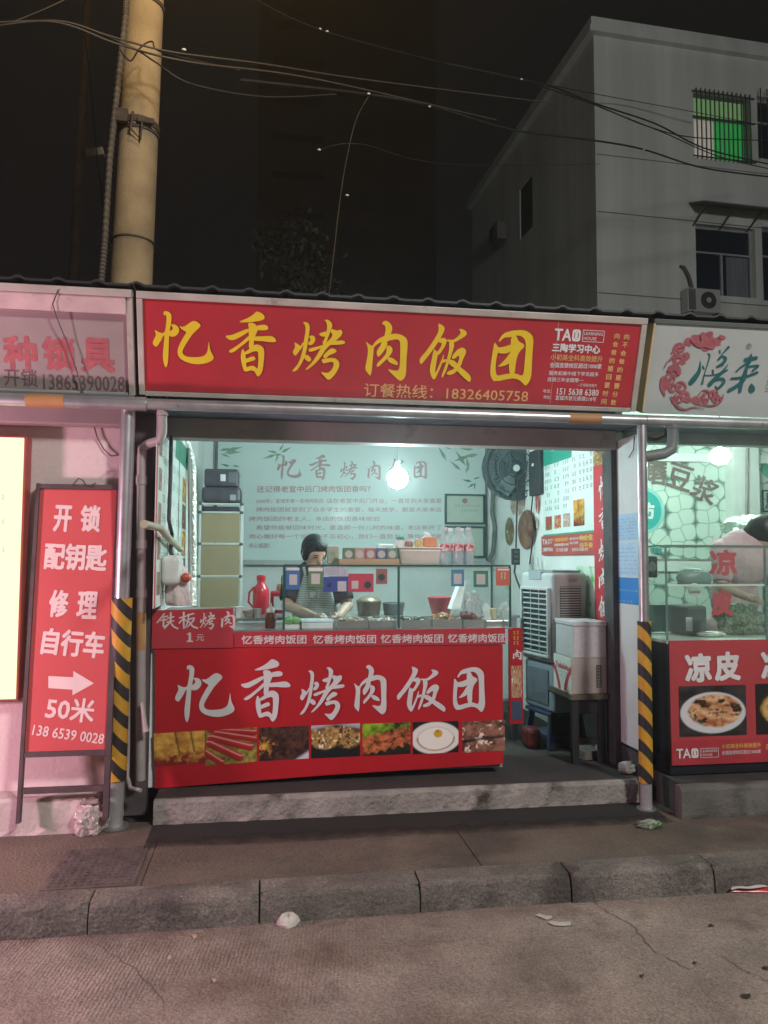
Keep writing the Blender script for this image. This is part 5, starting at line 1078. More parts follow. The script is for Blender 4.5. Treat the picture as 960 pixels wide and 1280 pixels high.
wcq.f = [(0, 1, 2, 3), (7, 6, 5, 4), (0, 4, 5, 1), (1, 5, 6, 2), (2, 6, 7, 3), (3, 7, 4, 0)]
setp(wcq.build('chopping_board', M('white_board', (.70, .74, .72), .4), bevel=.006), 'white plastic chopping board leaning behind the trays beside the red basin', 'board')
lump('bag_bundle', (P(592, 768, Y=5.25).x, 5.27, zb), .075, (.8, .6, 1.7), M('bag_grey', (.46, .50, .49), .3, var=.15, scale=20), 'bundle of clear plastic food bags hanging behind the trays', 'bag', 12, amp=.4, freq=12)
pc0 = P(376, 779, Y=4.95)
wt = thing('white_box', 'white plastic food box with a pale blue lid in front of the woman', 'box', (P(398, 780, Y=4.92).x, 4.92, zb))
xa, xb = P(376, 780, Y=4.88).x, P(417, 780, Y=4.88).x
MB().box(xa+.006, xb-.006, 4.85, 5.02, zb-.003, zb+.035).build('body', M('food_box', (.62, .68, .68), .4), wt, bevel=.006); MB().box(xa, xb, 4.845, 5.025, zb+.0355, zb+.05).build('lid', M('food_lid', (.55, .68, .72), .35), wt, bevel=.005)
lv = MB(); foodlumps(lv, P(359, 780, Y=4.9).x, P(373, 780, Y=4.9).x, 4.87, 4.98, zb+.03, .03, 40, 5)
setp(lv.build('lettuce_pile', M('lettuce', (.10, .28, .06), .6, var=.4, scale=30), smooth=True), 'small heap of green lettuce at the left end of the glass case', 'lettuce', kind='stuff')
setp(MB().box(P(356, 780, Y=4.9).x, P(374, 780, Y=4.9).x, 4.86, 5.0, zb-.003, zb+.025).build('glass_tray', M('pale_tray', (.55, .62, .6), .4), bevel=.004), 'pale tray under the lettuce heap at the left of the case', 'tray')
# left of the glass: bottle, bowls, thermos, kettle
br_ = thing('sauce_bottle', 'squeeze bottle of brown sauce with white nozzle left of the glass case', 'bottle', tuple(P(338, 788, Y=4.95)))
c = V((P(338, 780, Y=4.95).x, 4.95, zb-.005)); MB().lathe([(.030, 0), (.033, .01), (.033, .085), (.022, .10), (0, .10)], c, 18).build('body', M('sauce', (.13, .04, .03), .3), br_, smooth=True); MB().lathe([(.026, 0), (.026, .018), (.008, .04), (.004, .06), (0, .06)], c+V((0, 0, .1005)), 16).build('nozzle', M('nozzle_white', (.72, .74, .72), .4), br_, smooth=True)
zs = 1.20
lt = thing('work_table', 'side work table with bowls at the left behind the counter', 'table', (-.2, 5.6, .26)); MB().box(-.6, .08, 5.42, 6.1, zs-.02, zs).build('top', ss_, lt)
for x, y in ((-.57, 5.46), (.05, 5.46), (-.57, 6.06), (.05, 6.06)): MB().box(x-.02, x+.02, y-.02, y+.02, .263, zs-.0205).build('leg', ss_, lt)
MB().box(-.58, .06, 5.44, 6.08, .6, .62).build('shelf', ss_, lt)
def onl(px, Y, y=760): return V((P(px, y, Y=Y).x, Y, zs+.0005))
th_ = thing('thermos', 'tall red thermos flask with a handle behind the counter', 'thermos', tuple(onl(326, 5.8)))
c = onl(326, 5.8); th_r = M('thermos_red', (.42, .02, .035), .3, var=.05)
MB().lathe([(.055, 0), (.06, .01), (.06, .17), (.05, .20), (.03, .225), (.03, .25), (0, .25)], c, 22).build('body', th_r, th_, smooth=True); MB().lathe([(.034, 0), (.034, .03), (.02, .04), (0, .04)], c+V((0, 0, .2505)), 18).build('stopper', th_r, th_, smooth=True)
MB().tube([c+V((-.055, -.01, .05)), c+V((-.09, -.01, .09)), c+V((-.085, -.01, .16)), c+V((-.05, -.01, .2))], .008, 8).build('handle', th_r, th_, smooth=True)
rk = thing('oil_jug', 'red and white labelled oil jug beside the red thermos', 'jug', tuple(onl(346, 5.85)))
c = onl(347, 5.85); MB().box(c.x-.055, c.x+.055, 5.81, 5.89, zs+.001, zs+.17).build('body', M('jug_red', (.45, .03, .05), .35, var=.05), rk, bevel=.015); MB().box(c.x-.03, c.x+.035, 5.806, 5.8095, zs+.03, zs+.13).build('label', wc, rk)
MB().lathe([(.03, 0), (.03, .03), (.022, .05), (0, .05)], c+V((.02, 0, .171)), 16).build('cap', M('jug_cap', (.45, .30, .14), .4), rk, smooth=True)
GBo = 'bowls and pots on the side table'
for k, (px, Y, r, h, col, lab) in enumerate([(275, 5.55, .10, .05, (.20, .18, .17), 'stack of dark pan lids on the side table under the rack'), (296, 5.5, .05, .07, (.60, .60, .58), 'white enamel mug on the side table'), (313, 5.5, .055, .045, (.38, .28, .22), 'brown bowl of scraps on the side table'), (322, 5.45, .03, .06, (.42, .43, .42), 'small steel cup in front of the thermos')]):
    c = onl(px, Y); t = thing('bowl' if k != 1 else 'mug', lab, 'bowl' if k != 1 else 'mug', tuple(c)); MB().lathe([(r*.7, 0), (r, h), (r*1.04, h+.003), (r*.95, h), (r*.66, .008), (0, .008)], c, 20).build('body', M('bowl%d' % k, col, .4, metal=.3 if k in (0, 3) else 0, var=.15), t, smooth=True)
lump('food_scraps', onl(313, 5.5)+V((0, 0, .03)), .042, (1, 1, .6), M('scraps', (.34, .22, .15), .7, var=.4, scale=40), 'brown food scraps heaped in the bowl on the side table', 'food', 5, amp=.5, flat=False)
setp(MB().box(-.55, -.33, 5.47, 5.62, zs+.001, zs+.03).build('griddle', M('griddle', (.03, .03, .03), .5), bevel=.005), 'black flat griddle plate on the side table behind the price board', 'griddle')

# rack with brown panels and black bags on it
rkY = 6.9
rck = thing('storage_rack', 'white tube storage rack with three brown cloth panels against the left rear wall', 'rack', (P(278, 700, Y=rkY).x, rkY, .26))
wtb = M('rack_tube', (.66, .66, .62), .4); tan = M('rack_cloth', (.36, .28, .17), .7, var=.06, scale=3)
x0, x1 = P(249, 700, Y=rkY).x, P(301, 700, Y=rkY).x; zt_ = P(275, 630, Y=rkY).z
zz = [P(275, y, Y=rkY).z for y in (630, 640.5, 680, 720.5, 762)]
for x in (x0, x1):
    for y in (rkY, rkY+.32): MB().tube([(x, y, .263), (x, y, zt_)], .012, 10).build('upright', wtb, rck, smooth=True)
for z in zz:
    MB().tube([(x0, rkY, z), (x1, rkY, z)], .009, 8).build('rail', wtb, rck, smooth=True)
    for x in (x0, x1): MB().tube([(x, rkY, z), (x, rkY+.32, z)], .009, 8).build('rail', wtb, rck, smooth=True)
    for x in (x0, x1): MB().ball((x, rkY, z), .018, (1, 1, 1), 10).build('joint', M('joint_dark', (.08, .07, .07), .5), rck, smooth=True)
for a, b in ((1, 2), (2, 3), (3, 4)): MB().box(x0+.016, x1-.016, rkY-.004, rkY+.004, zz[b]+.012, zz[a]-.012).build('cloth_panel', tan, rck)
MB().box(x0+.016, x1-.016, rkY-.004, rkY+.004, .30, zz[4]-.012).build('cloth_panel', tan, rck)
for z in zz[1:]: MB().box(x0+.01, x1-.01, rkY+.006, rkY+.31, z-.006, z+.004).build('shelf', wtb, rck)
bgm = M('black_case', (.075, .07, .085), .45, var=.3, scale=12)
zk = zt_+.0125
b1 = thing('case', 'lower black padded case on top of the brown rack', 'case', ((x0+x1)/2, rkY+.1, zk)); MB().box(x0+.01, x1-.005, rkY-.02, rkY+.30, zk, zk+.14).build('body', bgm, b1, bevel=.03); MB().box(x1-.10, x1-.05, rkY-.024, rkY-.0205, zk+.02, zk+.07).build('tag', M('case_tag', (.35, .34, .36), .4), b1)
b2_ = thing('case', 'upper black case with a white label, topmost on the brown rack', 'case', ((x0+x1)/2, rkY+.1, zk+.14)); MB().box(x0+.03, x1-.03, rkY, rkY+.28, zk+.141, zk+.30).build('body', bgm, b2_, bevel=.02); MB().box(x0+.17, x0+.215, rkY-.004, rkY-.0005, zk+.19, zk+.25).build('label', wc, b2_)
MB().box(x0+.24, x0+.31, rkY-.004, rkY-.0005, zk+.18, zk+.27).build('handle_plate', M('case_plate', (.16, .16, .18), .4), b2_)
setp(MB().box(x0+.005, x1-.02, rkY+.02, rkY+.30, zz[1]+.008, zz[0]-.02).build('folded_bags', bgm, bevel=.02), 'dark folded bags on the top shelf of the brown rack', 'bags', kind=None)

# ================================================================ left side wall: menu, pipe, dispenser
FL = leftwall(-.615)
mn = thing('menu_board', 'white wall menu with rows of dish photos on the left side wall', 'menu', (-.612, 5.3, 1.3))
ya, yb = P(194, 650, X=-.612).y, P(233, 650, X=-.612).y
za0, za1 = 1.33, 2.45
MB().fbox(FL, ya, yb, za0, za1, 0, .004).build('sheet', M('menu_white', (.66, .72, .68), .4, var=.04), mn)
MB().fbox(FL, ya, ya+.05, za0, za1, .0041, .006).build('red_border', M('menu_red', (.5, .05, .05), .45), mn)
MB().fbox(FL, ya+.9, yb, za1-.16, za1, .0041, .006).build('green_header', M('menu_green', (.03, .22, .14), .45), mn)
ink = MB(); rng = random.Random(5)
for k in range(9):
    for c0 in (ya+.26, ya+.62, ya+.98): scribble(ink, FL, c0, c0+.26, za1-.16-.115*k, .045, 4, lift=.0055, rng=rng)
ink.build('lettering', M('menu_ink', (.20, .20, .19), .5), mn)
for k in range(5): picture('dish_photo', FL, ya+.10, ya+.22, za1-.25-.2*k, za1-.12-.2*k, pnt_dish((120, 60, 40), (150, 130, 110), k+2), mn, nx=14, ny=14, lift=.006)
for k in range(4): picture('dish_photo', FL, yb-.34, yb-.08, za1-.42-.2*k, za1-.24-.2*k, pnt_dish((120, 70, 20), (230, 180, 90) if k % 2 == 0 else (90, 90, 90), k+12), mn, nx=14, ny=14, lift=.006)
for f in (.33, .66): MB().fbox(FL, ya+(yb-ya)*f, ya+(yb-ya)*f+.012, za0, za1, .0041, .008).build('seam_strip', M('strip', (.25, .26, .25), .5), mn)
pY = P(240, 650, X=-.56).y
pp = thing('exhaust_pipe', 'shiny foil wrapped pipe rising along the left side wall', 'pipe', (-.56, pY, 1.2))
MB().tube([P(241, 757, Y=pY), P(240.5, 590, Y=pY), P(238, 570, Y=pY), P(232, 549, Y=pY), P(230, 535, Y=pY)], .035, 14).build('tube', M('foil', (.75, .74, .68), .25, metal=.85, var=.15, scale=30, bump=.8, bscale=40), pp, smooth=True)
setp(MB().tube([P(238, 757, Y=pY-.15), P(236, 560, Y=pY-.15)], .012, 8).build('thin_pipe', pipe_m, smooth=True), 'thin cream pipe beside the foil wrapped pipe on the left wall', 'pipe')
setp(MB().tube([P(180, 655, X=-.575), P(200, 660, X=-.57), P(212, 674, X=-.57), P(226, 687, X=-.57)], .02, 10).build('hose', M('hose_tan', (.45, .40, .30), .6), smooth=True), 'tan hose arching across the left wall menu', 'hose')
cw = MB(); cw.tube([P(214, 545, X=-.58), P(213, 600, X=-.58), P(211, 650, X=-.58), P(215, 668, X=-.58), P(213, 690, X=-.58), P(222, 705, X=-.58)], .012, 8); setp(cw.build('power_cable', cbm, smooth=True), 'dark power cable hanging down over the left wall menu', 'cable')
wb = MB(); wq = [P(183, 762, Y=4.95), P(206, 758, Y=5.05), P(200, 684, Y=5.1), P(184, 680, Y=5.0)]
for p in wq: wb.v += [p, p+V((.012, .012, 0))]
wb.f = [(0, 2, 4, 6), (1, 7, 5, 3), (0, 1, 3, 2), (2, 3, 5, 4), (4, 5, 7, 6), (6, 7, 1, 0)]
setp(wb.build('white_plank', M('plank_white', (.62, .64, .62), .5, var=.05)), 'plain white plank leaning on the left wall behind the price board', 'plank')
ds = thing('water_heater', 'small rounded white wall heater with a red lamp on the left wall', 'heater', tuple(P(215, 720, X=-.5)))
dq = P(214, 715, X=-.56); Yd = dq.y
MB().box(-.61, -.50, Yd-.09, Yd+.13, P(214, 731, Y=Yd).z, P(214, 694, Y=Yd).z).build('case', M('heater_white', (.66, .68, .67), .35), ds, bevel=.035, seg=4)
MB().ball(P(226, 722, Y=Yd-.03)+V((.03, 0, 0)), .03, (1, 1, 1), 14).build('red_lamp', M('heater_lamp', (.5, .08, .03), .3), ds, smooth=True)
lump('towel', P(223, 757, Y=Yd+.05), .10, (.8, .6, 1.5), M('towel_pale', (.66, .58, .58), .9, var=.1, scale=20), 'pale pink rag hanging below the white wall heater', 'towel', 6, amp=.3)

# ================================================================ rear wall of the middle stall
FM = front(7.765)
mu_ = thing('wall_poster', 'large pale wall poster with brush title, red paragraphs and bamboo leaves', 'poster', (.9, 7.76, 1.6))
m0, m1 = FM.pix(272, 600)[0], FM.pix(606, 600)[0]
MB().fbox(FM, m0, m1, 1.602, 2.92, 0, .008).build('sheet', M('poster_paper', (.62, .70, .68), .17, var=.05, scale=1.2, bump=.04, bscale=3, spec=.03), mu_)
MB().fbox(FM, m0-.03, m0-.001, 1.602, 2.92, 0, .014).build('edge_strip', M('poster_edge', (.16, .17, .16), .5), mu_)
MB().fbox(FM, m1+.001, m1+.022, 1.602, 2.92, 0, .014).build('edge_strip', M('poster_edge', (.16, .17, .16), .5), mu_)
FMl = front(7.755)
mtl = brushline(FMl, M('poster_title', (.42, .27, .27), .4, var=.08), mu_, [(346, 569, 377, 600), (386, 568, 413, 600), (425, 576, 447, 600), (459, 576, 476, 600), (485, 573, 508, 599), (517, 576, 534, 599)], lift=.0005)
pi = M('poster_print', (.46, .20, .20), .4, var=.1, scale=10); ink = MB()
textpx(ink, FMl, '还记得老宣中后门烤肉饭团香吗？', 321, 611.5, 463, 611, 8, .012, lift=.001)
textpx(ink, FMl, '2000年，宣城市第一家烤肉饭团', 320, 626.5, 404, 626, 5.5, .006, lift=.001)
for y, xa, xb, tx in ((637, 320, 552, '烤肉饭团就受到了众多学生的喜爱，每天放学，都是大家来店'), (648.5, 311, 474, '烤肉饭团的老主人，本店的饭团香味依旧'), (659.5, 320, 552, '希望你能够回味时光，重温那一份儿时的味道，老店新开了'), (670.5, 311, 552, '用心做好每一个饭团，不忘初心，我们一直努力，等你来尝尝'), (682, 311, 337, '用心饭团！'), (626, 408, 552, '店在老宣中后门开业，一直受到大家喜爱')):
    textpx(ink, FMl, tx, xa, y, xb, y, 6, .004, lift=.001); ink.build('lettering', pi, mu_); ink = MB()
rng = random.Random(11)
leafm = M('leaf_print', (.22, .36, .26), .4, var=.25, scale=6); leafd = M('leaf_print_dark', (.05, .20, .13), .4, var=.2)
def leaves(cx, cy, specs, m):
    mb = MB()
    for i, (dx, dy, L_, a) in enumerate(specs):
        u_, v_ = FMl.pix(cx+dx, cy+dy); ca, sa = math.cos(R(a)), math.sin(R(a)); l = L_*.0080; w = l*.11
        mb.poly(FMl, [(u_, v_), (u_+l*.35*ca-w*sa, v_+l*.35*sa+w*ca), (u_+l*ca, v_+l*sa), (u_+l*.35*ca+w*sa, v_+l*.35*sa-w*ca)], .0008+i*.0002)
    return mb.build('bamboo_leaves', m, mu_)
leaves(274, 563, [(0, 0, 16, 10), (4, -2, 18, -8), (6, 3, 22, 4), (10, 0, 20, 14), (2, 4, 14, -20)], leafm)
leaves(345, 566, [(0, 2, 18, 200), (2, 0, 14, 170), (4, -2, 12, 60), (6, 0, 16, 30), (3, 2, 12, 250), (8, 2, 14, 185)], leafm)
leaves(287, 585, [(0, -2, 12, 165), (4, -3, 9, -8), (-1, 2, 12, 215), (4, 4, 13, -35), (-3, 6, 12, 240)], leafd)
leaves(582, 582, [(0, 0, 24, 125), (-6, 6, 20, 140), (4, 6, 20, 100), (-18, -20, 20, 150), (10, -20, 20, 175), (16, -14, 24, 190), (4, -12, 22, 200), (-24, -6, 22, 120), (0, 10, 16, 70)], leafm)
leaves(590, 602, [(0, 0, 14, 170), (3, 2, 12, 215), (4, 1, 10, 260), (2, -3, 10, 20)], leafd)
def frame(x0, y0, x1, y1, label, rows):
    f = front(7.73); a = f.pix(x0, y1); b = f.pix(x1, y0); t = thing('certificate_frame', label, 'frame', ((a[0]+b[0])/2, 7.73, a[1]), 0, 'framed certificates on the rear wall'); w = .02
    MB().fbox(f, a[0], b[0], a[1], b[1], -.02, .0).build('certificate', M('certificate', (.52, .58, .50), .3, var=.05), t); mb = MB()
    for (p0, p1, q0, q1) in ((a[0], b[0], b[1]-w, b[1]), (a[0], b[0], a[1], a[1]+w), (a[0], a[0]+w, a[1]+w, b[1]-w), (b[0]-w, b[0], a[1]+w, b[1]-w)): mb.fbox(f, p0, p1, q0, q1, .0005, .014)
    mb.build('frame', M('frame_dark', (.04, .09, .10), .4), t); ink = MB()
    if rows: MB().lathe([(0, 0), (.028, 0), (.028, .001), (0, .001)], f.at((a[0]+b[0])/2, b[1]-.07, .0006), 16, f.n).build('seal', M('seal_red', (.42, .2, .18), .5), t)
    for r in range(rows): scribble(ink, f, a[0]+.1+.04*r, b[0]-.05, b[1]-.13-.05*r, .02, 8, lift=.001, fill=.8)
    if rows: ink.build('lettering', M('cert_ink', (.25, .3, .27), .5), t)
frame(556, 618, 606, 655, 'framed certificate with a red seal, higher of the two by the poster edge', 2)
frame(556, 658, 606, 697, 'plain framed certificate under the sealed one, partly behind the bottles', 0)

# fan, wires, food cut-outs, sockets
fY = 6.7; fc = P(643, 585, Y=fY)
fn = thing('wall_fan', 'big dark wall fan high in the rear right corner', 'fan', tuple(fc))
fd = M('fan_dark', (.06, .085, .09), .45, var=.1); rF = .5*(P(681, 585, Y=fY).x-P(605, 585, Y=fY).x)
ax_f = V((-.15, -1, -.12)).normalized(); uf = ax_f.orthogonal().normalized(); wf = ax_f.cross(uf)
for rr_, zz_ in ((rF, 0), (rF*.97, .05), (rF*.8, .075), (rF*.55, .09), (rF*.3, .10)):
    MB().tube([fc+ax_f*zz_+(uf*math.cos(a*.2618)+wf*math.sin(a*.2618))*rr_ for a in range(25)], .006 if rr_ < rF else .012, 6).build('guard_ring', fd, fn, smooth=True)
gmb = MB()
for k in range(36):
    a = k*6.2832/36; d = uf*math.cos(a)+wf*math.sin(a); gmb.tube([fc+d*rF*.14+ax_f*.102, fc+d*rF*.55+ax_f*.09, fc+d*rF*.97+ax_f*.05, fc+d*rF], .0028, 4)
gmb.build('guard_spokes', fd, fn)
for k in range(3):
    a = k*2.094+.4; mb = MB(); pts = []
    for t_a, rr_ in ((-.1, .10), (-.42, .55), (-.34, .90), (.15, .92), (.42, .6), (.12, .12)):
        d = uf*math.cos(a+t_a)+wf*math.sin(a+t_a); pts.append(fc+d*rF*rr_+ax_f*(.03+.05*t_a))
    mb.v = pts + [p-ax_f*.004 for p in pts]; mb.f = [(0, 1, 2, 3, 4, 5), (11, 10, 9, 8, 7, 6)]
    mb.build('blade', M('fan_blade', (.10, .14, .15), .4), fn)
MB().lathe([(0, -.10), (.075, -.10), (.08, .0), (.05, .04), (0, .045)], fc, 18, ax_f).build('motor', fd, fn, smooth=True)
MB().lathe([(0, 0), (.03, 0), (.03, .006), (0, .006)], fc+ax_f*.103, 14, ax_f).build('badge', M('fan_badge', (.5, .55, .55), .4), fn)
MB().lathe([(rF*.98, -.06), (rF*.99, -.01), (rF*.97, -.005)], fc, 28, ax_f).build('rear_guard', fd, fn, smooth=True)
MB().bar(fc-ax_f*.10, V((2.32, fc.y+.25, fc.z-.05)), .04, .06).build('bracket', fd, fn)
Xr = 2.325
FR = rightwall(Xr)
sw = thing('control_box', 'black wall box with a white label beside the fan', 'box', tuple(P(672, 600, X=Xr)))
a = FR.pix(662, 622); b = FR.pix(681, 560); MB().fbox(FR, a[0]+.12, b[0], a[1], b[1], 0, .05).build('box', M('ctrl_black', (.035, .04, .045), .5), sw, bevel=.01)
a = FR.pix(664, 586); b = FR.pix(674, 579); MB().fbox(FR, a[0]+.16, b[0]-.0, a[1], b[1], .051, .053).build('label', wc, sw)
GCO = 'food picture cut-outs on the right wall'
def cutout(px, py, w, h, pnt, label):
    c = FR.pix(px, py); t = thing('food_sticker', label, 'sticker', tuple(FR.at(c[0], c[1]-h/2)), 0, GCO)
    n = 20; mb = MB(); mb.v = [FR.at(c[0], c[1], .004)]; uv = [(.5, .5)]
    for rr_ in (.35, .7, 1.0):
        for k in range(n): a = k*6.2832/n; mb.v.append(FR.at(c[0]+w/2*rr_*math.cos(a), c[1]+h/2*rr_*math.sin(a), .004)); uv.append((.5+.5*rr_*math.cos(a), .5+.5*rr_*math.sin(a)))
    for k in range(n): mb.f.append((0, 1+k, 1+(k+1) % n))
    for r_ in range(2):
        for k in range(n): mb.f.append((1+r_*n+k, 1+(r_+1)*n+k, 1+(r_+1)*n+(k+1) % n, 1+r_*n+(k+1) % n))
    uv = np.array(uv); cc = np.clip(pnt(uv[:, 0], uv[:, 1]), 0, 1); mb.c = np.concatenate([cc, np.ones((len(cc), 1))], 1); mb.build('print', Mattr('printed_picture', .45), t)
cutout(637, 664, .26, .27, pnt_dish((110, 50, 45), (120, 125, 70), 3), 'small oval dish sticker with red and green food on the right wall')
cutout(659, 662, .50, .36, pnt_dish((90, 40, 50), (150, 110, 80), 8), 'large dark oval dish sticker on the right wall nearest the air cooler')
cutout(647, 628, .42, .25, pnt_dish((150, 110, 110), (190, 190, 160), 5), 'pale round dish sticker under the fan on the right wall')
cutout(672.5, 628, .11, .20, pnt_dish((140, 60, 70), (190, 120, 110), 5), 'narrow pink sticker under the black wall box')
cutout(670, 655, .16, .12, pnt_dish((150, 110, 60), (200, 210, 200), 15), 'small pale bowl sticker just left of the price board')
setp(MB().tube([P(611, 560, Y=7.6), P(612, 590, Y=7.6), P(617, 600, Y=7.6), P(615, 640, Y=7.6), P(619, 660, Y=7.6), P(616, 690, Y=7.6), P(611, 702, Y=7.6)], .022, 8).build('wall_cable', M('cable_bundle', (.14, .16, .15), .7), smooth=True), 'bundled grey cable running down the rear corner beside the certificates', 'cable')
pstrip = thing('power_strip', 'black power strip hanging on the right wall above the air cooler', 'power strip', tuple(P(645, 700, X=2.28)))
a = P(645, 706, Y=6.4); MB().box(a.x-.035, a.x+.035, 6.39, 6.43, a.z, a.z+.14).build('body', M('ctrl_black', (.035, .04, .045), .5), pstrip, bevel=.006)
for k in range(3): MB().box(a.x-.018, a.x+.018, 6.385, 6.3895, a.z+.02+k*.04, a.z+.042+k*.04).build('socket', M('socket_hole', (.10, .14, .13), .4), pstrip)
MB().tube([P(648, 600, Y=6.5), P(646, 640, Y=6.42), P(645, 685, Y=6.41)], .007, 6).build('power_cord', cbm, pstrip, smooth=True)
MB().tube([P(644, 706, Y=6.40), P(643, 715, Y=6.40), P(646, 725, Y=6.3), P(650, 735, Y=6.1)], .008, 6).build('power_cord', cbm, pstrip, smooth=True)
MB().tube([P(667, 610, X=2.30), P(664, 640, X=2.30), P(668, 660, X=2.30), P(664, 690, X=2.30), P(662, 705, X=2.30)], .006, 6).build('power_cord', cbm, sw, smooth=True)
setp(MB().tube([P(672, 697, X=2.29), P(673, 708, X=2.28), P(676, 712, X=2.27)], .008, 6).build('hook_chain', M('chain', (.6, .6, .58), .4, metal=.4), smooth=True), 'small pale hook hanging under the price board above the air cooler', 'hook')

# price board and adverts on the right side wall
FRb = rightwall(2.318)
pbd = thing('price_board', 'white wall price board with green header and four food photos on the right side wall', 'board', tuple(P(712, 665, X=2.318)))
q = [FRb.pix(681, 583), FRb.pix(744, 560), FRb.pix(744, 662), FRb.pix(680, 669)]
uL, uR = q[3][0], q[1][0]; vt = q[0][1]+.22; vb = (q[3][1]+q[2][1])/2
MB().fbox(FRb, uL, uR, vb, vt, 0, .004).build('sheet', M('board_white', (.66, .74, .71), .4, var=.03), pbd)
MB().fbox(FRb, uL, uR-.42, q[0][1]+.0, vt, .0041, .006).build('header', M('board_green', (.03, .30, .22), .4), pbd)
MB().fbox(FRb, uL, uR, vb-.025, vb, .0001, .006).build('green_edge', M('board_green', (.03, .30, .22), .4), pbd)
ink = MB(); textbox(ink, FRb, '忆香烤肉饭团', uL+.2, uL+.62, q[0][1]+.10, q[0][1]+.17, .02, .007); ink.build('header_lettering', white_ink, pbd)
ink = MB(); rng = random.Random(4)
for k in range(7):
    v_ = q[0][1]-.035-k*.062*((q[0][1]-vb)/.62)
    for (f0, f1, n) in ((.04, .20, 4), (.24, .36, 2), (.42, .55, 3), (.60, .68, 2), (.72, .97, 4)): 
        if not (k > 4 and f0 > .5): scribble(ink, FRb, uL+(uR-uL)*f0, uL+(uR-uL)*f1, v_, .03, n, lift=.006, rng=rng, fill=.85)
ink.build('lettering', M('menu_ink', (.20, .20, .19), .5), pbd)
for (x0, y0, x1, y1), pn in zip([(683, 645, 690.5, 663), (694, 643, 702, 661), (705, 641, 713.5, 659), (718, 623, 731, 658)], [pnt_sausage, pnt_dish((150, 60, 40), (220, 140, 100), 4), pnt_dish((140, 100, 90), (200, 180, 170), 6), pnt_fried]):
    a = FRb.pix(x0, y1); b = FRb.pix(x1, y0); picture('dish_photo', FRb, a[0], b[0], a[1], b[1], pn, pbd, nx=18, ny=24, lift=.0065)
ad_ = thing('advert_banner', 'red learning centre advert strip under the price board on the right side wall', 'banner', tuple(P(712, 692, X=2.318)))
q = [FRb.pix(679, 672), FRb.pix(744, 663.5), FRb.pix(744, 691.5), FRb.pix(679, 695)]
ua, ub = q[0][0]-.02, q[1][0]; vt = (q[0][1]+q[1][1])/2; vb = (q[2][1]+q[3][1])/2
MB().fbox(FRb, ua, ub, vb, vt, .0065, .009).build('sheet', M('advert_red', (.48, .07, .06), .45), ad_)
ink = MB(); Hh = vt-vb; Wd = ub-ua
textbox(ink, FRb, 'TA1', ua+.03, ua+.17, vt-Hh*.44, vt-Hh*.16, .03, .0105); textbox(ink, FRb, 'LEARNING\nHOUSE', ua+.18, ua+.27, vt-Hh*.40, vt-Hh*.16, .01, .0105); textbox(ink, FRb, '三陶学习中心', ua+.03, ua+.27, vt-Hh*.82, vt-Hh*.60, .04, .0105)
textbox(ink, FRb, '全国连锁校区超过1000家', ua+.30, ua+.60, vt-Hh*.56, vt-Hh*.42, .02, .0105); textbox(ink, FRb, '151 5638 6380', ua+.34, ua+.58, vt-Hh*.84, vt-Hh*.66, .02, .0105)
textbox(ink, FRb, '服务初高中线下学员超多', ua+.62, ua+.92, vt-Hh*.30, vt-Hh*.16, .01, .0105); textbox(ink, FRb, '连锁三年全国第一', ua+.62, ua+.80, vt-Hh*.50, vt-Hh*.37, .01, .0105); textbox(ink, FRb, '宣城市状元南路218号', ua+.66, ua+.96, vt-Hh*.84, vt-Hh*.68, .01, .0105); ink.build('lettering', white_ink, ad_)
ink = MB(); textbox(ink, FRb, '小初高全科高效提升', ua+.30, ua+.60, vt-Hh*.32, vt-Hh*.14, .02, .0105)
textbox(ink, FRb, '向会做', ub-.25, ub-.02, vt-Hh*.36, vt-Hh*.08, .03, .0105); textbox(ink, FRb, '向不会', ub-.25, ub-.02, vt-Hh*.70, vt-Hh*.44, .03, .0105); ink.build('lettering', M('advert_yellow', (.75, .48, .10), .5), ad_)
vbn = thing('vertical_banner', 'narrow red vertical banner with white brush characters on the right side wall', 'banner', (2.318, 5.0, .9))
ua, ub = FRb.pix(744.5, 700)[0], FRb.pix(763, 700)[0]
MB().fbox(FRb, ua, ub, P(750, 778, X=2.318).z-.5, P(750, 581, X=2.318).z, .0065, .0088).build('sheet', M('vertical_red', (.50, .04, .055), .45), vbn)
picture('dish_photo', FRb, ua, ub, P(750, 581, X=2.318).z, P(750, 563, X=2.318).z, pnt_dish((80, 60, 40), (200, 160, 90), 9), vbn, nx=14, ny=14, lift=.0075)
FRc = rightwall(2.306)
for key, (y0, y1) in zip(NAME6, [(596, 627), (632, 664), (672, 706), (710, 738), (744, 772), (778, 806)]):
    allp = [p for s in BRO[key] for p in s]; a0 = min(p[0] for p in allp); a1 = max(p[0] for p in allp); e0 = min(p[1] for p in allp); e1 = max(p[1] for p in allp)
    u0, v1 = FRc.pix(748, y0); _, v0 = FRc.pix(748, y1); u1 = u0+(v1-v0)*.95; mb = MB()
    for i, pl in enumerate(BRO[key]): mb.poly(FRc, [(u0+(p[0]-a0)/(a1-a0)*(u1-u0), v1-(p[1]-e0)/(e1-e0)*(v1-v0)) for p in pl], .0005+i*.0003)
    mb.build('brush_character', white_ink, vbn)
# pale leafy print behind the cooler, tie for a hanging ribbon
fl = thing('wall_print', 'pale print with green leaves behind the air cooler beside the vertical banner', 'print', tuple(P(735, 770, X=2.32)))
a = FR.pix(722, 790); b = FR.pix(744, 708); picture('print', FR, a[0], b[0], a[1], b[1], lambda x, y: mixc(fill(x, (205, 220, 205)), fill(x, (90, 170, 90)), (fbm(x*4+y*3, y*5, 6)-.55)*7), fl, nx=20, ny=30, lift=.004)

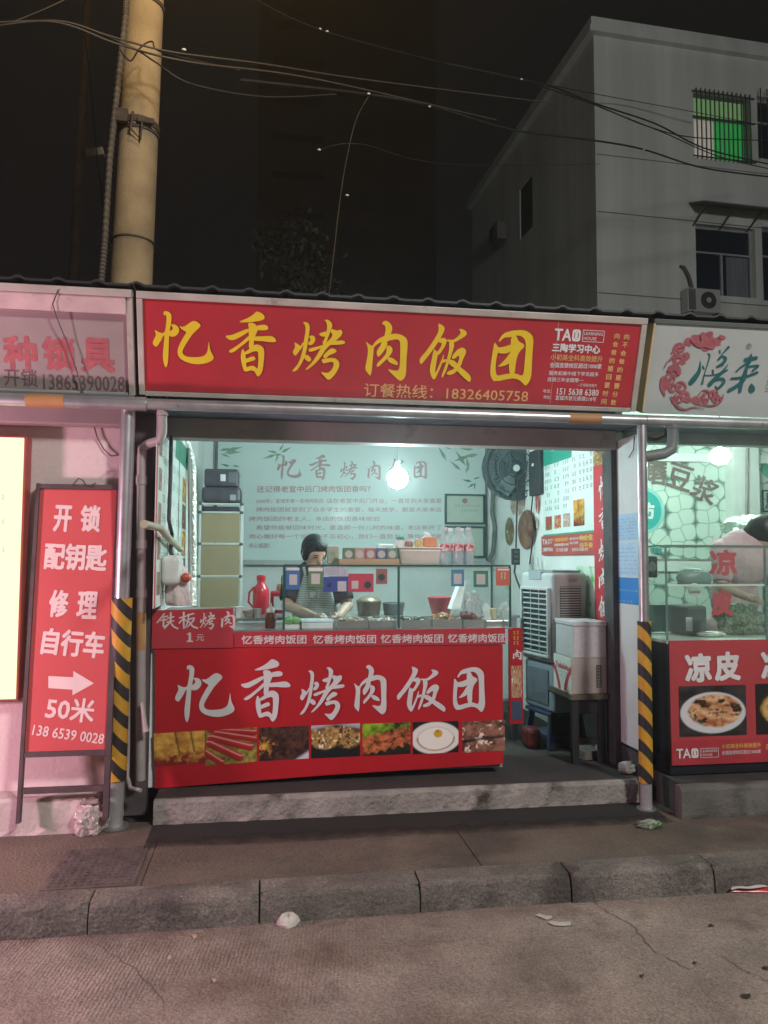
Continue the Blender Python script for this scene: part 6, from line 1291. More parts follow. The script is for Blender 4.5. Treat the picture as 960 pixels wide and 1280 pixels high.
# red side panel with food photos behind the counter end
FSP = front(5.15)
sp_ = thing('side_panel', 'narrow red panel with a food photo behind the right end of the counter', 'panel', (1.7, 5.15, .5))
a = FSP.pix(637, 905); b = FSP.pix(653, 785); MB().fbox(FSP, a[0], b[0], a[1], b[1], -.02, 0).build('sheet', red2, sp_)
picture('food_photo', FSP, *[f for f in (FSP.pix(639, 870)[0], FSP.pix(652, 870)[0], FSP.pix(650, 872)[1], FSP.pix(650, 832)[1])], pnt_dish((150, 40, 30), (210, 180, 140), 6), sp_, nx=24, ny=30)
MB().fbox(FSP, FSP.pix(640, 890)[0], FSP.pix(652, 890)[0], FSP.pix(650, 900)[1], FSP.pix(650, 876)[1], .0005, .002).build('dark_photo', M('panel_dark', (.04, .07, .13), .5), sp_)
ink = MB(); 
allp = [p for s in BRO['rou'] for p in s]
(u0, v1), (u1, v0) = FSP.pix(640.5, 812), FSP.pix(652, 825)
for i, pl in enumerate(BRO['rou']): ink.poly(FSP, [(u0+(p[0]-133)/430*(u1-u0), v1-(p[1]-118)/655*(v1-v0)) for p in pl], .002+i*.0003)
ink.build('brush_character', white_ink, sp_); ink = MB(); a = FSP.pix(641, 806); b = FSP.pix(649, 806); 
for k in range(3): scribble(ink, FSP, a[0], b[0], a[1]+.035*k, .024, 2, lift=.002, fill=1)
ink.build('lettering', M('advert_yellow', (.75, .48, .10), .5), sp_)

# air cooler: rotated about 10 degrees, standing on a low stool
zf = .263
ang = R(-10); ca = V((math.cos(ang), -math.sin(ang), 0))   # side face runs right and slightly back
N0 = P(691, 800, Y=5.25); N0.z = 0
ex = V((math.cos(R(10)), math.sin(R(10)), 0)); ey = V((-math.sin(R(10)), math.cos(R(10)), 0))
zt_c = P(691, 716, Y=5.25).z; zb_c = P(691, 893, Y=5.25).z; zm_c = P(691, 831, Y=5.25).z
ac = thing('air_cooler', 'tall grey white evaporative air cooler with a louvred front, beside the stacked boxes', 'air cooler', (N0.x+.1, N0.y+.2, zb_c))
acw = M('cooler_white', (.46, .49, .49), .4, var=.04); acg = M('cooler_grey', (.26, .31, .36), .4, var=.06); acd = M('cooler_dark', (.03, .045, .05), .5); acs = M('cooler_side', (.45, .43, .41), .45)
FSide = Fr((N0.x, N0.y, 0), ex, (0, 0, 1))            # faces the camera
FFro = Fr((N0.x, N0.y, 0), -ey, (0, 0, 1))             # grille side, faces left
wS, wF = .29, .45
MB().fbox(FSide, 0, wS, zm_c+.003, zt_c, -wF, 0).build('body', acw, ac, bevel=.025, seg=3)
MB().fbox(FSide, .012, wS-.012, zb_c, zm_c, -wF+.02, -.01).build('water_tank', acg, ac, bevel=.02)
MB().fbox(FSide, .03, wS-.03, zm_c+.03, zt_c-.03, .0005, .004).build('side_panel', acs, ac)
ru, rl = P(715, 733, Y=5.27).z, P(715, 768, Y=5.27).z
v0, v1 = P(700, 800, Y=5.27).z, P(700, 733, Y=5.27).z
MB().fbox(FSide, .06, .235, v0, v1, .0045, .006).build('vent_recess', acd, ac)
k = 0; v = v0
while v < v1-.008: MB().fbox(FSide, .06, .235, v, v+.009, .0065, .012).build('vent_slat', acs, ac); v += .0175
MB().fbox(FSide, .13, .20, v1+.03, v1+.055, .0045, .007).build('control_plate', M('plate_grey', (.30, .29, .28), .4), ac)
g0, g1 = P(668, 815, Y=5.5).z, P(668, 737, Y=5.5).z
MB().fbox(FFro, -wF+.05, -.04, g0, g1, .0005, .003).build('grille_recess', acd, ac)
n = 12
for k in range(n):
    v = g0+(g1-g0)*(k+.35)/n; mb = MB(); mb.add([FFro.at(-wF+.05, v, .003), FFro.at(-.04, v, .003), FFro.at(-.04, v-.004, .016), FFro.at(-wF+.05, v-.004, .016), FFro.at(-wF+.05, v+.005, .003), FFro.at(-.04, v+.005, .003), FFro.at(-.04, v+.003, .016), FFro.at(-wF+.05, v+.003, .016)], [(0, 1, 2, 3), (7, 6, 5, 4), (0, 4, 5, 1), (3, 2, 6, 7), (0, 3, 7, 4), (1, 5, 6, 2)]); mb.build('louvre', acw, ac)
for f in (-wF+.05+.12, -.04-.12): MB().fbox(FFro, f-.003, f+.003, g0, g1, .0165, .019).build('grille_bar', acw, ac)
for (u0, u1, q0, q1) in ((-wF+.03, -.022, g1, g1+.02), (-wF+.03, -.022, g0-.02, g0), (-wF+.03, -wF+.05, g0, g1), (-.042, -.022, g0, g1)): MB().fbox(FFro, u0, u1, q0, q1, .0005, .028).build('grille_frame', acw, ac, bevel=.004)
MB().fbox(FFro, -wF+.12, -.15, zt_c-.055, zt_c+.01, -.05, .006).build('control_panel', M('cooler_panel', (.30, .36, .38), .3), ac, bevel=.004)
MB().fbox(FSide, .03, wS-.03, zt_c+.0005, zt_c+.016, -wF+.04, -.04).build('top_lid', M('cooler_lid', (.22, .24, .24), .5), ac, bevel=.005)
MB().fbox(FFro, -wF+.06, -.08, zb_c+.05, zm_c-.05, -.0088, -.004).build('tank_recess', M('tank_dark', (.14, .17, .2), .4), ac)
blue = M('stool_blue', (.035, .06, .12), .45, var=.1)
st = thing('plastic_stool', 'dark blue plastic stool under the air cooler', 'stool', (N0.x+.1, N0.y+.2, zf))
stc = N0+ex*(wS/2)+ey*(wF/2)
zs_t = zb_c-.002
for sx in (-1, 1):
    for sy in (-1, 1):
        a = stc+ex*sx*.14+ey*sy*.17; b = stc+ex*sx*.11+ey*sy*.14; MB().bar((a.x, a.y, zf), (b.x, b.y, zs_t-.03), .045, .045).build('leg', blue, st, bevel=.005)
FS2 = Fr((stc.x, stc.y, 0), ex, (0, 0, 1)); MB().fbox(FS2, -.15, .15, zs_t-.03, zs_t, -.18, .18).build('seat', blue, st, bevel=.012); MB().fbox(FS2, -.135, .135, zf+.06, zf+.09, -.15, .15).build('stretcher', blue, st, bevel=.004)
setp(MB().box(N0.x-.16, N0.x-.05, 5.35, 5.5, zf, zf+.14).build('red_bucket', M('dark_red_bucket', (.14, .02, .02), .5), bevel=.03), 'dark red bucket in the shadow left of the air cooler stool', 'bucket')
# wooden table with carton and foam box
bX0 = P(714, 800, Y=4.93).x; bX1 = 2.268
zt_t = P(714, 868, Y=4.93).z
tbw = M('table_wood', (.012, .010, .010), .7, var=.4, scale=12); tb = thing('wooden_table', 'dark small wooden table under the carton by the door jamb', 'table', (2.13, 5.1, zf))
MB().box(bX0-.015, bX1-.0, 4.90, 5.36, zt_t-.035, zt_t).build('top', M('table_top', (.10, .08, .05), .7, var=.3), tb, bevel=.004)
for x, y in ((bX0+.02, 4.94), (bX1-.04, 4.94), (bX0+.02, 5.32), (bX1-.04, 5.32)): MB().box(x-.022, x+.022, y-.022, y+.022, zf, zt_t-.0355).build('leg', tbw, tb)
MB().box(bX0+.05, bX1-.06, 4.93, 4.95, zt_t-.13, zt_t-.04).build('apron', tbw, tb); MB().box(bX0+.045, bX1-.065, 4.93, 4.95, zf+.12, zf+.16).build('stretcher', tbw, tb)
setp(MB().box(bX0+.03, bX1-.06, 5.36, 5.42, zf, zt_t-.16).build('dark_board', darkwood, bevel=.004), 'dark board leaning behind the small wooden table', 'board')
setp(MB().box(bX0+.1, bX0+.26, 5.0, 5.2, zf, zf+.06).build('cardboard_scrap', M('scrap_card', (.2, .17, .15), .8), bevel=.003), 'grey cardboard pad lying on the floor under the small table', 'cardboard')
setp(MB().box(bX0+.20, bX0+.235, 4.99, 5.03, zf+.061, zf+.15).build('white_bottle', M('white_plastic', (.5, .52, .52), .4), bevel=.01), 'small white bottle standing under the small wooden table', 'bottle')
zc0 = zt_t+.001; zc1 = P(714, 823, Y=4.93).z; zc2 = P(714, 777, Y=4.93).z
cb = thing('cardboard_carton', 'printed cardboard carton with red swooshes under the white foam box', 'carton', (2.13, 5.06, zc0))
MB().box(bX0, bX1, 4.93, 5.25, zc0, zc1).build('box', M('carton_grey', (.36, .33, .30), .7, var=.05, scale=4), cb, bevel=.003)
FCx = leftwall(bX0-.0005); FCx = Fr((bX0-.001, 0, 0), (0, -1, 0), (0, 0, 1))
hh_ = zc1-zc0
MB().fbox(FCx, -5.249, -4.931, zc0+.001, zc1-.001, 0, .0012).build('white_side', M('carton_white', (.66, .67, .62), .6), cb)
swm = M('carton_red', (.50, .04, .06), .5)
for (p0, p1, p2, p3) in (((.0, .55), (.28, .02), (.42, .02), (.0, .8)), ((1, .55), (.72, .02), (.58, .02), (1, .8))):
    pts = []
    for t in range(9): f = t/8; pts.append((p0[0]+(p1[0]-p0[0])*f**.6, p0[1]+(p1[1]-p0[1])*f))
    for t in range(9): f = t/8; pts.append((p2[0]+(p3[0]-p2[0])*f**1.6, p2[1]+(p3[1]-p2[1])*f))
    MB().poly(FCx, [(-5.249+x*.318, zc0+y*hh_) for x, y in pts], .0018).build('swoosh', swm, cb)
ink = MB(); textbox(ink, FCx, 'Tolulolo', -5.21, -4.97, zc0+hh_*.62, zc0+hh_*.80, .03, .002); ink.build('lettering', swm, cb)
ink = MB(); scribble(ink, FCx, -5.17, -5.0, zc0+hh_*.50, .016, 5, lift=.002); scribble(ink, FCx, -5.14, -5.03, zc0+hh_*.40, .014, 4, lift=.002); ink.build('small_print', M('menu_ink', (.2, .2, .19), .5), cb)
FCf = front(4.929); cw_ = bX1-bX0; ink = MB()
for k, (f0, f1) in enumerate(((.35, .60), (.22, .66), (.28, .5), (.28, .52), (.28, .54), (.28, .5))): scribble(ink, FCf, bX0+cw_*f0, bX0+cw_*f1, zc0+hh_*(.58-.08*k), .010, 7, lift=.001, fill=.7)
ink.build('small_print', M('carton_print', (.22, .2, .18), .6), cb)
MB().fbox(FCf, bX0+cw_*.70, bX0+cw_*.84, zc0+hh_*.17, zc0+hh_*.80, .0, .0012).build('warning_strip', M('strip_black', (.05, .05, .05), .6), cb)
for k in range(7): MB().fbox(FCf, bX0+cw_*.725, bX0+cw_*.815, zc0+hh_*(.20+.085*k), zc0+hh_*(.255+.085*k), .0014, .002).build('strip_mark', M('strip_grey', (.2, .19, .18), .6), cb)
MB().box(bX0+.001, bX1-.001, 4.9285, 4.9295, zc1-.05, zc1-.005).build('packing_tape', M('tape_clear', (.42, .38, .34), .25), cb)
fo = thing('foam_box', 'white foam box standing on the cardboard carton', 'box', (2.13, 5.06, zc1))
MB().box(bX0+.012, bX1+.0, 4.925, 5.24, zc1+.001, zc2-.032).build('body', M('foam', (.50, .48, .49), .8, var=.08, scale=30), fo, bevel=.006); MB().box(bX0+.006, bX1+.004, 4.92, 5.245, zc2-.0315, zc2).build('lid', M('foam', (.50, .48, .49), .8), fo, bevel=.006)

# white notice panel on the partition end
FP = rightwall(2.315)
npn = thing('notice_panel', 'tall dirty white panel with blue notices beside the right striped post', 'panel', (2.31, 4.7, .6))
q = [P(770, 553, X=2.32), P(799, 541, X=2.32), P(803, 940, X=2.32), P(774, 925, X=2.32)]
up0, up1 = FP.pix(770, 700)[0], FP.pix(801, 700)[0]; zp1, zp0 = (q[0].z+q[1].z)/2, (q[2].z+q[3].z)/2
MB().fbox(FP, up0, up1, zp0, zp1, -.03, 0).build('sheet', M('panel_white', (.56, .58, .57), .5, var=.06, scale=3, spots=[((.32, .31, .29), .64, 5, .08), ((.12, .11, .1), .74, 16, .03)]), npn)
for f, g, c in (((642, 676), None, (.34, .50, .66)), ((678, 719), None, (.40, .55, .70)), ((722, 755), None, (.02, .20, .55))):
    za_, zb_ = FP.pix(785, f[1])[1], FP.pix(785, f[0])[1]; MB().fbox(FP, up0+.01, up1-.03, za_, zb_, .0003, .0015).build('notice', M('notice_%d' % f[0], c, .5, var=.06), npn); ink = MB(); rg = random.Random(f[0]); n_r = 7 if f[0] < 720 else 2
    for k in range(n_r): scribble(ink, FP, up0+.03, up1-.05, za_+.012+(zb_-za_-.03)*k/n_r, .010, 16, lift=.002, rng=rg, fill=.75)
    ink.build('lettering', M('notice_ink', (.03, .14, .42), .5) if f[0] < 720 else white_ink, npn)
ink = MB(); rg = random.Random(2)
for k in range(12): scribble(ink, FP, up0+.04, up1-.06, FP.pix(785, 636)[1]+.022*k, .008, 14, lift=.0015, rng=rg, fill=.6)
ink.build('faint_print', M('faint_ink', (.46, .48, .48), .5), npn)
setp(MB().tube([P(793, 545, X=2.30), P(792, 562, X=2.30), P(786, 572, X=2.30)], .004, 6).build('tie_wire', cbm, smooth=True), 'bit of tie wire hooked on the top of the white notice panel', 'wire')
MB().box(2.318, 2.345, 4.56, 4.90, .13, zp0-.02).build('lower_board', darkwood, shop)
lump('stone', P(790, 968, Z=.27)+V((0, .05, 0)), .06, (1.2, .8, .7), M('stone', (.25, .25, .23), .9, var=.3, scale=20), 'pale broken stone on the step beside the right striped post', 'stone', 3, amp=.3)

# ================================================================ bulbs and their wires
def bulb(px, py, Y, r, L_, col, label, wire_top, name='light_bulb', squash=1.0):
    c = P(px, py, Y=Y); t = thing(name, label, 'light bulb', tuple(c))
    m = M('bulb_glow_%d' % px, (.9, .95, .95), .4, emit=col, estr=L_)
    MB().ball(c, r, (1, 1, squash), 20).build('globe', m, t, smooth=True)
    MB().lathe([(.018, 0), (.02, .03), (.016, .06), (0, .065)], c+V((0, 0, r*squash*.9)), 14).build('socket', M('bulb_socket', (.25, .28, .28), .5), t, smooth=True)
    MB().tube([c+V((0, 0, r*squash+.04)), c+V((.005, 0, wire_top))], .004, 6).build('wire', M('bulb_wire', (.12, .13, .13), .6), t, smooth=True)
bulb(497, 598, 5.6, .076, 345, (.72, 1.0, .98), 'glowing round bulb hanging over the glass counter of the middle stall', .72)
bulb(900, 570, 5.9, .082, 275, (.72, 1.0, .86), 'glowing round bulb hanging in the cold noodle stall', .44, squash=.85)
tl = thing('tube_light', 'thin lit tube lamp under the ceiling of the cold noodle stall', 'lamp', tuple(P(870, 536, Y=5.6)))
a, b = P(846, 534.5, Y=5.6), P(896, 537, Y=5.6); MB().tube([a, b], .012, 10).build('tube', M('tube_glow', (.9, .95, .9), .4, emit=(.85, 1, .92), estr=12), tl, smooth=True); MB().bar(a+V((-.04, .02, .03)), b+V((.04, .02, .03)), .05, .03).build('fitting', plaster, tl)

# ================================================================ right stall: counter, glass case, wall lettering, things inside
FD = front(4.40)
nc = thing('noodle_counter', 'black sided stall counter with a red cold noodle banner and a bowl photo', 'counter', (3.2, 4.7, .305))
nx0 = P(838, 880, Y=4.40).x; zn1 = P(838, 801, Y=4.40).z; zn0 = P(838, 957, Y=4.40).z
blk = M('counter_black', (.012, .014, .02), .35, var=.2)
MB().box(nx0, 6.0, 4.415, 4.98, zn0-.06, zn1-.02).build('cabinet', blk, nc)
for x in (nx0+.02, 4.6, 5.9):
    for y in (4.45, 4.94): MB().box(x-.015, x+.015, y-.015, y+.015, .3055, zn0-.0605).build('leg', blk, nc)
MB().box(nx0+.003, 6, 4.40, 4.412, zn0+.0, zn1).build('front_banner', M('noodle_red', (.42, .05, .06), .45, var=.06, scale=2), nc)
MB().box(nx0+.003, 6, 4.3975, 4.3995, zn0+.0, zn0+.145).build('advert_strip', M('noodle_red_dark', (.40, .035, .05), .45), nc)
MB().box(nx0-.002, 6, 4.413, 4.99, zn1-.0195, zn1-.002).build('worktop', M('pale_top', (.60, .64, .62), .4, var=.06), nc)
FDl = front(4.3965)
ink = MB(); textpx(ink, FDl, '凉', 856, 835.5, 889, 834, 36, .045, lift=.001); textpx(ink, FDl, '皮', 893, 833.5, 925, 832, 36, .045, lift=.001); textpx(ink, FDl, '凉', 951, 832, 984, 831, 36, .045, lift=.001); ink.build('lettering', M('noodle_white', (.66, .66, .66), .5), nc)
def rpic(pn, x0, y0, x1, y1, pr):
    a = FDl.pix(x0, y1); b = FDl.pix(x1, y0); picture('food_photo', FDl, a[0], b[0], a[1], b[1], pn, pr, nx=76, ny=60, lift=.001)
rpic(pnt_bowl, 850, 856, 932, 921, nc); rpic(pnt_noodle, 946, 853, 1028, 918, nc)
ink = MB(); logo_tai(ink, FDl, 845, 942, 898, 940.5, 12); textpx(ink, FDl, '全国连锁校区超过1000家', 902, 941, 951, 939, 5, .01, lift=.001); ink.build('advert_lettering', M('noodle_white', (.66, .66, .66), .5), nc)
ink = MB(); textpx(ink, FDl, '小初高全科高效提升', 902, 933, 951, 931, 6, .01, lift=.001); textpx(ink, FDl, '向', 958, 933, 966, 933, 8, .02, lift=.001); ink.build('advert_lettering', M('advert_yellow', (.75, .48, .10), .5), nc)
ggl = Mglass('noodle_glass', (.93, .98, .955), 1.1, film=.045)
gc2 = thing('glass_case', 'two tier glass display case with red characters on the noodle counter', 'glass case', (3.2, 4.6, zn1))
gz0 = zn1-.001; gzt = P(838, 683, Y=4.43).z; gzm = P(838, 732, Y=4.43).z; gX1 = P(956, 740, Y=4.43).x
MB().box(nx0+.004, gX1, 4.428, 4.434, gz0, gzt).build('front_pane', ggl, gc2); MB().box(nx0, nx0+.0038, 4.4345, 4.96, gz0, gzt).build('side_pane', ggl, gc2); MB().box(gX1+.006, 5.9, 4.428, 4.434, gz0, gzt).build('front_pane', ggl, gc2)
MB().box(nx0, 5.9, 4.428, 4.965, gzt+.001, gzt+.007).build('top_pane', ggl, gc2); MB().box(nx0+.004, 5.9, 4.4345, 4.8, gzm, gzm+.007).build('shelf', Mglass('shelf_glass', (.80, .90, .86), 1.2), gc2)
ge2 = M('noodle_edge', (.12, .22, .19), .3)
MB().box(nx0-.004, 5.9, 4.421, 4.4275, gzt-.004, gzt+.010).build('edge_strip', ge2, gc2); MB().box(nx0-.004, nx0+.008, 4.421, 4.4275, gz0, gzt-.005).build('edge_strip', ge2, gc2); MB().box(gX1-.004, gX1+.008, 4.421, 4.4275, gz0, gzt-.005).build('edge_strip', ge2, gc2)
MB().box(nx0+.009, gX1-.005, 4.423, 4.4275, gzm-.003, gzm+.008).build('edge_strip', M('bright_edge', (.55, .72, .65), .3), gc2); MB().box(nx0-.006, nx0-.001, 4.43, 4.965, gzt, gzt+.008).build('edge_strip', ge2, gc2)
FDg = front(4.4195)
ink = MB(); textpx(ink, FDg, '凉', 887, 703.5, 921, 703, 32, .04, lift=.0); ink.build('lettering', M('glass_red', (.40, .09, .10), .5), gc2); ink = MB(); textpx(ink, FDg, '皮', 889, 753.5, 916, 753, 32, .055, lift=.0); ink.build('lettering', M('glass_red', (.40, .09, .10), .5), gc2)
# things in the noodle case
zi = gz0+.001
pl = thing('machine', 'dark grey kitchen appliance with a white label inside the noodle glass case', 'appliance', tuple(P(845, 788, Y=4.75)))
xa, xb = P(808, 770, Y=4.7).x, P(882, 770, Y=4.7).x
MB().box(xa+.28, xb, 4.68, 4.94, zi, zi+.19).build('body', M('appliance', (.08, .11, .12), .4, var=.1), pl, bevel=.015); MB().box(P(857, 770, Y=4.68).x, P(865, 770, Y=4.68).x, 4.676, 4.6795, zi+.03, zi+.12).build('label', wc, pl)
lump('pot_cover', V((P(868, 730, Y=4.86).x, 4.86, P(868, 731, Y=4.86).z)), .11, (1.15, .6, .6), M('pot_cover', (.22, .31, .30), .4, var=.1), 'rounded grey pot lid behind the appliance in the noodle case', 'lid', 4, amp=.08)
pe = thing('paper_plate', 'round white dish hanging below the shelf in the noodle glass case', 'dish', tuple(P(867, 740, Y=4.5))); c = P(867.5, 737.5, Y=4.50); MB().lathe([(0, 0), (.042, 0), (.044, .006), (.034, .012), (0, .012)], c, 22, (0, -1, 0)).build('dish', M('plate_white', (.68, .74, .72), .35), pe, smooth=True)
lump('cucumber_heap', V((P(930, 788, Y=4.72).x, 4.75, zi)), .115, (1.45, .7, .95), M('cucumber', (.16, .22, .15), .5, var=.75, scale=60, bump=1, bscale=30), 'heap of shredded greens under a clear cover in the noodle case', 'greens', 9, amp=.6, freq=10)
lump('noodle_bag', V((P(892, 790, Y=4.6).x, 4.62, zi)), .07, (1.4, .7, .3), M('noodle_bag', (.55, .60, .54), .3, var=.2, scale=24), 'pale bag of noodles lying flat in the noodle case', 'bag', 7, amp=.3, freq=10)
bx_ = thing('speaker_box', 'small black square box with a round face on the left of the noodle glass case', 'box', tuple(P(815, 722, Y=4.90))); a = P(811, 722, Y=4.86); b = P(822, 695, Y=4.86); MB().box(a.x-.05, b.x, 4.86, 4.95, a.z, b.z).build('casing', blk, bx_, bevel=.008); MB().lathe([(0, 0), (.035, 0), (.03, .012), (0, .014)], ((a.x-.05+b.x)/2+.012, 4.8595, (a.z+b.z)/2), 18, (0, -1, 0)).build('cone', M('cone_grey', (.12, .13, .14), .4), bx_, smooth=True)
bh = MB().box(P(806, 730, Y=4.9).x, P(836, 730, Y=4.9).x, 4.90, 4.92, P(815, 790, Y=4.9).z, zi+.19).build('small_fridge', M('fridge_dark', (.09, .13, .14), .4), bevel=.005); setp(bh, 'dark panel of a small fridge behind the post at the left of the noodle case', 'fridge')
# wall lettering in the right stall
FE = front(7.19); 
wl_ = thing('wall_lettering', 'grey brown raised wall characters curving over the stone wallpaper', 'lettering', tuple(P(860, 600, Y=7.19)))
for ch, x0, x1, yc, h, rt in (('磨', 806, 833, 590, 32, -4), ('豆', 834, 865, 596, 33, -16), ('浆', 864, 896, 612, 33, -24)):
    a = FE.pix(x0, yc); b = FE.pix(x1, yc); hh = h/962*7.45; ink = MB(); textbox(ink, FE, ch, a[0], b[0], a[1]-hh/2, a[1]+hh/2, .025, .012, rot=R(rt)); ink.build('character', M('wall_brown', (.17, .12, .11), .5), wl_)
td = thing('wall_disc', 'teal round wall sticker with a white character, half hidden by the post', 'sticker', tuple(P(800, 637, Y=7.19)))
c = FE.pix(803, 638); rd = 26/962*7.45; MB().lathe([(0, 0), (rd*1.18, 0), (rd*1.18, .002), (0, .002)], FE.at(c[0], c[1], .001), 40, FE.n).build('halo', M('disc_pale', (.28, .56, .54), .5), td); MB().lathe([(0, 0), (rd, 0), (rd, .002), (0, .002)], FE.at(c[0], c[1], .0035), 40, FE.n).build('disc', M('disc_teal', (.02, .36, .33), .5), td)
ink = MB(); textbox(ink, FE, '坊', c[0]-rd*.2, c[0]+rd*.62, c[1]-rd*.42, c[1]+rd*.40, .04, .007); ink.build('character', white_ink, td)
ink = MB(); a = FE.pix(813, 686); b = FE.pix(827, 686); textbox(ink, FE, '每', a[0], b[0], a[1]-.05, a[1]+.05, .03, .012); textbox(ink, FE, '天', a[0]-.16, a[0]-.04, a[1]-.05, a[1]+.05, .03, .012); wt_ = ink.build('wall_characters', M('disc_teal', (.02, .36, .33), .5)); setp(wt_, 'small teal characters on the wall above the noodle case at its left', 'lettering')
lg = thing('wall_emblem', 'dark outlined square emblem with a teal round mark above it at the right edge', 'emblem', tuple(P(955, 640, Y=7.19)))
a = FE.pix(953, 640); b = FE.pix(980, 613); mb = MB(); w = .015
for (p0, p1, q0, q1) in ((a[0], b[0], b[1]-w, b[1]), (a[0], b[0], a[1], a[1]+w), (a[0], a[0]+w, a[1]+w, b[1]-w), (b[0]-w, b[0], a[1]+w, b[1]-w)): mb.fbox(FE, p0, p1, q0, q1, .001, .006)
mb.build('outline', M('emblem_dark', (.03, .06, .06), .5), lg); ink = MB(); textbox(ink, FE, '馬', a[0]+.03, a[0]+.15, a[1]+.03, b[1]-.03, .02, .005); ink.build('character', M('emblem_dark', (.03, .06, .06), .5), lg)
c = FE.pix(962, 586); MB().lathe([(0, 0), (.10, 0), (.10, .003), (0, .003)], FE.at(c[0], c[1], .002), 28, FE.n).build('round_mark', M('mark_green', (.08, .36, .26), .5), lg)
setp(MB().tube([P(902, 540, Y=6.4), P(920, 550, Y=6.6), P(940, 556, Y=6.8), P(962, 553, Y=7.0)], .006, 6).build('wall_cable', cbm, smooth=True), 'sagging cable under the ceiling beside the noodle stall bulb', 'cable')
setp(MB().tube([P(934, 560, Y=7.0), P(933, 640, Y=7.0), P(935, 655, Y=7.0)], .014, 8).build('wall_conduit', pipe_m, smooth=True), 'pale conduit running down the pilaster of the noodle stall', 'conduit')
setp(MB().tube([P(810, 548, Y=4.7), P(820, 550, Y=4.7), P(832, 545, Y=4.72), P(833, 537, Y=4.72)], .012, 8).build('cable_bundle', cbm, smooth=True), 'black cable bundle looped under the soffit beside the right post', 'cable')
lump('plastic_bags', V((P(945, 652, Y=6.0).x, 6.1, P(945, 668, Y=6.0).z)), .17, (1.3, .7, .55), M('hang_bag', (.50, .58, .52), .3, var=.2, scale=14), 'pale plastic bags hanging behind the person in the noodle stall', 'bag', 13, amp=.5, freq=14)
mb = MB(); q = [P(888, 691, Y=5.4), P(901, 695, Y=5.4), P(903, 674, Y=5.45), P(892, 670, Y=5.45)]
mb.v = q+[p+V((0, .012, 0)) for p in q]; mb.f = [(0, 1, 2, 3), (7, 6, 5, 4), (0, 4, 5, 1), (1, 5, 6, 2), (2, 6, 7, 3), (3, 7, 4, 0)]; setp(mb.build('white_card', wc), 'white card tilted on the rear shelf of the noodle stall', 'card')
rst = thing('rear_shelf', 'steel rear shelf with clutter behind the noodle case', 'shelf', (3.9, 5.9, 1.6))
MB().box(P(885, 690, Y=5.5).x-.5, 6.2, 5.7, 6.1, 1.60, 1.62).build('top', M('rear_top', (.35, .40, .38), .4), rst)
for x in (P(885, 690, Y=5.5).x-.45, 6.1): MB().box(x-.02, x+.02, 5.75, 5.79, .306, 1.5995).build('leg', M('rear_top', (.35, .40, .38), .4), rst); MB().box(x-.02, x+.02, 6.0, 6.04, .306, 1.5995).build('leg', M('rear_top', (.35, .40, .38), .4), rst)
setp(MB().box(P(908, 670, Y=5.9).x, P(935, 670, Y=5.9).x, 5.86, 6.0, 1.621, 1.70).build('stacked_trays', M('trays_dark', (.20, .24, .21), .5, var=.3, scale=10), bevel=.006), 'stack of dark trays on the rear shelf of the noodle stall', 'trays')

# ================================================================ people
def remesh(mb, name, m, parent, voxel=.008, smooth=6):
    me = mb.mesh(name+'_src', m, WM[parent.name].inverted()); o = bpy.data.objects.new(name+'_src', me); COL.objects.link(o)
    r_ = o.modifiers.new('r', 'REMESH'); r_.mode = 'VOXEL'; r_.voxel_size = voxel
    s_ = o.modifiers.new('s', 'SMOOTH'); s_.factor = .5; s_.iterations = smooth
    dg = bpy.context.evaluated_depsgraph_get(); dg.update(); me2 = bpy.data.meshes.new_from_object(o.evaluated_get(dg)); bpy.data.objects.remove(o)
    me2.name = name; me2.materials.clear(); me2.materials.append(m)
    for p in me2.polygons: p.use_smooth = True
    q = bpy.data.objects.new(name, me2); COL.objects.link(q); q.parent = parent; WM[q.name] = WM[parent.name]; return q
def limb(mb, pts, rs, n=14):
    """tapered limb with rounded joints"""
    mb.tube(pts, rs, n)
    for p, r in zip(pts, rs): mb.ball(p, r, n=12)
def hand(mb, wrist, dirv, side, s=1.0, curl=.5):
    """palm, four unequal bent fingers and a thumb that leaves the side of the palm"""
    d = V(dirv).normalized(); dn = V((0, 0, -1)); sd = d.cross(V((0, 0, 1))).normalized()*side
    pc_ = V(wrist)+d*.045*s
    mb.tube([V(wrist), V(wrist)+d*.02*s, V(wrist)+d*.085*s], [.024*s, .030*s, .030*s], 10); mb.ball(pc_, .04*s, (1, 1, .5), 10)
    for k, (o, l) in enumerate(((-.027, .070), (-.009, .080), (.009, .074), (.027, .058))):
        b0_ = V(wrist)+d*.085*s+sd*o*s; b1_ = b0_+(d+dn*curl*.5).normalized()*l*.5*s; b2_ = b1_+(d*.6+dn*(.5+curl)).normalized()*l*.5*s
        mb.tube([b0_-d*.02*s, b0_, b1_, b2_], [.0092*s, .0092*s, .0085*s, .0068*s], 8)
    t0 = V(wrist)+d*.03*s-sd*.028*s; t1 = t0+(d-sd*.8).normalized()*.035*s; t2 = t1+(d+dn*.5).normalized()*.032*s; mb.tube([t0, t1, t2], [.012*s, .0105*s, .008*s], 8)
skin = M('skin', (.52, .33, .25), .5, var=.05, scale=10); hairm = M('hair', (.012, .011, .012), .45, var=.2, scale=40)
w_ = thing('person', 'woman with dark tied back hair and striped apron over a black top, behind the counter', 'person', (.36, 5.45, .263))
Yw = 5.42
hd = P(393, 691, Y=5.36); nk_ = P(390, 716, Y=5.46); 
shL, shR = P(364, 724, Y=5.46), P(424, 724, Y=5.46); chest = P(394, 740, Y=5.44); waist = V((chest.x, 5.47, 1.02)); hip = V((chest.x, 5.50, .92))
elL, elR = P(359, 757, Y=5.38), P(434, 757, Y=5.40); wrL, wrR = P(397, 772.5, Y=5.12), P(424, 771, Y=5.14)
mb = MB()
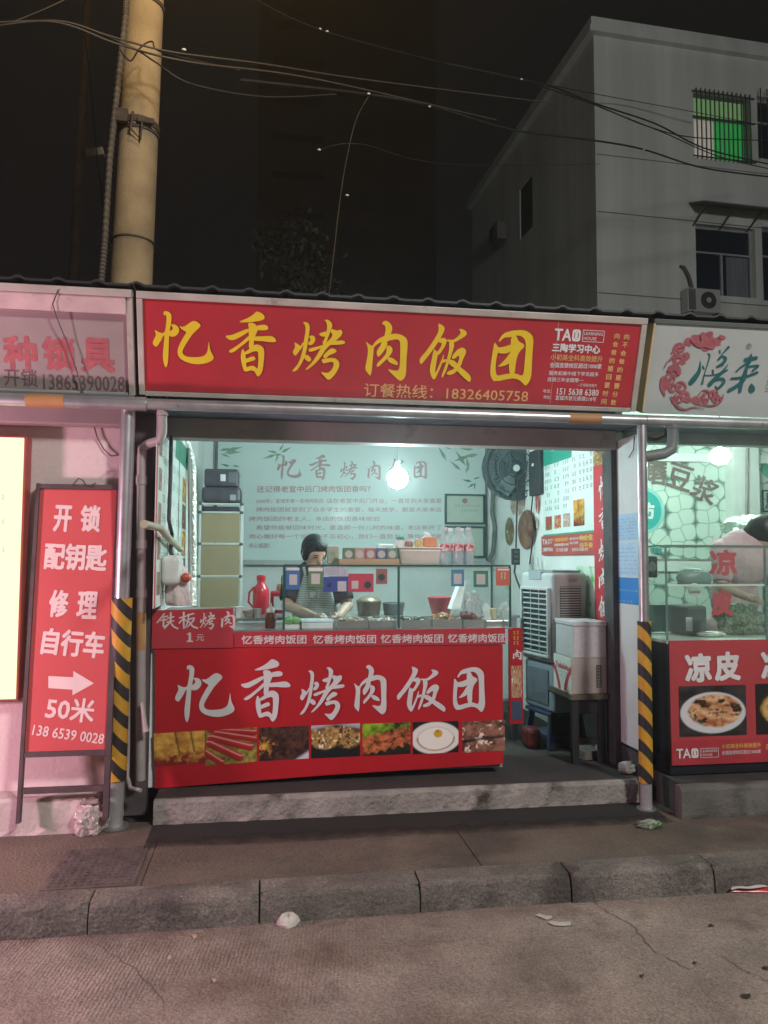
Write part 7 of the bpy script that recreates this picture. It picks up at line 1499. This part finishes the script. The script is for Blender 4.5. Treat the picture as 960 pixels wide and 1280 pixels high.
f_d = V((.48, -1, -.62)).normalized(); h_up = (V((0, 0, 1))-f_d*f_d.z).normalized(); h_sd = f_d.cross(h_up)
rot = Matrix((h_sd, -f_d, h_up)).transposed()
mb.ball(hd, .094, (.78, .95, 1.08), 22, rot); H = lambda a, b, c_: hd+h_sd*a+f_d*b+h_up*c_
mb.ball(H(0, .045, -.055), .055, (.95, .85, 1.0), 14, rot)                       # jaw
mb.tube([H(0, .082, .018), H(0, .108, -.018), H(0, .092, -.030)], [.010, .015, .014], 10)   # nose
mb.ball(H(0, .088, -.056), .017, (1.4, .6, .5), 10, rot); mb.ball(H(0, .086, -.067), .015, (1.2, .6, .6), 10, rot)     # lips
for s_ in (-1, 1): mb.ball(H(.082*s_, -.005, -.01), .026, (.4, .7, 1.1), 10, rot); mb.ball(H(.033*s_, .080, .008), .014, (1.2, .5, .5), 8, rot)
limb(mb, [hd+V((0, .03, -.05)), nk_, nk_+V((0, .01, -.05))], [.052, .052, .062])
mb.ball(chest+V((0, 0, .02)), .16, (1.05, .68, 1.2), 18); mb.ball((chest+waist)/2, .15, (1.0, .7, 1.3), 16); mb.ball(hip, .165, (1.05, .75, .9), 16)
for a_, e_, r_, sg in ((shL, elL, wrL, 1), (shR, elR, wrR, -1)):
    limb(mb, [a_+(chest-a_)*.2, a_, e_, r_], [.06, .058, .043, .028]); hand(mb, r_, (V((P(408, 776, Y=5.02).x, 5.0, zb+.065))-r_), sg, .95, .6)
for s_ in (-1, 1): limb(mb, [hip+V((.09*s_, 0, -.03)), V((hip.x+.095*s_, 5.50, .60)), V((hip.x+.1*s_, 5.54, .33)), ], [.085, .058, .042]); mb.ball((hip.x+.1*s_, 5.47, .295), .06, (.75, 1.9, .55), 12)
remesh(mb, 'body', skin, w_, .0075, 5)
mb = MB()
blackt = M('black_top', (.018, .02, .028), .8, var=.25, scale=30, bump=.8, bscale=9)
mb.ball(chest+V((0, .004, .025)), .172, (1.06, .70, 1.22), 20); mb.ball((chest+waist)/2, .162, (1.0, .72, 1.35), 18); mb.ball(hip+V((0, 0, .02)), .172, (1.06, .78, .95), 16)
for a_, e_ in ((shL, elL), (shR, elR)): mb.ball(a_, .073, n=14); mb.tube([a_+(chest-a_)*.3, a_, a_+(e_-a_)*.80], [.075, .073, .064], 16)
mb.tube([nk_+V((0, .01, -.035)), nk_+V((0, .005, -.01))], [.075, .066], 16)
remesh(mb, 'shirt', blackt, w_, .009, 4)
am = bpy.data.materials.new('apron_stripes'); am.use_nodes = True; t_ = am.node_tree; p_ = t_.nodes['Principled BSDF']; p_.inputs['Roughness'].default_value = .8
tcx = t_.nodes.new('ShaderNodeTexCoord'); wv = t_.nodes.new('ShaderNodeTexWave'); wv.bands_direction = 'Z'; wv.inputs['Scale'].default_value = 26; wv.inputs['Distortion'].default_value = .6; t_.links.new(tcx.outputs['Object'], wv.inputs[0])
rp = t_.nodes.new('ShaderNodeValToRGB'); rp.color_ramp.elements[0].color = (.13, .17, .17, 1); rp.color_ramp.elements[1].color = (.50, .56, .54, 1); t_.links.new(wv.outputs[0], rp.inputs[0]); t_.links.new(rp.outputs[0], p_.inputs['Base Color'])
mb = MB(); nU, nV = 15, 18
for j in range(nV+1):
    f = j/nV; z = chest.z+.115-f*(chest.z+.115-.62); wd = (.085+.07*min(1, f*3.2)) if f < .45 else .165
    for i in range(nU+1):
        g = -1+2*i/nU; x = chest.x-.005+g*wd; bulge = .128*math.sqrt(max(0, 1-(g*wd/.21)**2)) + .006*math.sin(g*9+f*11); zc_ = z; y = 5.45-bulge*(1.0 if f < .5 else 1.06)-.012-.01*math.sin(f*7+g*3)
        mb.v.append(V((x, y, zc_)))
for j in range(nV):
    for i in range(nU): a = j*(nU+1)+i; mb.f.append((a, a+nU+1, a+nU+2, a+1))
ap = mb.build('apron', am, w_, smooth=True); so = ap.modifiers.new('s', 'SOLIDIFY'); so.thickness = .006; so.offset = 1
for s_ in (-1, 1): MB().tube([V((chest.x+.075*s_, 5.335, chest.z+.11)), V((chest.x+.085*s_, 5.36, chest.z+.17)), V((nk_.x+.06*s_, 5.44, nk_.z-.01))], .010, 8).build('apron_strap', am, w_, smooth=True)
a = P(393, 743, Y=5.30); MB().box(a.x-.03, a.x+.03, 5.292, 5.296, a.z-.02, a.z+.02).build('badge', M('badge_white', (.62, .68, .62), .5), w_)
mb = MB(); mb.ball(H(0, -.024, .030), .101, (.86, .98, .96), 22, rot); mb.ball(H(0, .010, .066), .075, (1.0, .95, .62), 16, rot)
mb.ball(H(-.02, -.125, -.02), .050, (1, 1, 1), 14, rot); mb.ball(H(0, -.085, -.035), .055, (1, .9, 1.1), 12, rot)
for s_ in (-1, 1): mb.ball(H(.068*s_, .006, .0), .040, (.6, 1.0, 1.5), 12, rot)
remesh(mb, 'hair', M('hair_matt', (.008, .011, .013), .6, var=.4, scale=60, bump=.5, bscale=40, spec=.25), w_, .007, 3)
for s_ in (-1, 1): MB().ball(H(.033*s_, .085, .008), .0075, (1.5, .6, .55), 10, rot).build('eye', M('eye_dark', (.02, .015, .012), .25), w_, smooth=True)
for s_ in (-1, 1): MB().tube([H(.02*s_, .092, .026), H(.035*s_, .092, .030), H(.052*s_, .080, .026)], .0035, 6).build('eyebrow', hairm, w_, smooth=True)
MB().box(hip.x-.175, hip.x+.175, 5.40, 5.405, .62, .622).build('apron_hem', am, w_)
mb = MB()
for s_ in (-1, 1): limb(mb, [hip+V((.09*s_, 0, .0)), V((hip.x+.095*s_, 5.50, .60)), V((hip.x+.1*s_, 5.54, .345))], [.105, .078, .062])
remesh(mb, 'trousers', M('trousers', (.02, .02, .025), .8), w_, .011, 3)
for s_ in (-1, 1): MB().ball((hip.x+.1*s_, 5.46, .302), .066, (.78, 2.0, .60), 14).build('shoe', M('shoe', (.02, .02, .02), .5), w_, smooth=True)
stng = thing('tongs', 'steel tongs held in the woman\'s hand over the trays', 'tongs', tuple(P(413, 770, Y=5.03))); MB().tube([P(411, 763, Y=5.03), P(415, 776, Y=4.98)], .006, 6).build('arm', ss_, stng, smooth=True); MB().tube([P(408, 764, Y=5.03), P(413, 777, Y=4.98)], .006, 6).build('arm', ss_, stng, smooth=True)

# stooping person in a pink top in the noodle stall, seen from the side and back
p2 = thing('person', 'dark haired person in a pale pink top bending over in the noodle stall', 'person', (P(930, 700, Y=5.3).x, 5.3, .306))
px_ = lambda x, y, Y: P(x, y, Y=Y)
hd2 = px_(955, 668, 5.2); ch2 = px_(928, 700, 5.28); hp2 = V((ch2.x-.05, 5.42, 1.05)); mb = MB(); fd2 = V((.75, -.3, -.6)).normalized(); hu2 = (V((0, 0, 1))-fd2*fd2.z).normalized(); hs2 = fd2.cross(hu2); rot2 = Matrix((hs2, -fd2, hu2)).transposed(); H2 = lambda a, b, c_: hd2+hs2*a+fd2*b+hu2*c_
mb.ball(hd2, .10, (.80, .95, 1.10), 20, rot2); mb.ball(H2(0, .045, -.055), .055, (.95, .85, 1), 12, rot2); mb.tube([H2(0, .082, .018), H2(0, .108, -.018), H2(0, .092, -.03)], [.01, .015, .014], 8)
for s_ in (-1, 1): mb.ball(H2(.082*s_, -.005, -.01), .026, (.4, .7, 1.1), 10, rot2)
sA, sB = ch2+V((-.17, .0, .07)), ch2+V((.17, -.02, .07))
limb(mb, [hd2+V((-.02, .02, -.05)), ch2+V((.03, 0, .14)), ch2+V((.02, 0, .06))], [.055, .058, .07]); mb.ball(ch2, .175, (1.15, .75, 1.15), 16); mb.ball((ch2+hp2)/2, .16, (1.05, .75, 1.3), 14); mb.ball(hp2, .17, (1.05, .8, .95), 14)
for a_, sg in ((sA, -1), (sB, 1)):
    e_ = a_+V((.05*sg, -.08, -.27)); r_ = e_+V((.05, -.22, -.06)); limb(mb, [a_+(ch2-a_)*.2, a_, e_, r_], [.06, .058, .044, .029]); hand(mb, r_, V((.3, -1, -.2)), sg, .95, .4)
for s_ in (-1, 1): limb(mb, [hp2+V((.09*s_, 0, -.03)), V((hp2.x+.1*s_, 5.40, .66)), V((hp2.x+.1*s_, 5.44, .38))], [.09, .06, .044]); mb.ball((hp2.x+.1*s_, 5.37, .34), .06, (.75, 1.9, .55), 12)
remesh(mb, 'body', skin, p2, .010, 4); mb = MB()
mb.ball(ch2+V((0, .0, .01)), .19, (1.16, .80, 1.17), 18); mb.ball((ch2+hp2)/2, .175, (1.06, .78, 1.35), 16); mb.ball(hp2+V((0, 0, .03)), .18, (1.06, .82, .95), 14)
for a_, sg in ((sA, -1), (sB, 1)): e_ = a_+V((.05*sg, -.08, -.27)); mb.ball(a_, .078, n=12); mb.tube([a_+(ch2-a_)*.3, a_, a_+(e_-a_)*.85], [.08, .077, .066], 14)
remesh(mb, 'shirt', M('pink_top', (.50, .36, .38), .85, var=.2, scale=8, bump=1.0, bscale=7), p2, .010, 5)
mb = MB(); mb.ball(H2(0, -.022, .026), .118, (.88, 1.02, 1.0), 20, rot2); mb.ball(H2(0, -.07, -.03), .08, (.9, .9, 1.1), 14, rot2); remesh(mb, 'hair', hairm, p2, .009, 3)
mb = MB()
for s_ in (-1, 1): limb(mb, [hp2+V((.09*s_, 0, 0)), V((hp2.x+.1*s_, 5.40, .66)), V((hp2.x+.1*s_, 5.44, .39))], [.105, .08, .063])
remesh(mb, 'trousers', M('trousers', (.02, .02, .025), .8), p2, .012, 3)

# ================================================================ litter on pavement and road
c = P(360, 1160, Z=0); cpn = thing('crushed_cup', 'crushed pale paper cup lying on the road against the kerb', 'litter', tuple(c))
mb = MB(); n = 16
for k, (r, h) in enumerate(((.045, .0), (.047, .012), (.040, .028), (.024, .042), (.0, .046))):
    for j in range(n): a = j*6.2832/n; q_ = r*(1+.12*math.sin(3*a+k)+.06*math.sin(7*a)); mb.v.append(V((c.x+q_*math.cos(a)*1.05, c.y+.03+q_*math.sin(a)*.75, .001+h*(1+.2*math.sin(2*a+1)))))
for k in range(4):
    for j in range(n): mb.f.append((k*n+j, k*n+(j+1) % n, (k+1)*n+(j+1) % n, (k+1)*n+j))
mb.build('cup', M('paper_cup', (.62, .59, .54), .5, var=.15, scale=30), cpn)
def paper(pts, label, name, m, lift=.004, crumple=.006, kind='litter', seed=1):
    fr = Fr((0, 0, lift), (1, 0, 0), (0, 1, 0)); w = [P(x, y, Z=0) for x, y in pts]; rg = random.Random(seed); mb = MB(); cx = sum(p.x for p in w)/len(w); cy = sum(p.y for p in w)/len(w)
    mb.v = [V((cx, cy, lift+crumple))]+[V((p.x, p.y, lift+rg.uniform(0, crumple))) for p in w]
    for i in range(len(w)): mb.f.append((0, 1+i, 1+(i+1) % len(w)))
    o = mb.build(name, m); so = o.modifiers.new('s', 'SOLIDIFY'); so.thickness = .0015; so.offset = 1; return setp(o, label, kind)
paper([(669, 1145), (675, 1144.5), (682, 1147), (690, 1146), (690, 1149), (684, 1151), (677, 1149)], 'small torn paper scrap on the road, the upper one of two', 'paper_scrap', M('scrap_paper', (.52, .49, .45), .7, var=.1))
paper([(684, 1154), (690, 1152), (700, 1154), (713, 1153), (714, 1157), (705, 1159), (692, 1159)], 'larger torn paper scrap on the road, the lower one of two', 'paper_scrap', M('scrap_paper', (.52, .49, .45), .7), seed=4)
rpk = thing('snack_wrapper', 'red and white snack wrapper lying by the kerb at the right edge', 'litter', tuple(P(930, 1110, Z=0)))
w4 = [P(896, 1101, Z=0), P(962, 1104, Z=0), P(964, 1117, Z=0), P(898, 1116, Z=0)]
mb = MB(); nn_ = 14; rg = random.Random(6)
for j in range(5):
    for i in range(nn_+1):
        a = w4[3].lerp(w4[0], j/4); b = w4[2].lerp(w4[1], j/4); p = a.lerp(b, i/nn_); mb.v.append(V((p.x, p.y, .006+.016*math.sin(math.pi*j/4)*(.6+.5*rg.random()))))
for j in range(4):
    for i in range(nn_): a = j*(nn_+1)+i; mb.f.append((a, a+1, a+nn_+2, a+nn_+1))
so = mb.build('film', M('wrapper_red', (.50, .035, .045), .3, var=.15, scale=20), rpk, smooth=True); s3 = so.modifiers.new('s', 'SOLIDIFY'); s3.thickness = .003
FW2 = Fr((0, 0, .026), (1, 0, 0), (0, 1, 0)); a = P(915, 1112, Z=.026); b = P(958, 1108, Z=.026); mb = MB(); brush(mb, FW2, [(a.x, a.y, .012), (a.x+.04, a.y+.02, .03), (a.x+.09, a.y+.005, .025), (b.x-.03, b.y+.005, .03), (b.x, b.y, .012)], .002, 6); mb.build('white_mark', M('wrapper_white', (.7, .66, .64), .4), rpk)
lump('green_packet', P(812, 1034, Z=.126), .055, (1.25, .8, .45), M('green_packet', (.30, .36, .28), .35, var=.5, scale=18, spots=[((.05, .16, .03), .52, 12, .05), ((.6, .6, .56), .62, 9, .04)]), 'crumpled green and white packet on the pavement below the right post', 'litter', 5, amp=.4, freq=12)
dk = M('dark_spot', (.03, .026, .024), .8)
for k, (x, y, w, h) in enumerate(((802, 1221, 7, 5), (933, 1246, 15, 8), (868, 1205, 8, 4), (957, 1211, 12, 5), (889, 1158, 8, 4))):
    rg = random.Random(40+k); paper([(x+w/2*rg.uniform(.55, 1.15)*math.cos(a_*.571), y+h/2*rg.uniform(.5, 1.2)*math.sin(a_*.571)) for a_ in range(11)], ['small dark leaf scrap on the road, roundest one near the lower right', 'large dark leaf on the road near the lower right corner', 'thin dark scrap on the road, second nearest the large dark leaf', 'dark leaf scrap at the right edge of the road', 'small dark leaf scrap just below the kerb on the right'][k], 'dead_leaf', dk, lift=.003, crumple=.004, seed=k)
for k, (x, y) in enumerate(((243, 1172), (212, 1198), (268, 1227))):
    paper([(x-3, y), (x, y-2), (x+3, y-1), (x+3, y+2), (x-1, y+3)], ['tiny pale butt on the road, highest of three on the left', 'tiny brown scrap on the road, middle of three on the left', 'tiny pale scrap on the road, lowest of three on the left'][k], 'litter_scrap', M('butt', (.40, .33, .24), .7, var=.2), lift=.003, crumple=.01, seed=k+20)

# ================================================================ night haze round the lamps
hzm = bpy.data.materials.new('haze'); hzm.use_nodes = True; t_ = hzm.node_tree; t_.nodes.remove(t_.nodes['Principled BSDF'])
pvn = t_.nodes.new('ShaderNodeVolumePrincipled'); pvn.inputs['Color'].default_value = (.9, .92, .95, 1); pvn.inputs['Density'].default_value = .008; pvn.inputs['Anisotropy'].default_value = .80
t_.links.new(pvn.outputs[0], t_.nodes['Material Output'].inputs['Volume'])
setp(MB().box(-119, 119, -119, 139, -1.3, 70).build('haze', hzm), kind='stuff')

# finer pieces hang under the part they are printed on or fixed to (thing > part > sub-part)
def nest(thing_name, part, kids):
    for t in [o for o in COL.objects if o.parent is None and o.name.split('.')[0] == thing_name]:
        ch = list(t.children); base = [c for c in ch if c.name.split('.')[0] == part]
        if base:
            for c in ch:
                if c.name.split('.')[0] in kids: c.parent = base[0]
nest('shop_sign', 'panel', ('brush_character', 'lettering', 'character', 'advert_lettering', 'calligraphy', 'cloud_ring'))
nest('serving_counter', 'price_board', ('price_lettering',)); nest('serving_counter', 'top_banner', ('banner_lettering',)); nest('serving_counter', 'front_banner', ('brush_character', 'food_photo'))
nest('standing_sign', 'panel', ('lettering', 'arrow')); nest('light_box', 'glow_panel', ('lettering',))
nest('air_cooler', 'body', ('grille_recess', 'louvre', 'grille_bar', 'grille_frame', 'vent_recess', 'vent_slat', 'control_plate', 'control_panel', 'side_panel')); nest('air_cooler', 'water_tank', ('tank_recess',))
for nm in ('wall_poster', 'price_board', 'advert_banner', 'vertical_banner', 'menu_board', 'side_panel', 'notice_panel'): nest(nm, 'sheet', ('lettering', 'brush_character', 'bamboo_leaves', 'dish_photo', 'food_photo', 'notice', 'faint_print'))
nest('noodle_counter', 'front_banner', ('lettering', 'food_photo', 'advert_lettering')); nest('cardboard_carton', 'white_side', ('swoosh',)); nest('payment_card', 'sheet', ('blank_panel', 'header', 'disc', 'lettering'))
nest('person', 'apron', ('apron_strap', 'badge')); nest('wall_fan', 'motor', ('blade', 'badge')); nest('packet', 'box', ('badge',)); nest('water_bottle', 'body', ('label_band', 'water'))
